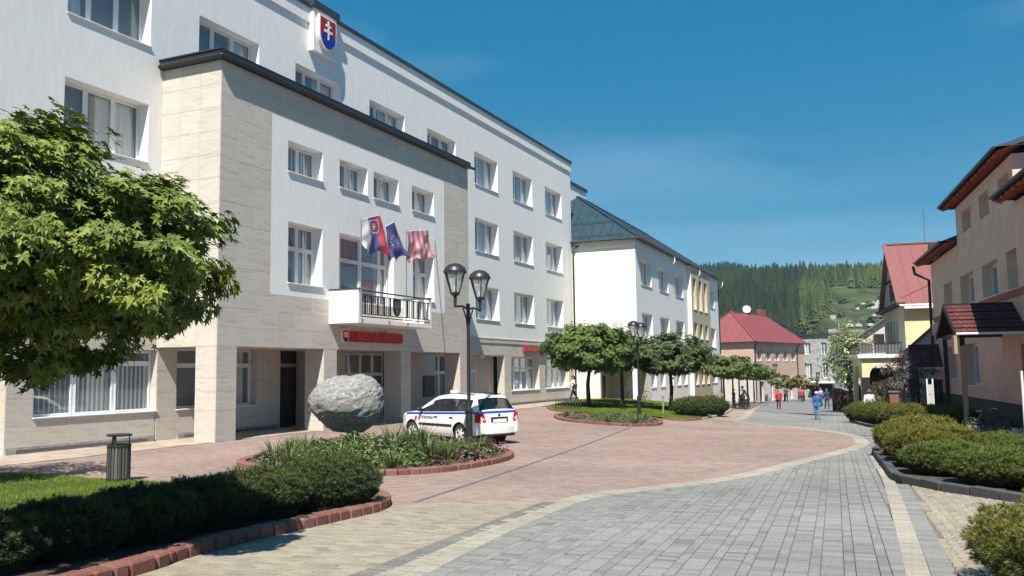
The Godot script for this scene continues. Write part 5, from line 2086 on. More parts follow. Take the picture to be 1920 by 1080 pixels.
# ---------------------------------------------------------------- plants
func leaf_mesh(kind: String) -> ArrayMesh:
	if cache.has("leaf_" + kind): return cache["leaf_" + kind]
	var so := org
	org = Vector3.ZERO
	var st := sb()
	if kind == "maple":
		var a := [-122, -98, -72, -50, -24, 0, 24, 50, 72, 98, 122]
		var r := [0.30, 0.52, 0.36, 0.86, 0.42, 1.0, 0.42, 0.86, 0.36, 0.52, 0.30]
		var pts := []
		for i in a.size():
			var t := deg_to_rad(a[i])
			pts.append(Vector3(sin(t) * r[i], -0.16 * r[i] * r[i] + (0.05 if i % 2 == 0 else 0.0), cos(t) * r[i] + 0.25))
		var o := Vector3(0, 0.0, 0.25)
		for i in pts.size() - 1: tri_out(st, o, pts[i], pts[i + 1], UP)
		tri_out(st, Vector3(-0.015, 0, -0.2), Vector3(0.015, 0, -0.2), o, UP)
	elif kind == "plain":
		var p := [Vector3(0, 0, 0), Vector3(0.24, 0.05, 0.4), Vector3(0.0, -0.12, 1.0), Vector3(-0.24, 0.05, 0.4)]
		tri_out(st, p[0], p[1], p[2], UP)
		tri_out(st, p[0], p[2], p[3], UP)
	elif kind == "sprig":
		for i in 7:
			var an := TAU * i / 7.0 + (0.4 if i % 2 else 0.0)
			var tl := 0.55 if i % 2 else 0.85
			var d := Vector3(cos(an) * (1.0 - tl * 0.55), 0.45 + tl * 0.55, sin(an) * (1.0 - tl * 0.55))
			var s := Vector3(-sin(an), 0, cos(an)) * 0.085
			tri_out(st, -s, s, d * 0.95, Vector3(cos(an), 0.4, sin(an)))
	elif kind == "tuft":
		for i in 6:
			var an := TAU * i / 6.0 + i * 0.7
			var d := Vector3(cos(an) * 0.45, 1.0 - 0.12 * (i % 3), sin(an) * 0.45)
			var s := Vector3(-sin(an), 0, cos(an)) * 0.07
			var b := Vector3(cos(an), 0, sin(an)) * 0.12
			tri_out(st, b - s, b + s, d, Vector3(cos(an), 0.3, sin(an)))
	elif kind == "blade":
		var s := Vector3(0.02, 0, 0)
		quad_out(st, -s, s, Vector3(0.016, 0.6, 0.12), Vector3(-0.016, 0.6, 0.12), Vector3(0, 0, 1))
		tri_out(st, Vector3(-0.016, 0.6, 0.12), Vector3(0.016, 0.6, 0.12), Vector3(0, 1.0, 0.42), Vector3(0, 0, 1))
	org = so
	cache["leaf_" + kind] = st.commit()
	return cache["leaf_" + kind]

func face(n: Vector3, heading: Vector3, s: float) -> Basis:
	n = n.normalized()
	var z := (heading - n * heading.dot(n))
	if z.length() < 1e-3: z = n.cross(Vector3(0.3, 0.1, 0.9))
	z = z.normalized()
	return Basis(n.cross(z) * s, n * s, z * s)

func rdir() -> Vector3:
	return Vector3(rng.randfn(), rng.randfn(), rng.randfn()).normalized()

func mixc(a: Color, b: Color, k: float) -> Color:
	return a.lerp(b, k)

func crown(parent: Node3D, c: Vector3, r: Vector3, clumps: int, per: int, size: float, kind: String, ca: Color, cb: Color, spread := 0.16, lump := 0.16, flat_low := 0.0, called := "crown") -> MultiMeshInstance3D:
	var n := FastNoiseLite.new()
	n.seed = rng.randi() % 1000
	n.frequency = 1.1
	var xs := []
	var cs := []
	for k in clumps:
		var d := rdir()
		if flat_low > 0.0 and d.y < 0.0: d.y *= (1.0 - flat_low)
		var rad := pow(rng.randf(), 0.36 if kind != "maple" else 0.27) * (1.0 + lump * n.get_noise_3dv(d * 1.6) * 2.0)
		var p := c + d * minf(rad, 1.06) * r
		var sg := spread * (r.x + r.y) * 0.5 * rng.randf_range(0.7, 1.25)
		var tint := rng.randf()
		for j in per:
			var w3 := Vector3(rng.randfn(), rng.randfn() * 0.6, rng.randfn()).limit_length(1.6)
			var q := p + w3 * sg
			var up := (d * 0.75 + UP * 0.6 + rdir() * 0.5)
			var hd := (d + Vector3(rng.randfn(), -0.7, rng.randfn()) * 0.8)
			xs.append(Transform3D(face(up, hd, size * rng.randf_range(0.65, 1.2)), q))
			cs.append(tone(mixc(ca, cb, clampf(tint * 0.7 + rng.randf() * 0.3, 0, 1)), rng.randf_range(0.8, 1.2)))
	var o := many(parent, called, leaf_mesh(kind), xs, cs)
	o.material_override = M["leaf"]
	return o

func tree(called: String, label: String, at: Vector3, top: Vector3, r: Vector3, trunk_r: float, clumps: int, per: int, size: float, kind: String, ca: Color, cb: Color, group := "", bark := "bark", flat_low := 0.3, lean := Vector3.ZERO) -> Node3D:
	# top: the crown's centre from the foot
	var t := thing(called, label, "tree", at, 0.0, group)
	var so := org
	org = Vector3.ZERO
	var st := sb()
	var k := top + Vector3(0, -r.y * 0.25, 0)
	tube(st, [Vector3(0, -0.15, 0), Vector3(0.01, 0.12, 0), Vector3(0, k.y * 0.45, 0) + top * Vector3(0.35, 0, 0.35) + lean, k], [trunk_r * 1.5, trunk_r * 1.05, trunk_r * 0.85, trunk_r * 0.6], 9)
	obj(t, "trunk", st, M[bark])
	for i in 8:
		var a := TAU * i / 8.0 + rng.randf() * 0.6
		var b := k - Vector3(0, rng.randf_range(0.0, 0.35) * r.y, 0)
		var e := top + Vector3(cos(a) * r.x * rng.randf_range(0.5, 0.8), r.y * rng.randf_range(-0.1, 0.6), sin(a) * r.z * rng.randf_range(0.5, 0.8))
		st = sb()
		tube(st, [b, b.lerp(e, 0.5) + Vector3(0, 0.12 * r.y, 0), e], [trunk_r * 0.42, trunk_r * 0.26, trunk_r * 0.1], 6)
		obj(t, "limb", st, M[bark])
	crown(t, top, r, clumps, per, size, kind, ca, cb, 0.09 if per > 80 else 0.12, 0.2, flat_low)
	org = so
	return t

func shrub(called: String, label: String, at: Vector3, r: float, h: float, n: int, size: float, ca: Color, cb: Color, group: String) -> Node3D:
	var t := thing(called, label, "hedge shrub", at, 0.0, group)
	var so := org
	org = Vector3.ZERO
	var ns := FastNoiseLite.new()
	ns.seed = rng.randi() % 1000
	ns.frequency = 1.3
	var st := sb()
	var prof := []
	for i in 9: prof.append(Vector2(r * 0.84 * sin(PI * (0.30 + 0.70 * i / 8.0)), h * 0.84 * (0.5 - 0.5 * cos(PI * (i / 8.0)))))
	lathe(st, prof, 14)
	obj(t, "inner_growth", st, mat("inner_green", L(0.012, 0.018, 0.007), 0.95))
	st = sb()
	for i in 5: tube(st, [Vector3(0, -0.1, 0), Vector3(cos(i * 1.3) * r * 0.5, h * 0.4, sin(i * 1.3) * r * 0.5)], [0.025, 0.012], 5)
	obj(t, "stems", st, M["bark"])
	var xs := []
	var cs := []
	for i in n:
		var u := rng.randf_range(-0.75, 1.0)
		var a := rng.randf() * TAU
		var s := sqrt(1.0 - u * u)
		var d := Vector3(s * cos(a), u, s * sin(a))
		var f := (1.0 + 0.17 * ns.get_noise_3dv(d * 1.4) + 0.07 * ns.get_noise_3dv(d * 5.0)) * rng.randf_range(0.84, 1.04)
		var p := Vector3(d.x * r, h * 0.52 + d.y * h * 0.5, d.z * r) * Vector3(f, f, f)
		if p.y < 0.02: p.y = 0.02 + rng.randf() * 0.05
		var out := (d + rdir() * 0.55 + UP * 0.35).normalized()
		xs.append(Transform3D(face(out, rdir(), size * rng.randf_range(0.7, 1.25)), p))
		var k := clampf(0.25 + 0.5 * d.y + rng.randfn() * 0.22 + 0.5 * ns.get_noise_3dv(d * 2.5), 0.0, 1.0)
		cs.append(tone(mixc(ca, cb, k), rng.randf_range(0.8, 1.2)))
	many(t, "foliage", leaf_mesh("sprig"), xs, cs).material_override = M["needle"]
	org = so
	return t

func grass(called: String, label: String, poly: PackedVector2Array, n: int, h: float, up: float) -> void:
	var lo := poly[0]
	var hi := poly[0]
	for p in poly:
		lo = lo.min(p)
		hi = hi.max(p)
	var xs := []
	var cs := []
	var ns := FastNoiseLite.new()
	ns.frequency = 0.5
	while xs.size() < n:
		var p := Vector2(rng.randf_range(lo.x, hi.x), rng.randf_range(lo.y, hi.y))
		if not in_poly(p, poly): continue
		var s := h * rng.randf_range(0.6, 1.3)
		var B := Basis(UP, rng.randf() * TAU).scaled(Vector3(s * 1.1, s, s * 1.1))
		xs.append(Transform3D(B, gp(p.x, p.y, up)))
		var k := clampf(0.5 + ns.get_noise_2dv(p) * 0.9 + rng.randfn() * 0.25, 0, 1)
		cs.append(mixc(L(0.075, 0.128, 0.004), L(0.18, 0.25, 0.010), k))
	var o := many(self, called, leaf_mesh("tuft"), xs, cs)
	o.material_override = M["needle"]
	tag(o, label, "grass", "", "stuff")

func plantings() -> void:
	var st := sb()
	drape(st, P_lawn_a, 0.03)
	struct("lawn", st, M["turf"], "lawn behind the row of dark shrubs")
	st = sb()
	drape(st, P_lawn_b, 0.10)
	struct("lawn", st, M["turf"], "lawn under the round trees before the cream block")
	var lr := V([0.8, -26.5, 0.5, -30.0, 0.9, -37.0, 1.6, -40.0, 2.7, -38.5, 3.3, -32.0, 4.2, -27.0, 4.2, -24.5, 2.5, -24.5])
	st = sb()
	drape(st, lr, 0.10)
	struct("lawn", st, M["turf"], "bright lawn between the two hedge beds of the shaded row")
	for q in [["soil_round_bed", P_bed_a, 0.08], ["soil_far_bed", P_bed_b, 0.06], ["soil_hedge_bed", P_hedge_l, 0.06], ["soil_corner_bed", P_bed_r, 0.05], ["soil_street_bed", P_bed_far, 0.05]]:
		st = sb()
		drape(st, q[1], q[2])
		struct("soil", st, M["soil"])
	grass("grass", "short bright green grass on the lawn behind the dark shrubs", P_lawn_a, 26000, 0.055, 0.025)
	grass("grass", "short green grass on the lawn before the cream block", P_lawn_b, 22000, 0.07, 0.095)
	grass("grass", "short bright grass on the lawn before the shaded row", lr, 9000, 0.07, 0.095)
	# hedges
	var dg := L(0.020, 0.036, 0.012)
	var lg := L(0.080, 0.105, 0.018)
	var i := 0
	var hl := [[-7.62, -10.25, 0.64, 0.66, "round dark shrub at the hedge's end by the brick kerb corner"], [-8.0, -9.25, 0.60, 0.58, "dark hedge shrub next to the round end one"], [-8.02, -8.3, 0.60, 0.54, "third dark hedge shrub from the round end one"], [-8.0, -7.3, 0.62, 0.52, "middle one of the dark hedge shrubs by the brick kerb"], [-8.02, -6.35, 0.60, 0.50, "fifth dark hedge shrub from the round end one"], [-8.05, -5.4, 0.62, 0.48, "sixth dark hedge shrub from the round end one"], [-8.1, -4.45, 0.62, 0.46, "last dark hedge shrub, cut by the picture's lower edge"]]
	for h in hl:
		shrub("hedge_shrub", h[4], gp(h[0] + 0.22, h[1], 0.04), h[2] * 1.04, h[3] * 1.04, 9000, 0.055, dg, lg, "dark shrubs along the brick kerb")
	var y0 := L(0.050, 0.058, 0.008)
	var y1 := L(0.195, 0.19, 0.018)
	var hb := [[0.42, -24.2, 0.95, 0.86, "golden hedge shrub at the bed's tip, by the cream strip"], [0.62, -22.4, 0.9, 0.86, "golden shrub second from the bed's tip"], [0.72, -20.6, 0.9, 0.80, "golden green shrub midway along the kerbed bed's long side"], [0.95, -18.9, 0.85, 0.74, "green shrub before the bend of the dark kerb"], [1.55, -17.6, 0.85, 0.72, "green shrub at the bend of the dark kerb"], [2.45, -16.6, 0.85, 0.72, "green shrub just past the bend of the dark kerb"], [3.35, -15.8, 0.85, 0.72, "green shrub farther past the bend of the dark kerb"], [4.3, -15.0, 0.85, 0.72, "last green shrub of the dark kerbed bed"], [1.9, -23.0, 0.9, 0.72, "green shrub behind the golden one at the bed's tip"], [2.4, -20.7, 0.9, 0.68, "green shrub behind the middle of the kerbed bed"], [2.9, -18.6, 0.9, 0.68, "green shrub behind the bend of the dark kerb"]]
	for h in hb:
		var g := 0.65 if h[1] > -19.5 or h[0] > 1.6 else 1.0
		shrub("hedge_shrub", h[4], gp(h[0] - (0.32 if h[1] < -18.0 and h[0] < 1.0 else 0.15), h[1] + (0.5 if h[1] > -18.0 else 0.0), 0.04), h[2], h[3] * (0.80 if h[1] > -19.2 or h[0] > 1.8 else 1.05), 8200, 0.075, y0, Color(y1.r * g * (0.85 if g < 1.0 else 1.0), y1.g * (0.78 if g < 1.0 else 1.0), y1.b), "shrubs in the dark kerbed bed")
	var ha := [[-2.05, -50.4, 0.95, 0.98, "rounded green shrub at the far bed's tip"], [-1.5, -48.6, 0.92, 0.95, "second shrub from the far bed's tip"], [-0.9, -46.9, 0.9, 0.92, "third shrub from the far bed's tip"], [-0.25, -45.4, 0.9, 0.92, "middle shrub of the far bed"], [0.45, -44.1, 0.9, 0.9, "shrub before the info board in the far bed"], [1.15, -42.9, 0.9, 0.88, "shrub next to last in the far bed"], [1.9, -41.9, 0.9, 0.86, "last shrub of the far bed, by the bright lawn"]]
	for h in ha:
		shrub("hedge_shrub", h[4], gp(h[0] - 0.2, h[1] + 0.2, 0.04), h[2], h[3] * 1.04, 4200, 0.10, y0, y1 * Color(0.75, 0.85, 1.0), "shrubs in the far bed")
	for h in [[1.45, -8.2, 1.05, 0.74, "big clipped golden shrub close by the corner paving"], [2.7, -7.2, 0.95, 0.6, "clipped golden shrub behind the close one"]]:
		shrub("hedge_shrub", h[4], gp(h[0], h[1], 0.0), h[2], h[3], 16000, 0.05, y0 * Color(0.9, 1.0, 1.0), y1, "clipped golden shrubs")
	for h in [[-10.55, -46.6, 1.0, 0.98, "rounded shrub on the lawn corner nearer to the street lamp"], [-10.25, -49.6, 1.0, 0.98, "rounded shrub on the lawn corner beside the litter bin"]]:
		shrub("hedge_shrub", h[4], gp(h[0], h[1], 0.05), h[2], h[3], 4600, 0.10, L(0.03, 0.05, 0.014), L(0.11, 0.13, 0.028), "rounded shrubs on the lawn corner")
	# trees
	var ma := L(0.060, 0.115, 0.014)
	var mb := L(0.22, 0.255, 0.035)
	var nt := tree("maple_tree", "big leafy young maple overhanging the dark shrubs", gp(-8.15, -4.85), Vector3(0.05, 3.12, -0.1), Vector3(2.05, 1.15, 1.95), 0.09, 330, 105, 0.095, "maple", ma, mb, "", "bark", 0.1)
	crown(nt, Vector3(1.35, 2.85, -1.0), Vector3(1.25, 0.8, 1.1), 110, 100, 0.095, "maple", ma, mb, 0.11, 0.2, 0.1, "crown_bough")
	crown(nt, Vector3(0.25, 2.12, -1.2), Vector3(1.0, 0.32, 0.9), 30, 60, 0.095, "maple", ma, mb, 0.13, 0.2, 0.0, "crown_bough")
	tree("maple_tree", "maple half hidden behind the big one, on the lawn's edge", gp(-16.9, -11.0), Vector3(0, 3.1, 0), Vector3(1.9, 1.5, 1.9), 0.09, 120, 36, 0.13, "maple", ma, mb)
	var ga := L(0.042, 0.090, 0.016)
	var gb := L(0.125, 0.190, 0.030)
	var gg := "round headed trees"
	tree("round_tree", "largest round headed tree, beside the bicycle rack", gp(-16.5, -47.2, 0.05), Vector3(0.2, 3.3, 0), Vector3(2.5, 1.42, 2.4), 0.13, 270, 42, 0.19, "maple", ga, gb, gg, "bark", 0.2, Vector3(-0.1, 0, 0))
	tree("round_tree", "round headed tree with pale spotted trunk before the corner porch", gp(-16.2, -52.6, 0.05), Vector3(0, 3.1, 0), Vector3(2.1, 1.35, 2.0), 0.12, 190, 38, 0.19, "maple", ga, gb, gg, "pale_bark", 0.45)
	tree("round_tree", "round headed tree with darker leaves behind the street lamp", gp(-12.55, -50.0, 0.05), Vector3(0.05, 3.05, 0), Vector3(2.1, 1.4, 2.0), 0.12, 210, 38, 0.19, "maple", ga * Color(0.8, 0.8, 0.9), Color(0.105, 0.135, 0.045), gg, "bark", 0.4, Vector3(0.08, 0, 0))
	var rw := [[-13.95, -73.5, "first flat topped tree of the row along the walk"], [-14.2, -79.0, "second flat topped tree of the row along the walk"], [-14.7, -85.0, "third flat topped tree of the row along the walk"], [-15.1, -92.0, "fourth flat topped tree of the row along the walk"], [-15.7, -100.0, "fifth flat topped tree of the row along the walk"], [-16.2, -108.0, "last flat topped tree of the row along the walk"]]
	for q in rw:
		tree("walk_tree", q[2], gp(q[0], q[1]), Vector3(0, 3.35, 0), Vector3(2.1, 1.1, 2.1), 0.10, 110, 30, 0.22, "maple", L(0.06, 0.095, 0.02), L(0.14, 0.175, 0.035), "trees along the walk", "bark", 0.6)
	tree("walk_tree", "small golden green tree before the pink house", gp(-14.9, -119.0), Vector3(0, 2.4, 0), Vector3(2.0, 0.95, 1.9), 0.09, 60, 24, 0.26, "maple", L(0.09, 0.095, 0.016), L(0.19, 0.17, 0.03), "small golden trees")
	tree("walk_tree", "small golden green tree before the grey house", gp(-12.6, -120.5), Vector3(0, 2.4, 0), Vector3(2.0, 0.95, 1.9), 0.09, 60, 24, 0.26, "maple", L(0.09, 0.09, 0.016), L(0.20, 0.165, 0.03), "small golden trees")
	var fb := tree("flowering_bush", "big bush covered in pale yellow blossom beside the arched porch", gp(-4.1, -70.5), Vector3(0, 3.6, 0), Vector3(1.9, 2.4, 1.9), 0.12, 90, 24, 0.24, "plain", L(0.05, 0.08, 0.02), L(0.12, 0.16, 0.04))
	fb.set_meta("category", "bush")
	crown(fb, Vector3(0, 3.75, 0), Vector3(2.0, 2.5, 2.0), 70, 12, 0.26, "plain", L(0.42, 0.42, 0.22), L(0.62, 0.60, 0.38), 0.10, 0.2, 0.0, "blossom")
	tree("pale_tree", "pale green airy tree in front of the white gable", gp(-5.2, -92.0), Vector3(0, 6.3, 0), Vector3(2.4, 2.3, 2.2), 0.12, 70, 22, 0.30, "plain", L(0.12, 0.15, 0.06), L(0.24, 0.27, 0.13))
	var mv := tree("mauve_bush", "dusky mauve leaved bush behind the iron fence", gp(0.05, -57.0), Vector3(0, 2.45, 0), Vector3(1.65, 1.6, 1.4), 0.07, 90, 26, 0.17, "plain", L(0.06, 0.05, 0.045), L(0.16, 0.13, 0.13))
	mv.set_meta("category", "bush")
	var gd := tree("golden_bush", "golden leaved bush beside the brick pier", gp(-1.4, -57.5), Vector3(0, 1.5, 0), Vector3(0.75, 0.9, 0.7), 0.05, 40, 24, 0.14, "plain", L(0.10, 0.07, 0.015), L(0.24, 0.17, 0.03))
	gd.set_meta("category", "bush")
	# the round bed: clumps of perennials
	var kinds := {}
	for k in [["heuchera", "clump of dark purple leaved perennial in the round bed", L(0.045, 0.014, 0.016), L(0.12, 0.035, 0.04), "plain", 0.11, 0.32, 120], ["grass_clump", "clump of fine green grass in the round bed", L(0.05, 0.08, 0.02), L(0.13, 0.17, 0.05), "blade", 0.5, 0.18, 110], ["sage_plant", "grey green mounded perennial in the round bed", L(0.075, 0.095, 0.05), L(0.19, 0.215, 0.12), "plain", 0.07, 0.40, 260], ["green_shrub", "bright green leafy low shrub in the round bed", L(0.035, 0.075, 0.012), L(0.115, 0.165, 0.028), "plain", 0.085, 0.42, 300]]:
		var pr := []
		for v in 2:
			var xs := []
			var cs := []
			for n in k[7]:
				if k[4] == "blade":
					var a := rng.randf() * TAU
					xs.append(Transform3D(Basis(UP, a) * Basis(Vector3.RIGHT, rng.randf_range(-0.1, 0.7)).scaled(Vector3.ONE * k[5] * rng.randf_range(0.6, 1.1)), Vector3(sin(a), 0, cos(a)) * rng.randf() * 0.1))
				else:
					var d := rdir()
					d.y = absf(d.y)
					var p: Vector3 = d * Vector3(k[6], k[6] * 0.85, k[6]) * pow(rng.randf(), 0.4)
					xs.append(Transform3D(face(d + UP * 0.5 + rdir() * 0.5, d + rdir() * 0.7, k[5] * rng.randf_range(0.7, 1.25)), p))
				cs.append(tone(mixc(k[2], k[3], rng.randf()), rng.randf_range(0.8, 1.2)))
			var mm := MultiMesh.new()
			mm.transform_format = MultiMesh.TRANSFORM_3D
			mm.use_colors = true
			mm.mesh = leaf_mesh(k[4])
			mm.instance_count = xs.size()
			for n in xs.size():
				mm.set_instance_transform(n, xs[n])
				mm.set_instance_color(n, cs[n])
			pr.append(mm)
		kinds[k[0]] = [k, pr]
	for bed in [[P_bed_a, 0.08, "round bed", 0.62, 1.0], [P_bed_b, 0.06, "far lamp bed", 0.66, 0.72]]:
		var poly: PackedVector2Array = Geometry2D.offset_polygon(bed[0], -0.35)[0]
		var lo := poly[0]
		var hi := poly[0]
		for p in poly:
			lo = lo.min(p)
			hi = hi.max(p)
		var x: float = lo.x
		while x < hi.x:
			var z: float = lo.y
			while z < hi.y:
				var p: Vector2 = Vector2(x + rng.randf_range(-0.22, 0.22), z + rng.randf_range(-0.22, 0.22))
				z += bed[3]
				if not in_poly(p, poly) or rng.randf() < 0.14: continue
				var near := minf((poly[0] - p).length(), 9.0)
				for e in poly: near = minf(near, e.distance_to(p))
				var ch := rng.randf()
				var kn := "sage_plant"
				if near < 0.6: kn = "heuchera" if ch < 0.28 else ("grass_clump" if ch < 0.5 else "sage_plant")
				else: kn = "green_shrub" if ch < 0.34 else ("grass_clump" if ch < 0.6 else ("sage_plant" if ch < 0.92 else "heuchera"))
				var k = kinds[kn]
				var t := thing(kn, (k[0][1] as String).replace("round bed", bed[2]), "plant", gp(p.x, p.y, bed[1]), rng.randf() * TAU, "%s clumps in the %s" % [kn.replace("_", " "), bed[2]])
				t.scale = Vector3.ONE * rng.randf_range(0.8, 1.2) * bed[4] * (1.5 if near > 1.6 and bed[3] < 0.64 and kn != "heuchera" else 1.1)
				var o := MultiMeshInstance3D.new()
				o.name = "leaves"
				o.multimesh = k[1][rng.randi() % 2]
				o.material_override = M["leaf"]
				o.set_meta("kind", "stuff")
				t.add_child(o)
			x += bed[3]
	# low weeds between
	for bed in [[P_bed_a, 0.08, 1500, "low mixed ground cover between the plants of the round bed"], [P_bed_b, 0.06, 800, "low mixed ground cover in the bed at the far lamp"]]:
		var xs := []
		var cs := []
		while xs.size() < bed[2]:
			var q: Vector2 = bed[0][rng.randi() % bed[0].size()]
			var c := Vector2.ZERO
			for e in bed[0]: c += e
			c /= bed[0].size()
			var p := c.lerp(q, sqrt(rng.randf()) * 0.93)
			xs.append(Transform3D(face(UP + rdir() * 0.6, rdir(), rng.randf_range(0.06, 0.13)), gp(p.x, p.y, bed[1] + rng.randf() * 0.12)))
			cs.append(mixc(L(0.04, 0.07, 0.02), L(0.13, 0.15, 0.06), rng.randf()))
		var o := many(self, "ground_cover", leaf_mesh("plain"), xs, cs)
		o.material_override = M["leaf"]
		tag(o, bed[3], "ground cover", "", "stuff")

# ---------------------------------------------------------------- kerbs
func kerb_run(called: String, label: String, line: PackedVector2Array, closed: bool, w: float, h: float, m: Array, gap: float, ch: float) -> void:
	var c := Vector2.ZERO
	for p in line: c += p
	c /= line.size()
	var t := thing(called, label, "kerb", gp(c.x, c.y))
	org = t.position
	var n := line.size()
	for i in (n if closed else n - 1):
		var a := line[i]
		var b := line[(i + 1) % n]
		var d := (b - a).normalized()
		var md := (a + b) / 2
		var st := sb()
		var B := Basis(Vector3(-d.y, 0, d.x), UP, Vector3(d.x, 0, d.y))
		if B.determinant() < 0: B = Basis(Vector3(d.y, 0, -d.x), UP, Vector3(d.x, 0, d.y))
		B = B.rotated(UP, rng.randf_range(-0.03, 0.03))
		box(st, gp(md.x, md.y, h / 2 - 0.04 + rng.randf_range(-0.006, 0.006)), Vector3(w, h + 0.08, a.distance_to(b) - gap), B, ch)
		obj(t, "kerb_stone", st, M[m[rng.randi() % m.size()]])
	org = Vector3.ZERO

func kerbs() -> void:
	for k in 3:
		mat("kerb_red_%d" % k, [L(0.27, 0.115, 0.085), L(0.235, 0.095, 0.075), L(0.30, 0.14, 0.105)][k], 0.92, T["mottle"], 0.3, T["fine_bump"], 0.7)
		mat("kerb_dark_%d" % k, [L(0.085, 0.085, 0.088), L(0.10, 0.10, 0.10), L(0.07, 0.07, 0.074)][k], 0.9, T["mottle"], 0.4, T["fine_bump"], 0.5)
	var red := ["kerb_red_0", "kerb_red_1", "kerb_red_2"]
	var dark := ["kerb_dark_0", "kerb_dark_1", "kerb_dark_2"]
	kerb_run("brick_kerb", "red split block kerb ringing the round bed under the boulder", P_bed_a, true, 0.2, 0.13, red, 0.012, 0.018)
	kerb_run("brick_kerb", "red split block kerb ringing the bed under the far street lamp", P_bed_b, true, 0.2, 0.13, red, 0.012, 0.018)
	var hl := smooth_line(V([-6.2, -1.5, -6.3, -3.0, -6.45, -5.9, -6.65, -6.7, -6.77, -8.0, -6.76, -9.6, -6.8, -10.5, -7.15, -11.25, -7.7, -11.8, -8.6, -12.0]), 0.24)
	kerb_run("brick_kerb", "red split block kerb along the row of dark shrubs", hl, false, 0.22, 0.14, red, 0.012, 0.022)
	kerb_run("brick_kerb", "red block kerb along the front of the tree lawn", smooth_line(V([-11.3, -43.3, -10.1, -42.4, -9.75, -45.0]), 0.26), false, 0.18, 0.11, red, 0.012, 0.015)
	kerb_run("grey_kerb", "grey kerb along the street side of the tree lawn", smooth_line(V([-9.75, -45.2, -9.75, -48.0, -10.15, -54.0, -10.95, -60.0]), 1.0), false, 0.14, 0.11, ["concrete"], 0.01, 0.012)
	kerb_run("grey_kerb", "low grey kerb along the wall side of the tree lawn", smooth_line(V([-18.6, -46.3, -17.4, -43.9, -15.7, -42.6]), 0.5), false, 0.14, 0.11, red, 0.01, 0.012)
	kerb_run("dark_kerb", "dark grey kerb of long blocks round the golden hedge bed", smooth_line(V([0.9, -28.9, -0.5, -27.6, -0.91, -25.76, -0.75, -23.0, -0.5, -20.0, -0.34, -17.9, -0.2, -17.2, 0.05, -16.8, 0.35, -16.1, 0.78, -15.55, 1.21, -15.0, 2.6, -13.3, 5.5, -10.5]), 0.62), false, 0.16, 0.15, dark, 0.016, 0.012)
	kerb_run("dark_kerb", "dark grey kerb of long blocks round the far hedge bed", smooth_line(V([-3.4, -60.0, -2.9, -52.0, -2.53, -48.2, -1.52, -42.9, -0.63, -41.2, 1.6, -39.2]), 0.62), false, 0.16, 0.15, dark, 0.016, 0.012)

# ---------------------------------------------------------------- street furniture
func lamp_post() -> Node3D:
	var t := Node3D.new()
	t.name = numbered("street_lamp")
	add_child(t)
	var bm: Material = M["black_metal"]
	var st := sb()
	lathe(st, [Vector2(0.14, -0.1), Vector2(0.14, 0.06), Vector2(0.10, 0.1), Vector2(0.095, 0.98), Vector2(0.12, 1.0), Vector2(0.12, 1.06), Vector2(0.07, 1.1), Vector2(0.05, 1.25), Vector2(0.044, 3.35), Vector2(0.062, 3.4), Vector2(0.062, 3.46), Vector2(0.05, 3.5), Vector2(0.05, 3.86), Vector2(0.07, 3.9), Vector2(0.0, 3.95)], 12)
	obj(t, "post", st, bm)
	for s in [-1.0, 1.0]:
		st = sb()
		tube(st, [Vector3(0, 3.78, 0), Vector3(0, 3.83, s * 0.4), Vector3(0, 3.8, s * 0.8), Vector3(0, 3.82, s * 0.9)], [0.035, 0.03, 0.03, 0.04], 7)
		tube(st, [Vector3(0, 3.35, 0), Vector3(0, 3.5, s * 0.12), Vector3(0, 3.78, s * 0.34)], [0.022], 6)
		tube(st, [Vector3(0, 3.76, s * 0.87), Vector3(0, 4.08, s * 0.87)], [0.04, 0.05], 8)
		obj(t, "arm", st, bm)
		st = sb()
		var c := Vector3(0, 0, s * 0.87)
		lathe(st, [Vector2(0.31, 4.68), Vector2(0.31, 4.73), Vector2(0.27, 4.82), Vector2(0.16, 4.91), Vector2(0.0, 4.95)], 14, c)
		lathe(st, [Vector2(0.0, 4.70), Vector2(0.29, 4.69)], 14, c)
		lathe(st, [Vector2(0.05, 4.06), Vector2(0.11, 4.1), Vector2(0.125, 4.16), Vector2(0.08, 4.18), Vector2(0.0, 4.18)], 10, c)
		var ln := obj(t, "lantern", st, bm)
		for i in 6:
			var a := TAU * i / 6.0
			var a2 := TAU * (i + 1) / 6.0
			var lo := c + Vector3(cos(a) * 0.12, 4.14, sin(a) * 0.12)
			var hi := c + Vector3(cos(a) * 0.285, 4.71, sin(a) * 0.285)
			st = sb()
			bar(st, lo, hi, 0.026, 0.026)
			obj(ln, "lantern_rib", st, bm)
			st = sb()
			var lo2 := c + Vector3(cos(a2) * 0.115, 4.15, sin(a2) * 0.115)
			var hi2 := c + Vector3(cos(a2) * 0.275, 4.70, sin(a2) * 0.275)
			quad_out(st, c + Vector3(cos(a) * 0.115, 4.15, sin(a) * 0.115), lo2, hi2, c + Vector3(cos(a) * 0.275, 4.70, sin(a) * 0.275), Vector3(cos(a), 0, sin(a)))
			obj(ln, "lantern_pane", st, M["lantern_glass"])
		st = sb()
		lathe(st, [Vector2(0.035, 4.2), Vector2(0.06, 4.35), Vector2(0.06, 4.55), Vector2(0.0, 4.6)], 8, c)
		obj(ln, "bulb", st, M["frame_white"])
	return t

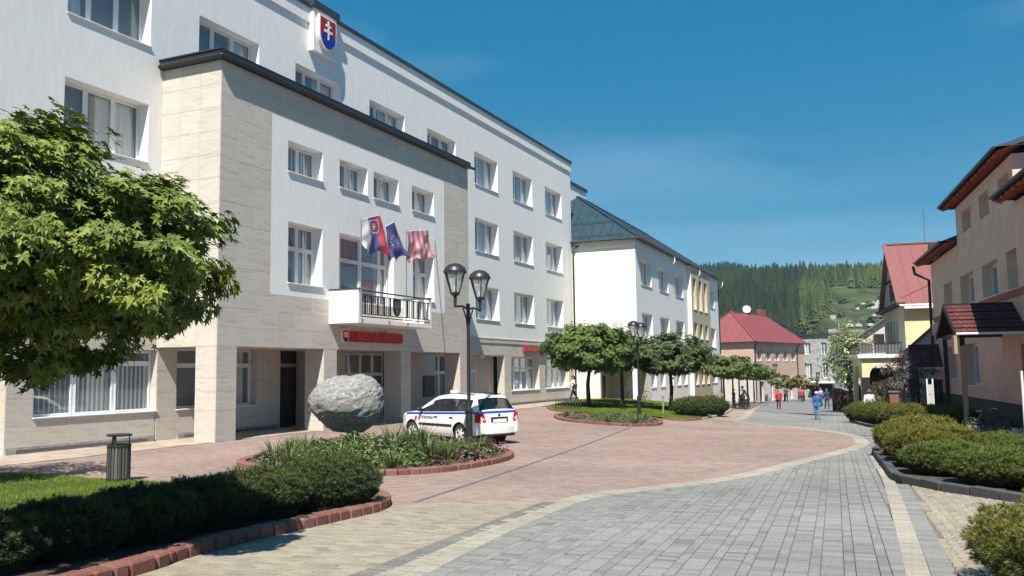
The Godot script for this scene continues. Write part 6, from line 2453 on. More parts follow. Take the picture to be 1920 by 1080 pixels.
func furniture() -> void:
	var lg := mat("lantern_glass", Color(0.9, 0.92, 0.92), 0.1)
	lg.transparency = BaseMaterial3D.TRANSPARENCY_ALPHA
	lg.albedo_color = Color(0.9, 0.92, 0.92, 0.35)
	var l := lamp_post()
	var a := atan2(-AX.x, -AX.z)
	tag(l, "black double street lamp rising from the round bed beside the car", "street lamp", "double lantern street lamps")
	l.position = gp(-10.9, -21.4, 0.06)
	l.rotation.y = a
	dup(l, gp(-12.35, -42.9, 0.0), a, "black double street lamp at the edge of the tree lawn's bed", 0.97)
	dup(l, gp(-14.7, -90.0), a, "black street lamp showing above the trees of the walk")
	dup(l, gp(-16.1, -120.5), a, "black street lamp before the pink house")
	dup(l, gp(-12.4, -139.0, -0.9), a, "black street lamp before the grey house")
	# litter bins
	var at := gp(-13.95, -12.55)
	var t := thing("litter_bin", "dark slatted litter bin with lid at the lawn's edge", "litter bin", at, 0.0, "litter bins")
	var st := sb()
	lathe(st, [Vector2(0.0, 0.02), Vector2(0.19, 0.02), Vector2(0.19, 0.7), Vector2(0.17, 0.7), Vector2(0.17, 0.1)], 18)
	obj(t, "liner", st, M["deadgrey"])
	for i in 20:
		var B := Basis(UP, TAU * i / 20.0)
		st = sb()
		box(st, B * Vector3(0, 0.36, 0.205), Vector3(0.042, 0.72, 0.018), B, 0.004)
		obj(t, "slat", st, mat("bin_slat_%d" % (i % 3), [L(0.05, 0.055, 0.05), L(0.085, 0.08, 0.06), L(0.11, 0.115, 0.11)][i % 3], 0.6))
	for y in [0.06, 0.70]:
		st = sb()
		lathe(st, [Vector2(0.19, y - 0.025), Vector2(0.222, y - 0.025), Vector2(0.222, y + 0.025), Vector2(0.19, y + 0.025)], 20)
		obj(t, "hoop", st, M["black_metal"])
	st = sb()
	for i in 3:
		var B := Basis(UP, TAU * i / 3.0 + 0.4)
		box(st, B * Vector3(0, 0.80, 0.18), Vector3(0.05, 0.2, 0.02), B)
	obj(t, "lid_support", st, M["black_metal"])
	st = sb()
	lathe(st, [Vector2(0.0, 0.88), Vector2(0.23, 0.88), Vector2(0.235, 0.91), Vector2(0.2, 0.925), Vector2(0.0, 0.93)], 20)
	obj(t, "lid", st, M["black_metal"])
	dup(t, gp(-10.3, -53.2), 0.6, "slatted litter bin at the corner of the tree lawn", 0.95)
	dup(t, gp(-17.6, -122.5), 0.2, "dark litter bin at the foot of the pink house", 1.0)
	# bicycle rack
	var ra := gp(-17.25, -43.9)
	t = thing("bicycle_rack", "dark bicycle rack of curved hoops at the edge of the tree lawn", "bicycle rack", ra, atan2(0.55, 1.15) - 0.05)
	org = Vector3.ZERO
	for q in [[0.06, -0.28], [0.06, 0.28], [0.52, -0.1]]:
		st = sb()
		tube(st, [Vector3(-0.08, q[0], q[1]), Vector3(1.4, q[0], q[1])], [0.022], 6)
		obj(t, "rail", st, M["black_metal"])
	for i in 10:
		st = sb()
		var x := 0.03 + i * 0.145
		var p := []
		for k in 13:
			var b := PI * k / 12.0
			p.append(Vector3(x + 0.05 * sin(b), 0.06 + 0.52 * sin(b), -0.28 * cos(b)))
		tube(st, p, [0.018], 6)
		obj(t, "hoop", st, M["black_metal"])
	t = thing("marker_post", "thin pale marker post on the grass by the dark leaved tree", "post", gp(-12.3, -47.4, 0.08))
	st = sb()
	tube(st, [Vector3.ZERO, Vector3(0, 0.85, 0)], [0.045, 0.04], 8)
	obj(t, "shaft", st, M["concrete"])
	st = sb()
	lathe(st, [Vector2(0.05, 0.84), Vector2(0.05, 0.88), Vector2(0.0, 0.9)], 8)
	obj(t, "cap", st, M["black_metal"])
	# benches and a planter under the walk's trees
	var pb: Node3D = null
	for i in 3:
		var p := gp([-12.6, -13.1, -13.9][i], [-71.5, -77.0, -83.5][i])
		var lb: String = ["dark slatted bench, first under the trees of the walk", "dark slatted bench, second under the trees of the walk", "dark slatted bench, third under the trees of the walk"][i]
		if pb == null:
			pb = thing("bench", lb, "bench", p, 1.64, "benches along the walk")
			for k in 4:
				st = sb()
				bx(st, -0.9, 0.9, 0.43, 0.46, -0.22 + k * 0.115, -0.12 + k * 0.115, 0.005)
				obj(pb, "seat_slat", st, M["dark_wood"])
			for k in 3:
				st = sb()
				bx(st, -0.9, 0.9, 0.55 + k * 0.12, 0.65 + k * 0.12, 0.25 + k * 0.02, 0.28 + k * 0.02, 0.005)
				obj(pb, "back_slat", st, M["dark_wood"])
			for x in [-0.75, 0.75]:
				st = sb()
				bx(st, x - 0.03, x + 0.03, 0, 0.43, -0.2, -0.14)
				bx(st, x - 0.03, x + 0.03, 0, 0.9, 0.22, 0.28)
				bx(st, x - 0.031, x + 0.031, 0.38, 0.43, -0.2, 0.22)
				obj(pb, "leg", st, M["black_metal"])
		else:
			dup(pb, p, 1.64, lb)
	t = thing("flower_planter", "square grey planter of pale yellow flowers by the walk's first tree", "planter", gp(-13.4, -67.5))
	st = sb()
	bx(st, -0.45, 0.45, 0, 0.75, -0.45, 0.45, 0.03)
	obj(t, "box", st, M["concrete"])
	crown(t, Vector3(0, 0.95, 0), Vector3(0.5, 0.3, 0.5), 24, 10, 0.14, "plain", L(0.06, 0.1, 0.02), L(0.5, 0.5, 0.2), 0.2, 0.1, 0.0, "flowers")

# ---------------------------------------------------------------- the boulder
func rock() -> void:
	var c := Vector3(-13.75, 0.80, -19.8)
	var t := thing("boulder", "large grey boulder raised on a short stone stem in the round bed", "boulder", gp(c.x, c.z))
	org = t.position
	var R := Vector3(0.82, 0, -0.57).normalized()
	var F := Vector3(0.57, 0, 0.82).normalized()
	var n := FastNoiseLite.new()
	n.seed = 21
	n.frequency = 1.0
	n.fractal_octaves = 3
	var cell := FastNoiseLite.new()
	cell.seed = 8
	cell.noise_type = FastNoiseLite.TYPE_CELLULAR
	cell.cellular_return_type = FastNoiseLite.RETURN_DISTANCE
	cell.frequency = 0.9
	var rg := FastNoiseLite.new()
	rg.seed = 4
	rg.fractal_type = FastNoiseLite.FRACTAL_RIDGED
	rg.frequency = 1.5
	rg.fractal_octaves = 4
	var W := 150
	var H := 90
	var P := []
	for j in H + 1:
		var row := []
		for i in W:
			var a := TAU * i / W
			var b := PI * j / H
			var d := Vector3(sin(b) * cos(a), cos(b), sin(b) * sin(a))
			var q := Vector3(signf(d.x) * pow(absf(d.x), 0.66), signf(d.y) * pow(absf(d.y), 0.7), signf(d.z) * pow(absf(d.z), 0.9))
			var v := Vector3(q.x * 0.95, q.y * 0.74, q.z * 0.85)
			if v.y < 0.05:
				var k := (0.05 - v.y) / 0.8
				v.x *= 1.0 - (0.20 if d.x > 0.0 else 0.45) * k * k - 0.05 * k
				v.z *= 1.0 - 0.55 * k * k
			var nose := maxf(0.0, -d.x) * exp(-pow((d.y - 0.16) / 0.3, 2.0))
			v.x -= 0.05 * nose
			if v.y > 0.0: v.y *= 1.0 - 0.30 * maxf(0.0, -d.x)
			var s := v * 1.0
			var disp := n.get_noise_3dv(s * 0.9) * 0.10 + (cell.get_noise_3dv(s * 0.9) + 0.6) * 0.08
			var strat := Vector3(s.x * 0.9 + s.y * 0.35, s.y * 3.2 - s.x * 0.9, s.z * 1.6)
			disp += rg.get_noise_3dv(strat * 1.0) * 0.032 + n.get_noise_3dv(s * 7.0) * 0.008 + rg.get_noise_3dv(s * 5.0) * 0.004
			v += d * disp
			v.y = maxf(v.y, -0.74 + 0.03 * n.get_noise_3dv(s * 4.0))
			row.append(c + R * v.x + UP * v.y + F * v.z)
		P.append(row)
	var st := sb()
	for j in H:
		for i in W:
			var k := (i + 1) % W
			var id := [[j, i], [j, k], [j + 1, k], [j + 1, i]]
			for e in [0, 2, 1, 0, 3, 2]:
				var y: int = id[e][0]
				var x: int = id[e][1]
				var du: Vector3 = P[y][(x + 1) % W] - P[y][(x - 1 + W) % W]
				var dv: Vector3 = P[mini(y + 1, H)][x] - P[maxi(y - 1, 0)][x]
				var nn := dv.cross(du)
				if nn.length_squared() < 1e-12: nn = UP if y == 0 else -UP
				if nn.dot(P[y][x] - c) < 0: nn = -nn
				vtx(st, P[y][x], nn.normalized())
	var m := mat("boulder_rock", L(0.50, 0.495, 0.48), 0.95, ntex("rockm", 0.018, 0.45, 1.0, 512, 6), 0.9, nbump("rockb", 0.03, 5.0, 512, 5), 0.7)
	obj(t, "stone", st, m)
	st = sb()
	var f := gp(c.x + 0.12, c.z - 0.1)
	tube(st, [f - UP * 0.1, f + UP * 0.3, Vector3(f.x, c.y - 0.66, f.z)], [0.2, 0.17, 0.16], 12)
	obj(t, "stem", st, M["concrete"])
	org = Vector3.ZERO

# ---------------------------------------------------------------- the police estate car: x forward, left side at -z
func pl(x: float, tab: Array) -> float:
	for i in tab.size() - 1:
		if x <= tab[i + 1][0]:
			var a = tab[i]
			var b = tab[i + 1]
			return lerpf(a[1], b[1], clampf((x - a[0]) / (b[0] - a[0]), 0.0, 1.0))
	return tab[-1][1]

const C_TOP := [[-2.13, 0.60], [-2.11, 0.80], [-2.085, 0.92], [-2.05, 0.985], [-2.02, 1.02], [-1.80, 1.37], [-1.74, 1.42], [-1.6, 1.45], [-1.2, 1.482], [-0.6, 1.492], [-0.2, 1.482], [0.1, 1.445], [0.25, 1.40], [0.98, 1.0], [1.05, 0.965], [1.3, 0.93], [1.6, 0.875], [1.85, 0.80], [1.98, 0.73], [2.06, 0.66], [2.11, 0.56]]

func c_plan(x: float) -> float:
	if x > 1.3: return 0.815 - 0.26 * pow((x - 1.3) / 0.81, 2.6)
	if x < -1.5: return 0.815 - 0.105 * pow((-1.5 - x) / 0.63, 2.2)
	return 0.815

func c_side(x: float, y: float) -> float:
	var f := 1.0
	if y < 0.5: f = 1.0 - 0.09 * pow((0.5 - y) / 0.3, 2.0)
	else: f = 1.0 - 0.035 * pow((y - 0.5) / 0.45, 2.0)
	for xc in [-1.23, 1.23]:
		var r := Vector2(x - xc, y - 0.3).length()
		f += 0.02 * sst(0.50, 0.37, r)
	return c_plan(x) * f

func c_belt(x: float) -> float:
	return minf(0.925 - 0.03 * x, pl(x, C_TOP) - 0.012)

func c_low(x: float) -> float:
	var y := 0.20 if x > -1.6 else 0.27
	if absf(x) > 1.9: y += 0.06 * (absf(x) - 1.9) / 0.2
	for xc in [-1.23, 1.23]:
		var d: float = absf(x - xc)
		if d < 0.355: y = maxf(y, 0.30 + sqrt(0.355 * 0.355 - d * d))
	return y

func c_ring(x: float) -> Array:
	var out := []
	var yb := c_low(x)
	var bl := c_belt(x)
	var tp := pl(x, C_TOP)
	for k in 11:
		var y := lerpf(yb, bl, k / 10.0)
		out.append(Vector3(x, y, c_side(x, y)))
	var wb := c_side(x, bl)
	var ye := maxf(bl, tp - 0.055)
	for k in range(1, 6):
		var y := lerpf(bl, ye, k / 5.0)
		var q := (y - bl) / 0.5
		out.append(Vector3(x, y, wb - 0.035 * sst(0.0, 0.05, y - bl) - 0.22 * q * (0.75 + 0.25 * q)))
	var we: float = out[-1].z
	for k in range(1, 8):
		var a := PI / 2 * k / 7.0
		out.append(Vector3(x, ye + (tp - ye) * (0.72 * sin(a) + 0.28 * sin(a) * sin(a)), we * (1.0 - pow(1.0 - cos(a), 1.0) * 1.0)))
	return out

func c_patch(st: SurfaceTool, x0: float, x1: float, y0: float, y1: float, off: float, side: float, nx := 8, follow := false) -> void:
	# a sheet laid on the lower flank; with follow, heights are measured from the belt line
	for i in nx:
		var xa := lerpf(x0, x1, i / float(nx))
		var xb := lerpf(x0, x1, (i + 1) / float(nx))
		for j in 3:
			var q := []
			for e in [[xa, j], [xb, j], [xb, j + 1], [xa, j + 1]]:
				var y: float = lerpf(y0, y1, e[1] / 3.0) + (c_belt(e[0]) if follow else 0.0)
				q.append(Vector3(e[0], y, side * (c_side(e[0], y) + off)))
			quad_out(st, q[0], q[1], q[2], q[3], Vector3(0, 0, side))

func car() -> void:
	var t := thing("police_car", "white estate police car with blue waist stripe parked before the porch", "car", gp(-13.1, -24.8, 0.012), deg_to_rad(155.5))
	t.rotation.z = 0.006
	org = Vector3.ZERO
	var paint := mat("car_white", L(0.78, 0.79, 0.80), 0.28)
	paint.clearcoat_enabled = true
	paint.clearcoat = 0.7
	paint.clearcoat_roughness = 0.05
	var cg := mat("car_glass", Color(0.06, 0.08, 0.08), 0.02)
	cg.transparency = BaseMaterial3D.TRANSPARENCY_ALPHA
	cg.albedo_color = Color(0.10, 0.14, 0.15, 0.55)
	var blue := mat("stripe_blue", L(0.012, 0.06, 0.42), 0.3)
	var black := mat("car_black", L(0.015, 0.015, 0.016), 0.5)
	var xs := []
	var x := -2.13
	while x < 2.11:
		xs.append(x)
		x += 0.012 if (x < -1.98 or x > 1.95) else (0.025 if absf(absf(x) - 1.23) < 0.42 or x < -1.7 else 0.04)
	xs.append(2.11)
	var rings := []
	for e in xs: rings.append(c_ring(e))
	var parts := {}
	var K: int = rings[0].size()
	for sd in [-1.0, 1.0]:
		for i in xs.size() - 1:
			var xm: float = (xs[i] + xs[i + 1]) / 2
			for j in K - 1:
				var nm := "body"
				if j >= 10 and j < 15:
					var jj := j - 10
					if jj >= 0 and jj < 4 and pl(xm, C_TOP) > c_belt(xm) + 0.12:
						if xm > -0.10 and xm < 0.80 and not (xm > 0.3 and jj >= 3): nm = "front_side_window"
						elif xm > -0.98 and xm < -0.17: nm = "rear_side_window"
						elif xm > -1.66 and xm < -1.06: nm = "quarter_window"
					
					if nm == "body" and jj < 4 and xm < 0.80 and xm > -1.1 and pl(xm, C_TOP) > c_belt(xm) + 0.3 and xm < -0.09: nm = "window_pillar"
				elif j >= 15:
					if xm > 0.27 and xm < 0.95 and j >= 16: nm = "windscreen"
					elif xm > -2.015 and xm < -1.80 and j >= 16: nm = "rear_window"
				var key := nm if nm in ["body", "windscreen", "rear_window"] else nm + str(sd)
				if not parts.has(key): parts[key] = [nm, sb()]
				var st: SurfaceTool = parts[key][1]
				var id := [[i, j], [i + 1, j], [i + 1, j + 1], [i, j + 1]]
				var vs := []
				for q in id:
					var p: Vector3 = rings[q[0]][q[1]]
					var a: Vector3 = rings[mini(q[0] + 1, xs.size() - 1)][q[1]] - rings[maxi(q[0] - 1, 0)][q[1]]
					var b: Vector3 = rings[q[0]][mini(q[1] + 1, K - 1)] - rings[q[0]][maxi(q[1] - 1, 0)]
					if q[1] == K - 1: b = Vector3(0, 0, -1)
					var n := a.cross(b)
					n = n.normalized() if n.length_squared() > 1e-12 else Vector3(0, 0, 1)
					if n.dot(Vector3(p.x * 0.2, p.y - 0.6, p.z)) < 0: n = -n
					vs.append([Vector3(p.x, p.y, p.z * sd), Vector3(n.x, n.y, n.z * sd)])
				var cr: Vector3 = (vs[1][0] - vs[0][0]).cross(vs[3][0] - vs[0][0])
				if cr.length_squared() < 1e-16: cr = (vs[2][0] - vs[1][0]).cross(vs[3][0] - vs[1][0])
				var o := [0, 2, 1, 0, 3, 2] if cr.dot(vs[0][1]) >= 0 else [0, 1, 2, 0, 2, 3]
				for e in o: vtx(st, vs[e][0], vs[e][1])
	for e in [0, xs.size() - 1]:
		var st: SurfaceTool = parts["body"][1]
		var dirn := Vector3(-1, 0, 0) if e == 0 else Vector3(1, 0, 0)
		var r = rings[e]
		for j in K - 1:
			quad_out(st, r[j], Vector3(r[j].x, r[j].y, -r[j].z), Vector3(r[j + 1].x, r[j + 1].y, -r[j + 1].z), r[j + 1], dirn)
	for key in parts:
		var m: Material = paint if parts[key][0] == "body" else (black if parts[key][0] == "window_pillar" else cg)
		obj(t, parts[key][0], parts[key][1], m)
	# cabin floor, seats, dashboard
	var st := sb()
	bx(st, -1.95, 1.0, 0.3, 0.84, -0.72, 0.72)
	bx(st, -2.0, 1.9, 0.22, 0.32, -0.7, 0.7)
	bx(st, 1.0, 1.75, 0.3, 0.7, -0.6, 0.6)
	obj(t, "cabin", st, black)
	for q in [[0.0, -0.36], [0.0, 0.36], [-0.95, -0.4], [-0.95, 0.4]]:
		st = sb()
		box(st, Vector3(q[0] - 0.12, 1.0, q[1]), Vector3(0.16, 0.5, 0.46), Basis(Vector3(0, 0, 1), 0.2), 0.05)
		box(st, Vector3(q[0] - 0.2, 1.31, q[1]), Vector3(0.09, 0.16, 0.24), Basis(), 0.04)
		obj(t, "seat", st, M["deadgrey"] if q[0] < -0.5 else black)
	st = sb()
	bx(st, 0.62, 0.98, 0.8, 0.95, -0.68, 0.68, 0.04)
	var ring := []
	for i in 17: ring.append(Vector3(0.52 + 0.06 * sin(TAU * i / 16.0), 0.95 + 0.18 * sin(TAU * i / 16.0), -0.36 + 0.18 * cos(TAU * i / 16.0)))
	tube(st, ring, [0.015], 6, false)
	obj(t, "dashboard", st, black)
	# wheels
	for xc in [-1.23, 1.23]:
		for sd in [-1.0, 1.0]:
			var w := Node3D.new()
			w.name = "wheel"
			t.add_child(w, true)
			w.position = Vector3(xc, 0.305, sd * 0.70)
			w.rotation.x = PI / 2 * sd
			if xc > 0: w.rotation.y = 0.0
			st = sb()
			lathe(st, [Vector2(0.20, -0.10), Vector2(0.285, -0.10), Vector2(0.303, -0.08), Vector2(0.305, 0.06), Vector2(0.29, 0.09), Vector2(0.215, 0.10), Vector2(0.205, 0.08)], 32)
			obj(w, "tyre", st, M["rubber"])
			st = sb()
			lathe(st, [Vector2(0.208, 0.095), Vector2(0.20, 0.06), Vector2(0.06, 0.085), Vector2(0.05, 0.1), Vector2(0.0, 0.1)], 32)
			obj(w, "rim", st, mat("hubcap", L(0.55, 0.56, 0.57), 0.35))
			for k in 6:
				st = sb()
				var a := TAU * k / 6.0 + 0.26
				var d := Vector3(cos(a), 0, sin(a))
				var s := Vector3(-sin(a), 0, cos(a))
				quad_out(st, d * 0.09 - s * 0.018 + UP * 0.0845, d * 0.18 - s * 0.05 + UP * 0.07, d * 0.18 + s * 0.05 + UP * 0.07, d * 0.09 + s * 0.018 + UP * 0.0845, UP)
				obj(w, "hubcap_slot", st, black)
			st = sb()
			lathe(st, [Vector2(0.0, -0.25), Vector2(0.36, -0.25), Vector2(0.352, 0.06)], 24, Vector3(0, 0, 0))
			obj(w, "wheel_arch", st, black)
	for sd in [-1.0, 1.0]:
		st = sb()
		c_patch(st, -2.06, 1.55, -0.075, -0.012, 0.004, sd, 60, true)
		obj(t, "blue_stripe", st, blue)
		st = sb()
		c_patch(st, -0.86, 0.84, 0.50, 0.57, 0.012, sd, 20)
		for e in [[-0.86, 0.84]]: pass
		obj(t, "rubbing_strip", st, black)
		st = sb()
		for e in [0.86, -0.13, -0.90]: c_patch(st, e - 0.005, e + 0.005, 0.27 if e > -0.5 else 0.62, 0.9, 0.003, sd, 1)
		c_patch(st, -0.86, 0.85, 0.262, 0.272, 0.003, sd, 20)
		obj(t, "door_seam", st, black)
		for e in [-0.02, -0.80]:
			st = sb()
			box(st, Vector3(e, 0.775, sd * (c_side(e, 0.775) + 0.012)), Vector3(0.17, 0.032, 0.03), Basis(), 0.01)
			obj(t, "door_handle", st, black)
		st = sb()
		box(st, Vector3(0.70, 0.985, sd * 0.90), Vector3(0.12, 0.13, 0.2), Basis(), 0.045)
		bar(st, Vector3(0.70, 0.95, sd * 0.74), Vector3(0.70, 0.965, sd * 0.85), 0.05, 0.05)
		obj(t, "wing_mirror", st, black)
		st = sb()
		c_patch(st, -2.085, -1.90, 0.66, 0.915, 0.010, sd, 6)
		quad_out(st, Vector3(-2.12, 0.66, sd * 0.745), Vector3(-2.128, 0.66, sd * 0.52), Vector3(-2.098, 0.915, sd * 0.58), Vector3(-2.088, 0.915, sd * 0.74), Vector3(-1, 0, 0))
		var tl := obj(t, "tail_light", st, mat("tail_red", L(0.42, 0.012, 0.02), 0.15))
		st = sb()
		quad_out(st, Vector3(-2.124, 0.72, sd * 0.70), Vector3(-2.127, 0.72, sd * 0.58), Vector3(-2.118, 0.79, sd * 0.60), Vector3(-2.115, 0.79, sd * 0.70), Vector3(-1, 0, 0))
		obj(tl, "light_lens", st, mat("lens_pale", L(0.7, 0.45, 0.45), 0.2))
		st = sb()
		c_patch(st, 1.62, 1.93, 0.62, 0.76, 0.008, sd, 5)
		obj(t, "headlight", st, mat("lens_clear", L(0.55, 0.58, 0.6), 0.1))
		st = sb()
		c_patch(st, 0.96, 1.08, 0.62, 0.76, 0.004, sd, 2)
		obj(t, "door_crest", st, mat("crest_red", L(0.45, 0.05, 0.07), 0.4))
	letters(t, "TURZOVKA", 0.085, Vector3(0.42, 0.735, -(c_side(0.42, 0.7) + 0.001)), "car_black", 0.006, Basis(Vector3(-1, 0, 0), UP, Vector3(0, 0, -1)))
	letters(t, "420", 0.10, Vector3(-1.62, 0.65, -(c_side(-1.62, 0.62) + 0.001)), "car_black", 0.006, Basis(Vector3(-1, 0, 0), UP, Vector3(0, 0, -1)))
	# tailgate: stripe, plate, bumper
	st = sb()
	for e in 10:
		var a := lerpf(-0.70, 0.70, e / 10.0)
		var b := lerpf(-0.70, 0.70, (e + 1) / 10.0)
		quad_out(st, Vector3(-2.092, 0.925, a), Vector3(-2.092, 0.925, b), Vector3(-2.062, 0.985, b), Vector3(-2.062, 0.985, a), Vector3(-1, 0.3, 0))
	obj(t, "tailgate_stripe", st, blue)
	st = sb()
	box(st, Vector3(-2.115, 0.72, 0), Vector3(0.03, 0.17, 0.66), Basis(), 0.01)
	obj(t, "plate_recess", st, black)
	st = sb()
	box(st, Vector3(-2.135, 0.69, 0), Vector3(0.012, 0.11, 0.52), Basis(), 0.003)
	obj(t, "number_plate", st, M["frame_white"])
	st = sb()
	lathe(st, [Vector2(0.0, 0.0), Vector2(0.045, 0.0), Vector2(0.045, 0.01), Vector2(0.0, 0.012)], 12, Vector3(-2.098, 0.86, 0), Basis(Vector3(0, 0, 1), PI / 2))
	obj(t, "badge", st, black)
	st = sb()
	var n := 16
	for i in n:
		var z0 := lerpf(-0.76, 0.76, i / float(n))
		var z1 := lerpf(-0.76, 0.76, (i + 1) / float(n))
		var f := func(z: float) -> float: return -2.19 + 0.16 * pow(absf(z) / 0.76, 3.0)
		var pr := [[0.30, 0.03], [0.33, 0.0], [0.52, 0.0], [0.60, 0.05]]
		for k in 3:
			quad_out(st, Vector3(f.call(z0) + pr[k][1], pr[k][0], z0), Vector3(f.call(z1) + pr[k][1], pr[k][0], z1), Vector3(f.call(z1) + pr[k + 1][1], pr[k + 1][0], z1), Vector3(f.call(z0) + pr[k + 1][1], pr[k + 1][0], z0), Vector3(-1, 0, 0))
		quad_out(st, Vector3(f.call(z0) + 0.05, 0.60, z0), Vector3(f.call(z1) + 0.05, 0.60, z1), Vector3(-2.05, 0.62, z1), Vector3(-2.05, 0.62, z0), UP)
	obj(t, "rear_bumper", st, paint)
	st = sb()
	bx(st, -2.14, -2.0, 0.24, 0.30, -0.6, 0.6, 0.01)
	obj(t, "bumper_base", st, black)
	st = sb()
	bx(st, 0.02, 0.14, 1.45, 1.56, -0.12, 0.12, 0.02)
	obj(t, "roof_sign", st, M["frame_white"])
	st = sb()
	tube(st, [Vector3(-1.45, 1.45, 0), Vector3(-1.62, 1.68, 0)], [0.008, 0.004], 5)
	for sd in [-1.0, 1.0]: tube(st, [Vector3(0.1, 1.45, sd * 0.50), Vector3(-0.7, 1.50, sd * 0.52), Vector3(-1.6, 1.46, sd * 0.50)], [0.014], 5)
	obj(t, "roof_rail", st, black)
	st = sb()
	bar(st, Vector3(-2.04, 1.03, 0.05), Vector3(-1.94, 1.19, 0.2), 0.01, 0.012)
	obj(t, "rear_wiper", st, black)
	org = Vector3.ZERO

# ---------------------------------------------------------------- people: one continuous skin from tapered bones
func seg_d(p: Vector3, a: Vector3, b: Vector3, ra: float, rb: float) -> float:
	var ab := b - a
	var h := clampf((p - a).dot(ab) / maxf(ab.length_squared(), 1e-9), 0.0, 1.0)
	return (p - a - ab * h).length() - lerpf(ra, rb, h)

func skin(st: SurfaceTool, bones: Array, cell: float, k: float) -> void:
	# bones: [a, b, ra, rb, colour]; surface nets over the smooth union
	var lo := Vector3.ONE * 1e9
	var hi := -lo
	for b in bones:
		var r: float = maxf(b[2], b[3]) + cell * 3.0
		for e in [b[0], b[1]]:
			lo = lo.min(e - Vector3.ONE * r)
			hi = hi.max(e + Vector3.ONE * r)
	var n := Vector3i(((hi - lo) / cell).ceil()) + Vector3i.ONE
	var f := PackedFloat32Array()
	f.resize(n.x * n.y * n.z)
	f.fill(1.0)
	var who := PackedInt32Array()
	who.resize(f.size())
	var best := PackedFloat32Array()
	best.resize(f.size())
	best.fill(1e9)
	for bi in bones.size():
		var b = bones[bi]
		var r: float = maxf(b[2], b[3]) + cell * 2.5 + k
		var l := Vector3i((((b[0] as Vector3).min(b[1]) - Vector3.ONE * r - lo) / cell).floor()).clamp(Vector3i.ZERO, n - Vector3i.ONE)
		var h := Vector3i((((b[0] as Vector3).max(b[1]) + Vector3.ONE * r - lo) / cell).ceil()).clamp(Vector3i.ZERO, n - Vector3i.ONE)
		for z in range(l.z, h.z + 1):
			for y in range(l.y, h.y + 1):
				var i := (z * n.y + y) * n.x + l.x
				for x in range(l.x, h.x + 1):
					var d := seg_d(lo + Vector3(x, y, z) * cell, b[0], b[1], b[2], b[3])
					if d < best[i]:
						best[i] = d
						who[i] = bi
					var o := f[i]
					if d < r:
						var q := maxf(k - absf(o - d), 0.0) / k
						f[i] = minf(o, d) - q * q * k * 0.25
					i += 1
	var id := PackedInt32Array()
	id.resize(f.size())
	id.fill(-1)
	var vs := PackedVector3Array()
	var ns := PackedVector3Array()
	var cs := PackedColorArray()
	var step := [1, n.x, n.x * n.y]
	for z in n.z - 1:
		for y in n.y - 1:
			for x in n.x - 1:
				var i := (z * n.y + y) * n.x + x
				var s := Vector3.ZERO
				var c := 0
				var base := f[i]
				var any := false
				for e in 8:
					if (f[i + (e & 1) + ((e >> 1) & 1) * n.x + (e >> 2) * n.x * n.y] < 0.0) != (base < 0.0):
						any = true
						break
				if not any: continue
				for e in 12:
					var ax := e / 4
					var u := (ax + 1) % 3
					var v := (ax + 2) % 3
					var p := Vector3i.ZERO
					p[u] = e & 1
					p[v] = (e >> 1) & 1
					var j: int = i + p.x + p.y * n.x + p.z * n.x * n.y
					var a := f[j]
					var b: float = f[j + step[ax]]
					if (a < 0.0) == (b < 0.0): continue
					var q := Vector3(p)
					q[ax] += a / (a - b)
					s += q
					c += 1
				id[i] = vs.size()
				vs.append(lo + (Vector3(x, y, z) + s / c) * cell)
				ns.append(Vector3(f[i + 1] - f[i], f[i + n.x] - f[i], f[i + n.x * n.y] - f[i]).normalized())
				cs.append(bones[who[i]][4])
	for z in range(1, n.z - 1):
		for y in range(1, n.y - 1):
			for x in range(1, n.x - 1):
				var i := (z * n.y + y) * n.x + x
				for ax in 3:
					var a := f[i]
					var b: float = f[i + step[ax]]
					if (a < 0.0) == (b < 0.0): continue
					var u: int = step[(ax + 1) % 3]
					var v: int = step[(ax + 2) % 3]
					var q := [id[i], id[i - u], id[i - u - v], id[i - v]]
					if q.min() < 0: continue
					var o := [0, 1, 2, 0, 2, 3] if a < 0.0 else [0, 2, 1, 0, 3, 2]
					o = [o[0], o[2], o[1], o[3], o[5], o[4]]
					for e in o:
						st.set_color(cs[q[e]])
						st.set_normal(ns[q[e]])
						st.add_vertex(vs[q[e]])

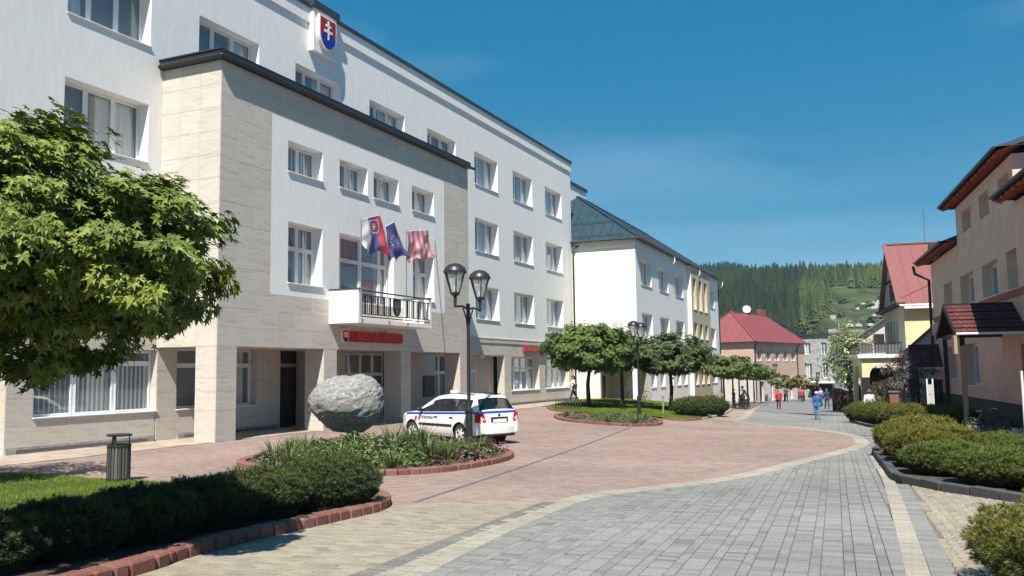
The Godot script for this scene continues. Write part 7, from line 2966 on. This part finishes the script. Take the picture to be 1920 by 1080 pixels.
func person(label: String, at: Vector3, turn: float, h: float, c: Dictionary, phase := 0.35, slim := 1.0, arms := [0.25, -0.25]) -> Node3D:
	var t := thing("person", label, "person", at, turn)
	var s := h / 1.72
	var top: Color = c.top
	var leg: Color = c.leg
	var shoe: Color = c.get("shoe", L(0.03, 0.03, 0.03))
	var sk := L(0.42, 0.25, 0.18)
	var B := []
	var bb := func(a: Vector3, b: Vector3, ra: float, rb: float, col: Color) -> void: B.append([a * s, b * s, ra * s, rb * s, col])
	var g := slim
	for sd in [-1.0, 1.0]:
		var sw: float = phase * sd
		var hip := Vector3(0.095 * sd, 0.90, 0)
		var kn := hip + Vector3(0.005 * sd, -0.43 * cos(sw), 0.43 * sin(sw))
		var bend := sw - absf(phase) * (0.75 if sw < 0 else 0.12)
		var an := kn + Vector3(0, -0.42 * cos(bend), 0.42 * sin(bend))
		an.y = maxf(an.y, 0.07)
		bb.call(hip, kn, 0.092 * g, 0.06 * g, leg)
		bb.call(kn, an, 0.06 * g, 0.043 * g, leg)
		bb.call(an + Vector3(0, -0.025, -0.03), an + Vector3(0.01 * sd, -0.035, 0.15), 0.042, 0.034, shoe)
		var sh := Vector3(0.185 * sd * (0.85 + 0.15 * g), 1.40, 0)
		var aw: float = arms[0 if sd < 0 else 1]
		var el := sh + Vector3(0.05 * sd, -0.28 * cos(aw), 0.28 * sin(aw))
		var fw := aw + 0.35
		var wr := el + Vector3(0.0, -0.25 * cos(fw), 0.25 * sin(fw))
		bb.call(sh, el, 0.056 * g, 0.044 * g, top)
		bb.call(el, wr, 0.043 * g, 0.031, c.get("sleeve", top))
		var pd := (wr - el).normalized()
		bb.call(wr + pd * 0.02, wr + pd * 0.075, 0.026, 0.028, sk)
		for fi in 4:
			var fo := wr + pd * 0.085 + Vector3(0, 0, (fi - 1.5) * 0.018)
			bb.call(fo, fo + pd * (0.055 - 0.006 * absf(fi - 1.3)) + Vector3(-0.012 * sd, 0, 0), 0.0085, 0.0075, sk)
		bb.call(wr + pd * 0.03 + Vector3(0, 0, 0.03), wr + pd * 0.075 + Vector3(0, 0, 0.052), 0.0095, 0.008, sk)
	bb.call(Vector3(-0.065, 0.96, 0), Vector3(0.065, 0.96, 0), 0.115 * g, 0.115 * g, leg)
	bb.call(Vector3(0, 1.03, 0), Vector3(0, 1.12, 0.01), 0.128 * g, 0.125 * g, top)
	bb.call(Vector3(-0.055, 1.27, 0.0), Vector3(0.055, 1.27, 0.0), 0.125 * g, 0.125 * g, top)
	bb.call(Vector3(-0.12, 1.38, -0.01), Vector3(0.12, 1.38, -0.01), 0.075 * g, 0.075 * g, top)
	bb.call(Vector3(0, 1.42, -0.01), Vector3(0, 1.53, 0.005), 0.052, 0.048, sk)
	bb.call(Vector3(0, 1.60, 0.01), Vector3(0, 1.635, 0.0), 0.082, 0.095, sk)
	bb.call(Vector3(0, 1.56, 0.045), Vector3(0, 1.585, 0.05), 0.045, 0.05, sk)
	bb.call(Vector3(0, 1.615, 0.085), Vector3(0, 1.59, 0.103), 0.012, 0.016, sk)
	for sd in [-1.0, 1.0]: bb.call(Vector3(0.088 * sd, 1.625, 0.0), Vector3(0.090 * sd, 1.595, 0.003), 0.014, 0.012, sk)
	var st := sb()
	skin(st, B, 0.026 * s if at.length() > 65.0 else 0.021 * s, 0.035)
	obj(t, "body", st, M["cloth"])
	st = sb()
	for sd in [-1.0, 1.0]: box(st, Vector3(0.034 * sd, 1.622, 0.09) * s, Vector3(0.022, 0.012, 0.012) * s, Basis(), 0.003)
	box(st, Vector3(0, 1.555, 0.098) * s, Vector3(0.04, 0.009, 0.008) * s, Basis(), 0.002)
	obj(t, "face", st, M["rubber"])
	var hb := []
	var hc: Color = c.get("hair", L(0.03, 0.02, 0.015))
	hb.append([Vector3(0, 1.66, -0.025) * s, Vector3(0, 1.67, 0.02) * s, 0.098 * s, 0.085 * s, hc])
	hb.append([Vector3(-0.05, 1.62, -0.045) * s, Vector3(0.05, 1.62, -0.045) * s, 0.068 * s, 0.068 * s, hc])
	if c.get("long", false): hb.append([Vector3(0, 1.6, -0.06) * s, Vector3(0, 1.46, -0.06) * s, 0.075 * s, 0.055 * s, hc])
	if c.get("brim", false): hb.append([Vector3(-0.06, 1.675, 0.03) * s, Vector3(0.06, 1.675, 0.03) * s, 0.07 * s, 0.07 * s, hc])
	st = sb()
	skin(st, hb, 0.016 * s, 0.03)
	obj(t, "hat" if c.get("hat", false) else "hair", st, M["cloth"])
	if c.has("hem"):
		st = sb()
		lathe(st, [Vector2(0.175 * g * s, 0.84 * s), Vector2(0.155 * g * s, 0.98 * s), Vector2(0.140 * g * s, 1.1 * s)], 14)
		var o := obj(t, "jacket_hem", st, mat("hem_%s" % c.hem.to_html(), c.hem, 0.9))
		o.scale = Vector3(1, 1, 0.8)
	if c.has("bag"):
		st = sb()
		var bp: Vector3 = c.get("bag_at", Vector3(0.27, 0.95, 0.02))
		box(st, bp * s, Vector3(0.1, 0.26, 0.3) * s, Basis(), 0.03)
		if bp.x != 0.0: tube(st, [(bp + Vector3(0, 0.12, 0)) * s, Vector3(bp.x * 0.75, 1.43, 0.0) * s], [0.01], 5)
		var gtag := thing("bag", c.bag_label, "bag", at, turn)
		obj(gtag, "pouch", st, mat("bag_%s" % c.bag.to_html(), c.bag, 0.7))
	return t

func people() -> void:
	org = Vector3.ZERO
	var dk := L(0.018, 0.018, 0.022)
	person("person in blue top, light jeans and pale hat walking up the street", gp(-5.03, -54.9), 0.1, 1.62, {"top": L(0.022, 0.10, 0.28), "leg": L(0.12, 0.22, 0.36), "hair": L(0.5, 0.5, 0.5), "hat": true, "brim": true, "hem": L(0.024, 0.11, 0.30), "bag": dk, "bag_at": Vector3(0.27, 0.98, 0.0), "bag_label": "black shoulder bag hanging beside the person in blue"}, 0.16, 1.28, [0.2, -0.1])
	person("person in red jacket and dark red trousers walking up the street", gp(-10.3, -78.5), 0.15, 1.72, {"top": L(0.42, 0.03, 0.05), "sleeve": L(0.20, 0.02, 0.03), "leg": L(0.13, 0.018, 0.022), "hair": L(0.25, 0.2, 0.15), "hem": L(0.38, 0.03, 0.05)}, 0.22, 1.15)
	person("person in white jacket and black trousers walking by the town hall", gp(-20.4, -55.3), -0.9, 1.72, {"top": L(0.72, 0.72, 0.70), "leg": dk, "hair": L(0.02, 0.015, 0.012), "long": true, "hem": L(0.72, 0.72, 0.70), "bag": dk, "bag_at": Vector3(0.28, 1.05, -0.05), "bag_label": "dark bag on the shoulder of the person in white"}, 0.35, 1.0, [0.5, -0.2])
	person("person in pale grey jacket seen from behind beside the far hedge", gp(-1.95, -49.5) + Vector3(0, 0.02, 0), PI + 0.1, 1.70, {"top": L(0.52, 0.54, 0.58), "leg": dk, "hair": L(0.14, 0.09, 0.05), "hem": L(0.52, 0.54, 0.58), "bag": L(0.32, 0.34, 0.38), "bag_at": Vector3(0.0, 1.1, -0.17), "bag_label": "grey waist bag on the back of the person by the hedge"}, 0.3, 1.2)
	person("person in black with pale scarf walking ahead of the red one", gp(-14.0, -114.0), 0.2, 1.78, {"top": L(0.05, 0.05, 0.055), "leg": dk, "hair": L(0.05, 0.04, 0.03), "hem": L(0.05, 0.05, 0.055)}, 0.25, 1.1, [1.1, 0.9])
	person("person in grey walking beside the golden green trees", gp(-12.5, -114.5), 0.5, 1.68, {"top": L(0.14, 0.14, 0.13), "leg": L(0.03, 0.03, 0.03), "hair": L(0.1, 0.08, 0.06)}, 0.35)
	person("person in bright pink jacket and black trousers", gp(-12.0, -112.5), PI, 1.70, {"top": L(0.62, 0.04, 0.16), "leg": dk, "hair": L(0.03, 0.02, 0.02), "hem": L(0.62, 0.04, 0.16)}, 0.2, 1.15)
	person("person in dark blue walking behind the one in blue top", gp(-6.55, -80.5), 0.3, 1.75, {"top": L(0.02, 0.035, 0.10), "leg": L(0.05, 0.06, 0.10), "hair": L(0.04, 0.03, 0.02), "hem": L(0.02, 0.035, 0.10)}, 0.25, 1.1)
	person("person in pale lilac top farther down the street", gp(-9.6, -110.0), 0.1, 1.70, {"top": L(0.40, 0.38, 0.56), "leg": L(0.08, 0.08, 0.1), "hair": L(0.3, 0.28, 0.25)}, 0.2)
	person("person in white by the shop awning", gp(-9.0, -126.0), -1.2, 1.65, {"top": L(0.62, 0.62, 0.64), "leg": L(0.4, 0.4, 0.42), "hair": L(0.05, 0.04, 0.03)}, 0.2)
	person("person in black with pale backpack under the walk's trees", gp(-11.6, -68.5), PI - 0.3, 1.76, {"top": L(0.03, 0.03, 0.035), "leg": dk, "hair": L(0.05, 0.035, 0.02), "hem": L(0.03, 0.03, 0.035), "bag": L(0.40, 0.46, 0.55), "bag_at": Vector3(0.0, 1.25, -0.19), "bag_label": "pale backpack on the back of the person in black"}, 0.15, 1.05)
	person("person in dark brown coat standing by the benches", gp(-13.2, -73.6), 1.2, 1.66, {"top": L(0.07, 0.045, 0.035), "leg": dk, "hair": L(0.04, 0.03, 0.02), "long": true, "hem": L(0.07, 0.045, 0.035)}, 0.08)

# ---------------------------------------------------------------- hills and forest
func hill_y(x: float, z: float) -> float:
	var d := -z
	var a := 58.0 - 0.0011 * pow(maxf(0.0, absf(x + 30.0) - 60.0), 1.7)
	var b := 1.0 + 30.0 * exp(-pow((x + 142.0) / 48.0, 2.0)) + 26.0 * exp(-pow((x + 225.0) / 60.0, 2.0)) + 6.0 * exp(-pow((x - 60.0) / 120.0, 2.0))
	var h := a * pow(sst(215.0, 600.0, d), 1.0) + b * sst(560.0, 840.0, d) - 40.0 * sst(860.0, 1050.0, d)
	if not T.has("hilln"):
		var n := FastNoiseLite.new()
		n.frequency = 0.008
		n.fractal_octaves = 3
		n.seed = 3
		cache["hilln"] = n
		T["hilln"] = true
	var k := (cache["hilln"] as FastNoiseLite).get_noise_2d(x, z) * 9.0 * sst(240.0, 420.0, d)
	return -5.0 + h + k

func in_meadow(x: float, d: float) -> bool:
	var l := -40.0 + (d - 300.0) * 0.045 + 5.0 * sin(d * 0.05)
	if d < 300.0: l = -16.0
	return x > l and x < l + 95.0 and d > 235.0 and d < 520.0 + 12.0 * sin(x * 0.1)

func conifer_mesh(seed_: int) -> ArrayMesh:
	var r := RandomNumberGenerator.new()
	r.seed = seed_
	var st := sb()
	var tiers := 8
	for i in tiers:
		var y0 := 0.06 + 0.94 * i / tiers
		var y1 := minf(1.0, y0 + 0.23)
		var rad := 0.20 * (1.0 - y0 * 0.93) * r.randf_range(0.85, 1.15)
		var n := 7
		var o := r.randf() * TAU
		for k in n:
			var a := o + TAU * k / n
			var b := o + TAU * (k + 1) / n
			var m := (a + b) / 2
			var ra := rad * r.randf_range(0.75, 1.25)
			var pa := Vector3(cos(a) * ra * 0.55, y0 + 0.035, sin(a) * ra * 0.55)
			var pb := Vector3(cos(b) * ra * 0.55, y0 + 0.035, sin(b) * ra * 0.55)
			var pm := Vector3(cos(m) * ra, y0 - 0.02, sin(m) * ra)
			var ap := Vector3(0, y1, 0)
			tri_out(st, pa, pm, ap, Vector3(cos(m), 0.4, sin(m)))
			tri_out(st, pm, pb, ap, Vector3(cos(m), 0.4, sin(m)))
	return st.commit()

func hills() -> void:
	org = Vector3.ZERO
	var st := sb()
	var step := 10.0
	var x := -560.0
	while x < 420.0:
		var z := -215.0
		while z > -1050.0:
			var p := []
			for e in [[0, 0], [1, 0], [1, -1], [0, -1]]: p.append(Vector3(x + e[0] * step, hill_y(x + e[0] * step, z + e[1] * step), z + e[1] * step))
			quad(st, p[0], p[1], p[2], p[3])
			z -= step
		x += step
	struct("hill", st, M["meadow"], "green hill with forest, meadow and pale rocks beyond the street")
	var cm := conifer_mesh(5)
	var cm2 := conifer_mesh(9)
	var fm := mat("forest", Color.WHITE, 0.9)
	fm.vertex_color_use_as_albedo = true
	var sets := [[[], []], [[], []]]
	var n := FastNoiseLite.new()
	n.frequency = 0.012
	for i in 34000:
		var d := rng.randf_range(238.0, 900.0)
		var px := rng.randf_range(-0.52, 0.22) * d - 10.0
		if in_meadow(px, d) and rng.randf() > 0.012: continue
		if d < 300.0 and px > -95.0 and px < 40.0: continue
		var h := rng.randf_range(7.0, 14.0) * (0.8 if d < 330.0 else 1.0)
		var k := rng.randi() % 2
		var B := Basis(UP, rng.randf() * TAU).scaled(Vector3(h * rng.randf_range(0.75, 1.15), h, h * rng.randf_range(0.75, 1.15)))
		sets[k][0].append(Transform3D(B, Vector3(px, hill_y(px, -d) - 0.5, -d)))
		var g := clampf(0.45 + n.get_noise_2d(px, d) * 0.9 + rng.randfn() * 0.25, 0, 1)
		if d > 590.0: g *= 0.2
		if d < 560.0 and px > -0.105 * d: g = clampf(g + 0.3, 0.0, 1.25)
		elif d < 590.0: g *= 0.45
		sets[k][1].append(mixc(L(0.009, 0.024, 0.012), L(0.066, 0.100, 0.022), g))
	for k in 2:
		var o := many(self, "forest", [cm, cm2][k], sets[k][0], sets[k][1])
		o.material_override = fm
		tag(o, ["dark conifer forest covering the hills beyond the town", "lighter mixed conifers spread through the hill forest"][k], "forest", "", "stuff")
	# conifers that stand out by themselves along the ridge
	var proto: Node3D = null
	for i in 14:
		var d := 545.0 + (i % 4) * 12.0
		var px := -78.0 + i * 6.0
		var at := Vector3(px, hill_y(px, -d) - 0.4, -d)
		var lb := "tall conifer standing out on the middle ridge above the meadow"
		if proto == null:
			proto = thing("conifer", lb, "tree", at, 0.0, "conifers along the middle ridge")
			mi(proto, "crown", cm.duplicate(), mat("conifer_green", L(0.022, 0.046, 0.018), 0.9), Transform3D(Basis().scaled(Vector3(17, 14.5, 17)), Vector3.ZERO))
			st = sb()
			tube(st, [Vector3(0, -1, 0), Vector3(0, 12, 0)], [0.3, 0.1], 6)
			obj(proto, "trunk", st, M["bark"])
		else:
			dup(proto, at, i * 1.3, lb, rng.randf_range(0.8, 1.15))
	# broadleaved trees at the hill's foot
	for i in 12:
		var d := 246.0 + (i * 37 % 50)
		var px := -62.0 + i * 4.3
		var at := Vector3(px, hill_y(px, -d) - 0.3, -d)
		tree("broadleaved_tree", "fresh green broadleaved tree at the hill's foot behind the flats", at, Vector3(0, 8.5, 0), Vector3(4.6, 6.2, 4.6) * rng.randf_range(0.85, 1.15), 0.3, 90, 12, 1.15, "plain", L(0.035, 0.075, 0.018), L(0.095, 0.155, 0.035), "broadleaved trees at the hill's foot")
	# bushes on the meadow
	for i in 44:
		var d := 300.0 + (i * 53 % 215)
		var px := -30.0 + (i * 29 % 67)
		var at := Vector3(px, hill_y(px, -d), -d)
		tree("meadow_bush", "rounded bush scattered on the hill meadow", at, Vector3(0, 1.5, 0), Vector3(2.2, 1.7, 2.2) * rng.randf_range(0.6, 1.3), 0.15, 30, 9, 0.9, "plain", L(0.03, 0.06, 0.02), L(0.10, 0.15, 0.04), "bushes on the meadow").set_meta("category", "bush")
	# pale outcrops and the dirt track
	var om := mat("outcrop_rock", L(0.46, 0.45, 0.40), 0.95, T["mottle"], 3.0)
	for i in 46:
		var row := i % 6
		var d := 285.0 + row * 34.0 + rng.randf_range(-6, 6)
		var px := -22.0 + (i / 6) * 7.5 + rng.randf_range(-3, 3) + row * 2.0
		if not in_meadow(px, d): continue
		var at := Vector3(px, hill_y(px, -d), -d)
		var t := thing("outcrop", "low pale rock outcrop on the hill meadow", "rock", at, 0.0, "rock outcrops on the meadow")
		st = sb()
		for k in 5:
			var q := Vector3(rng.randf_range(-6, 6), 0.5, rng.randf_range(-1.2, 1.2))
			lathe(st, [Vector2(0.0, -0.8), Vector2(1.6, -0.4), Vector2(1.5, 0.5), Vector2(0.6, 1.2), Vector2(0.0, 1.1)], 5, q, Basis(UP, rng.randf() * 3.0).scaled(Vector3(rng.randf_range(0.5, 1.3), rng.randf_range(0.5, 0.9), 0.7)))
		obj(t, "stone", st, om)
	st = sb()
	var prev := Vector3.ZERO
	for i in 40:
		var k := i / 39.0
		var d := lerpf(300.0, 455.0, k)
		var px := 26.0 - 34.0 * k + 9.0 * sin(k * 6.0)
		var p := Vector3(px, hill_y(px, -d) + 0.7, -d)
		if i > 0:
			var w := Vector3(1.8, 0, 1.4)
			quad_out(st, prev - w, prev + w, p + w, p - w, UP)
		prev = p
	struct("dirt_track", st, M["path_dirt"], "pale dirt track winding up the hill meadow")
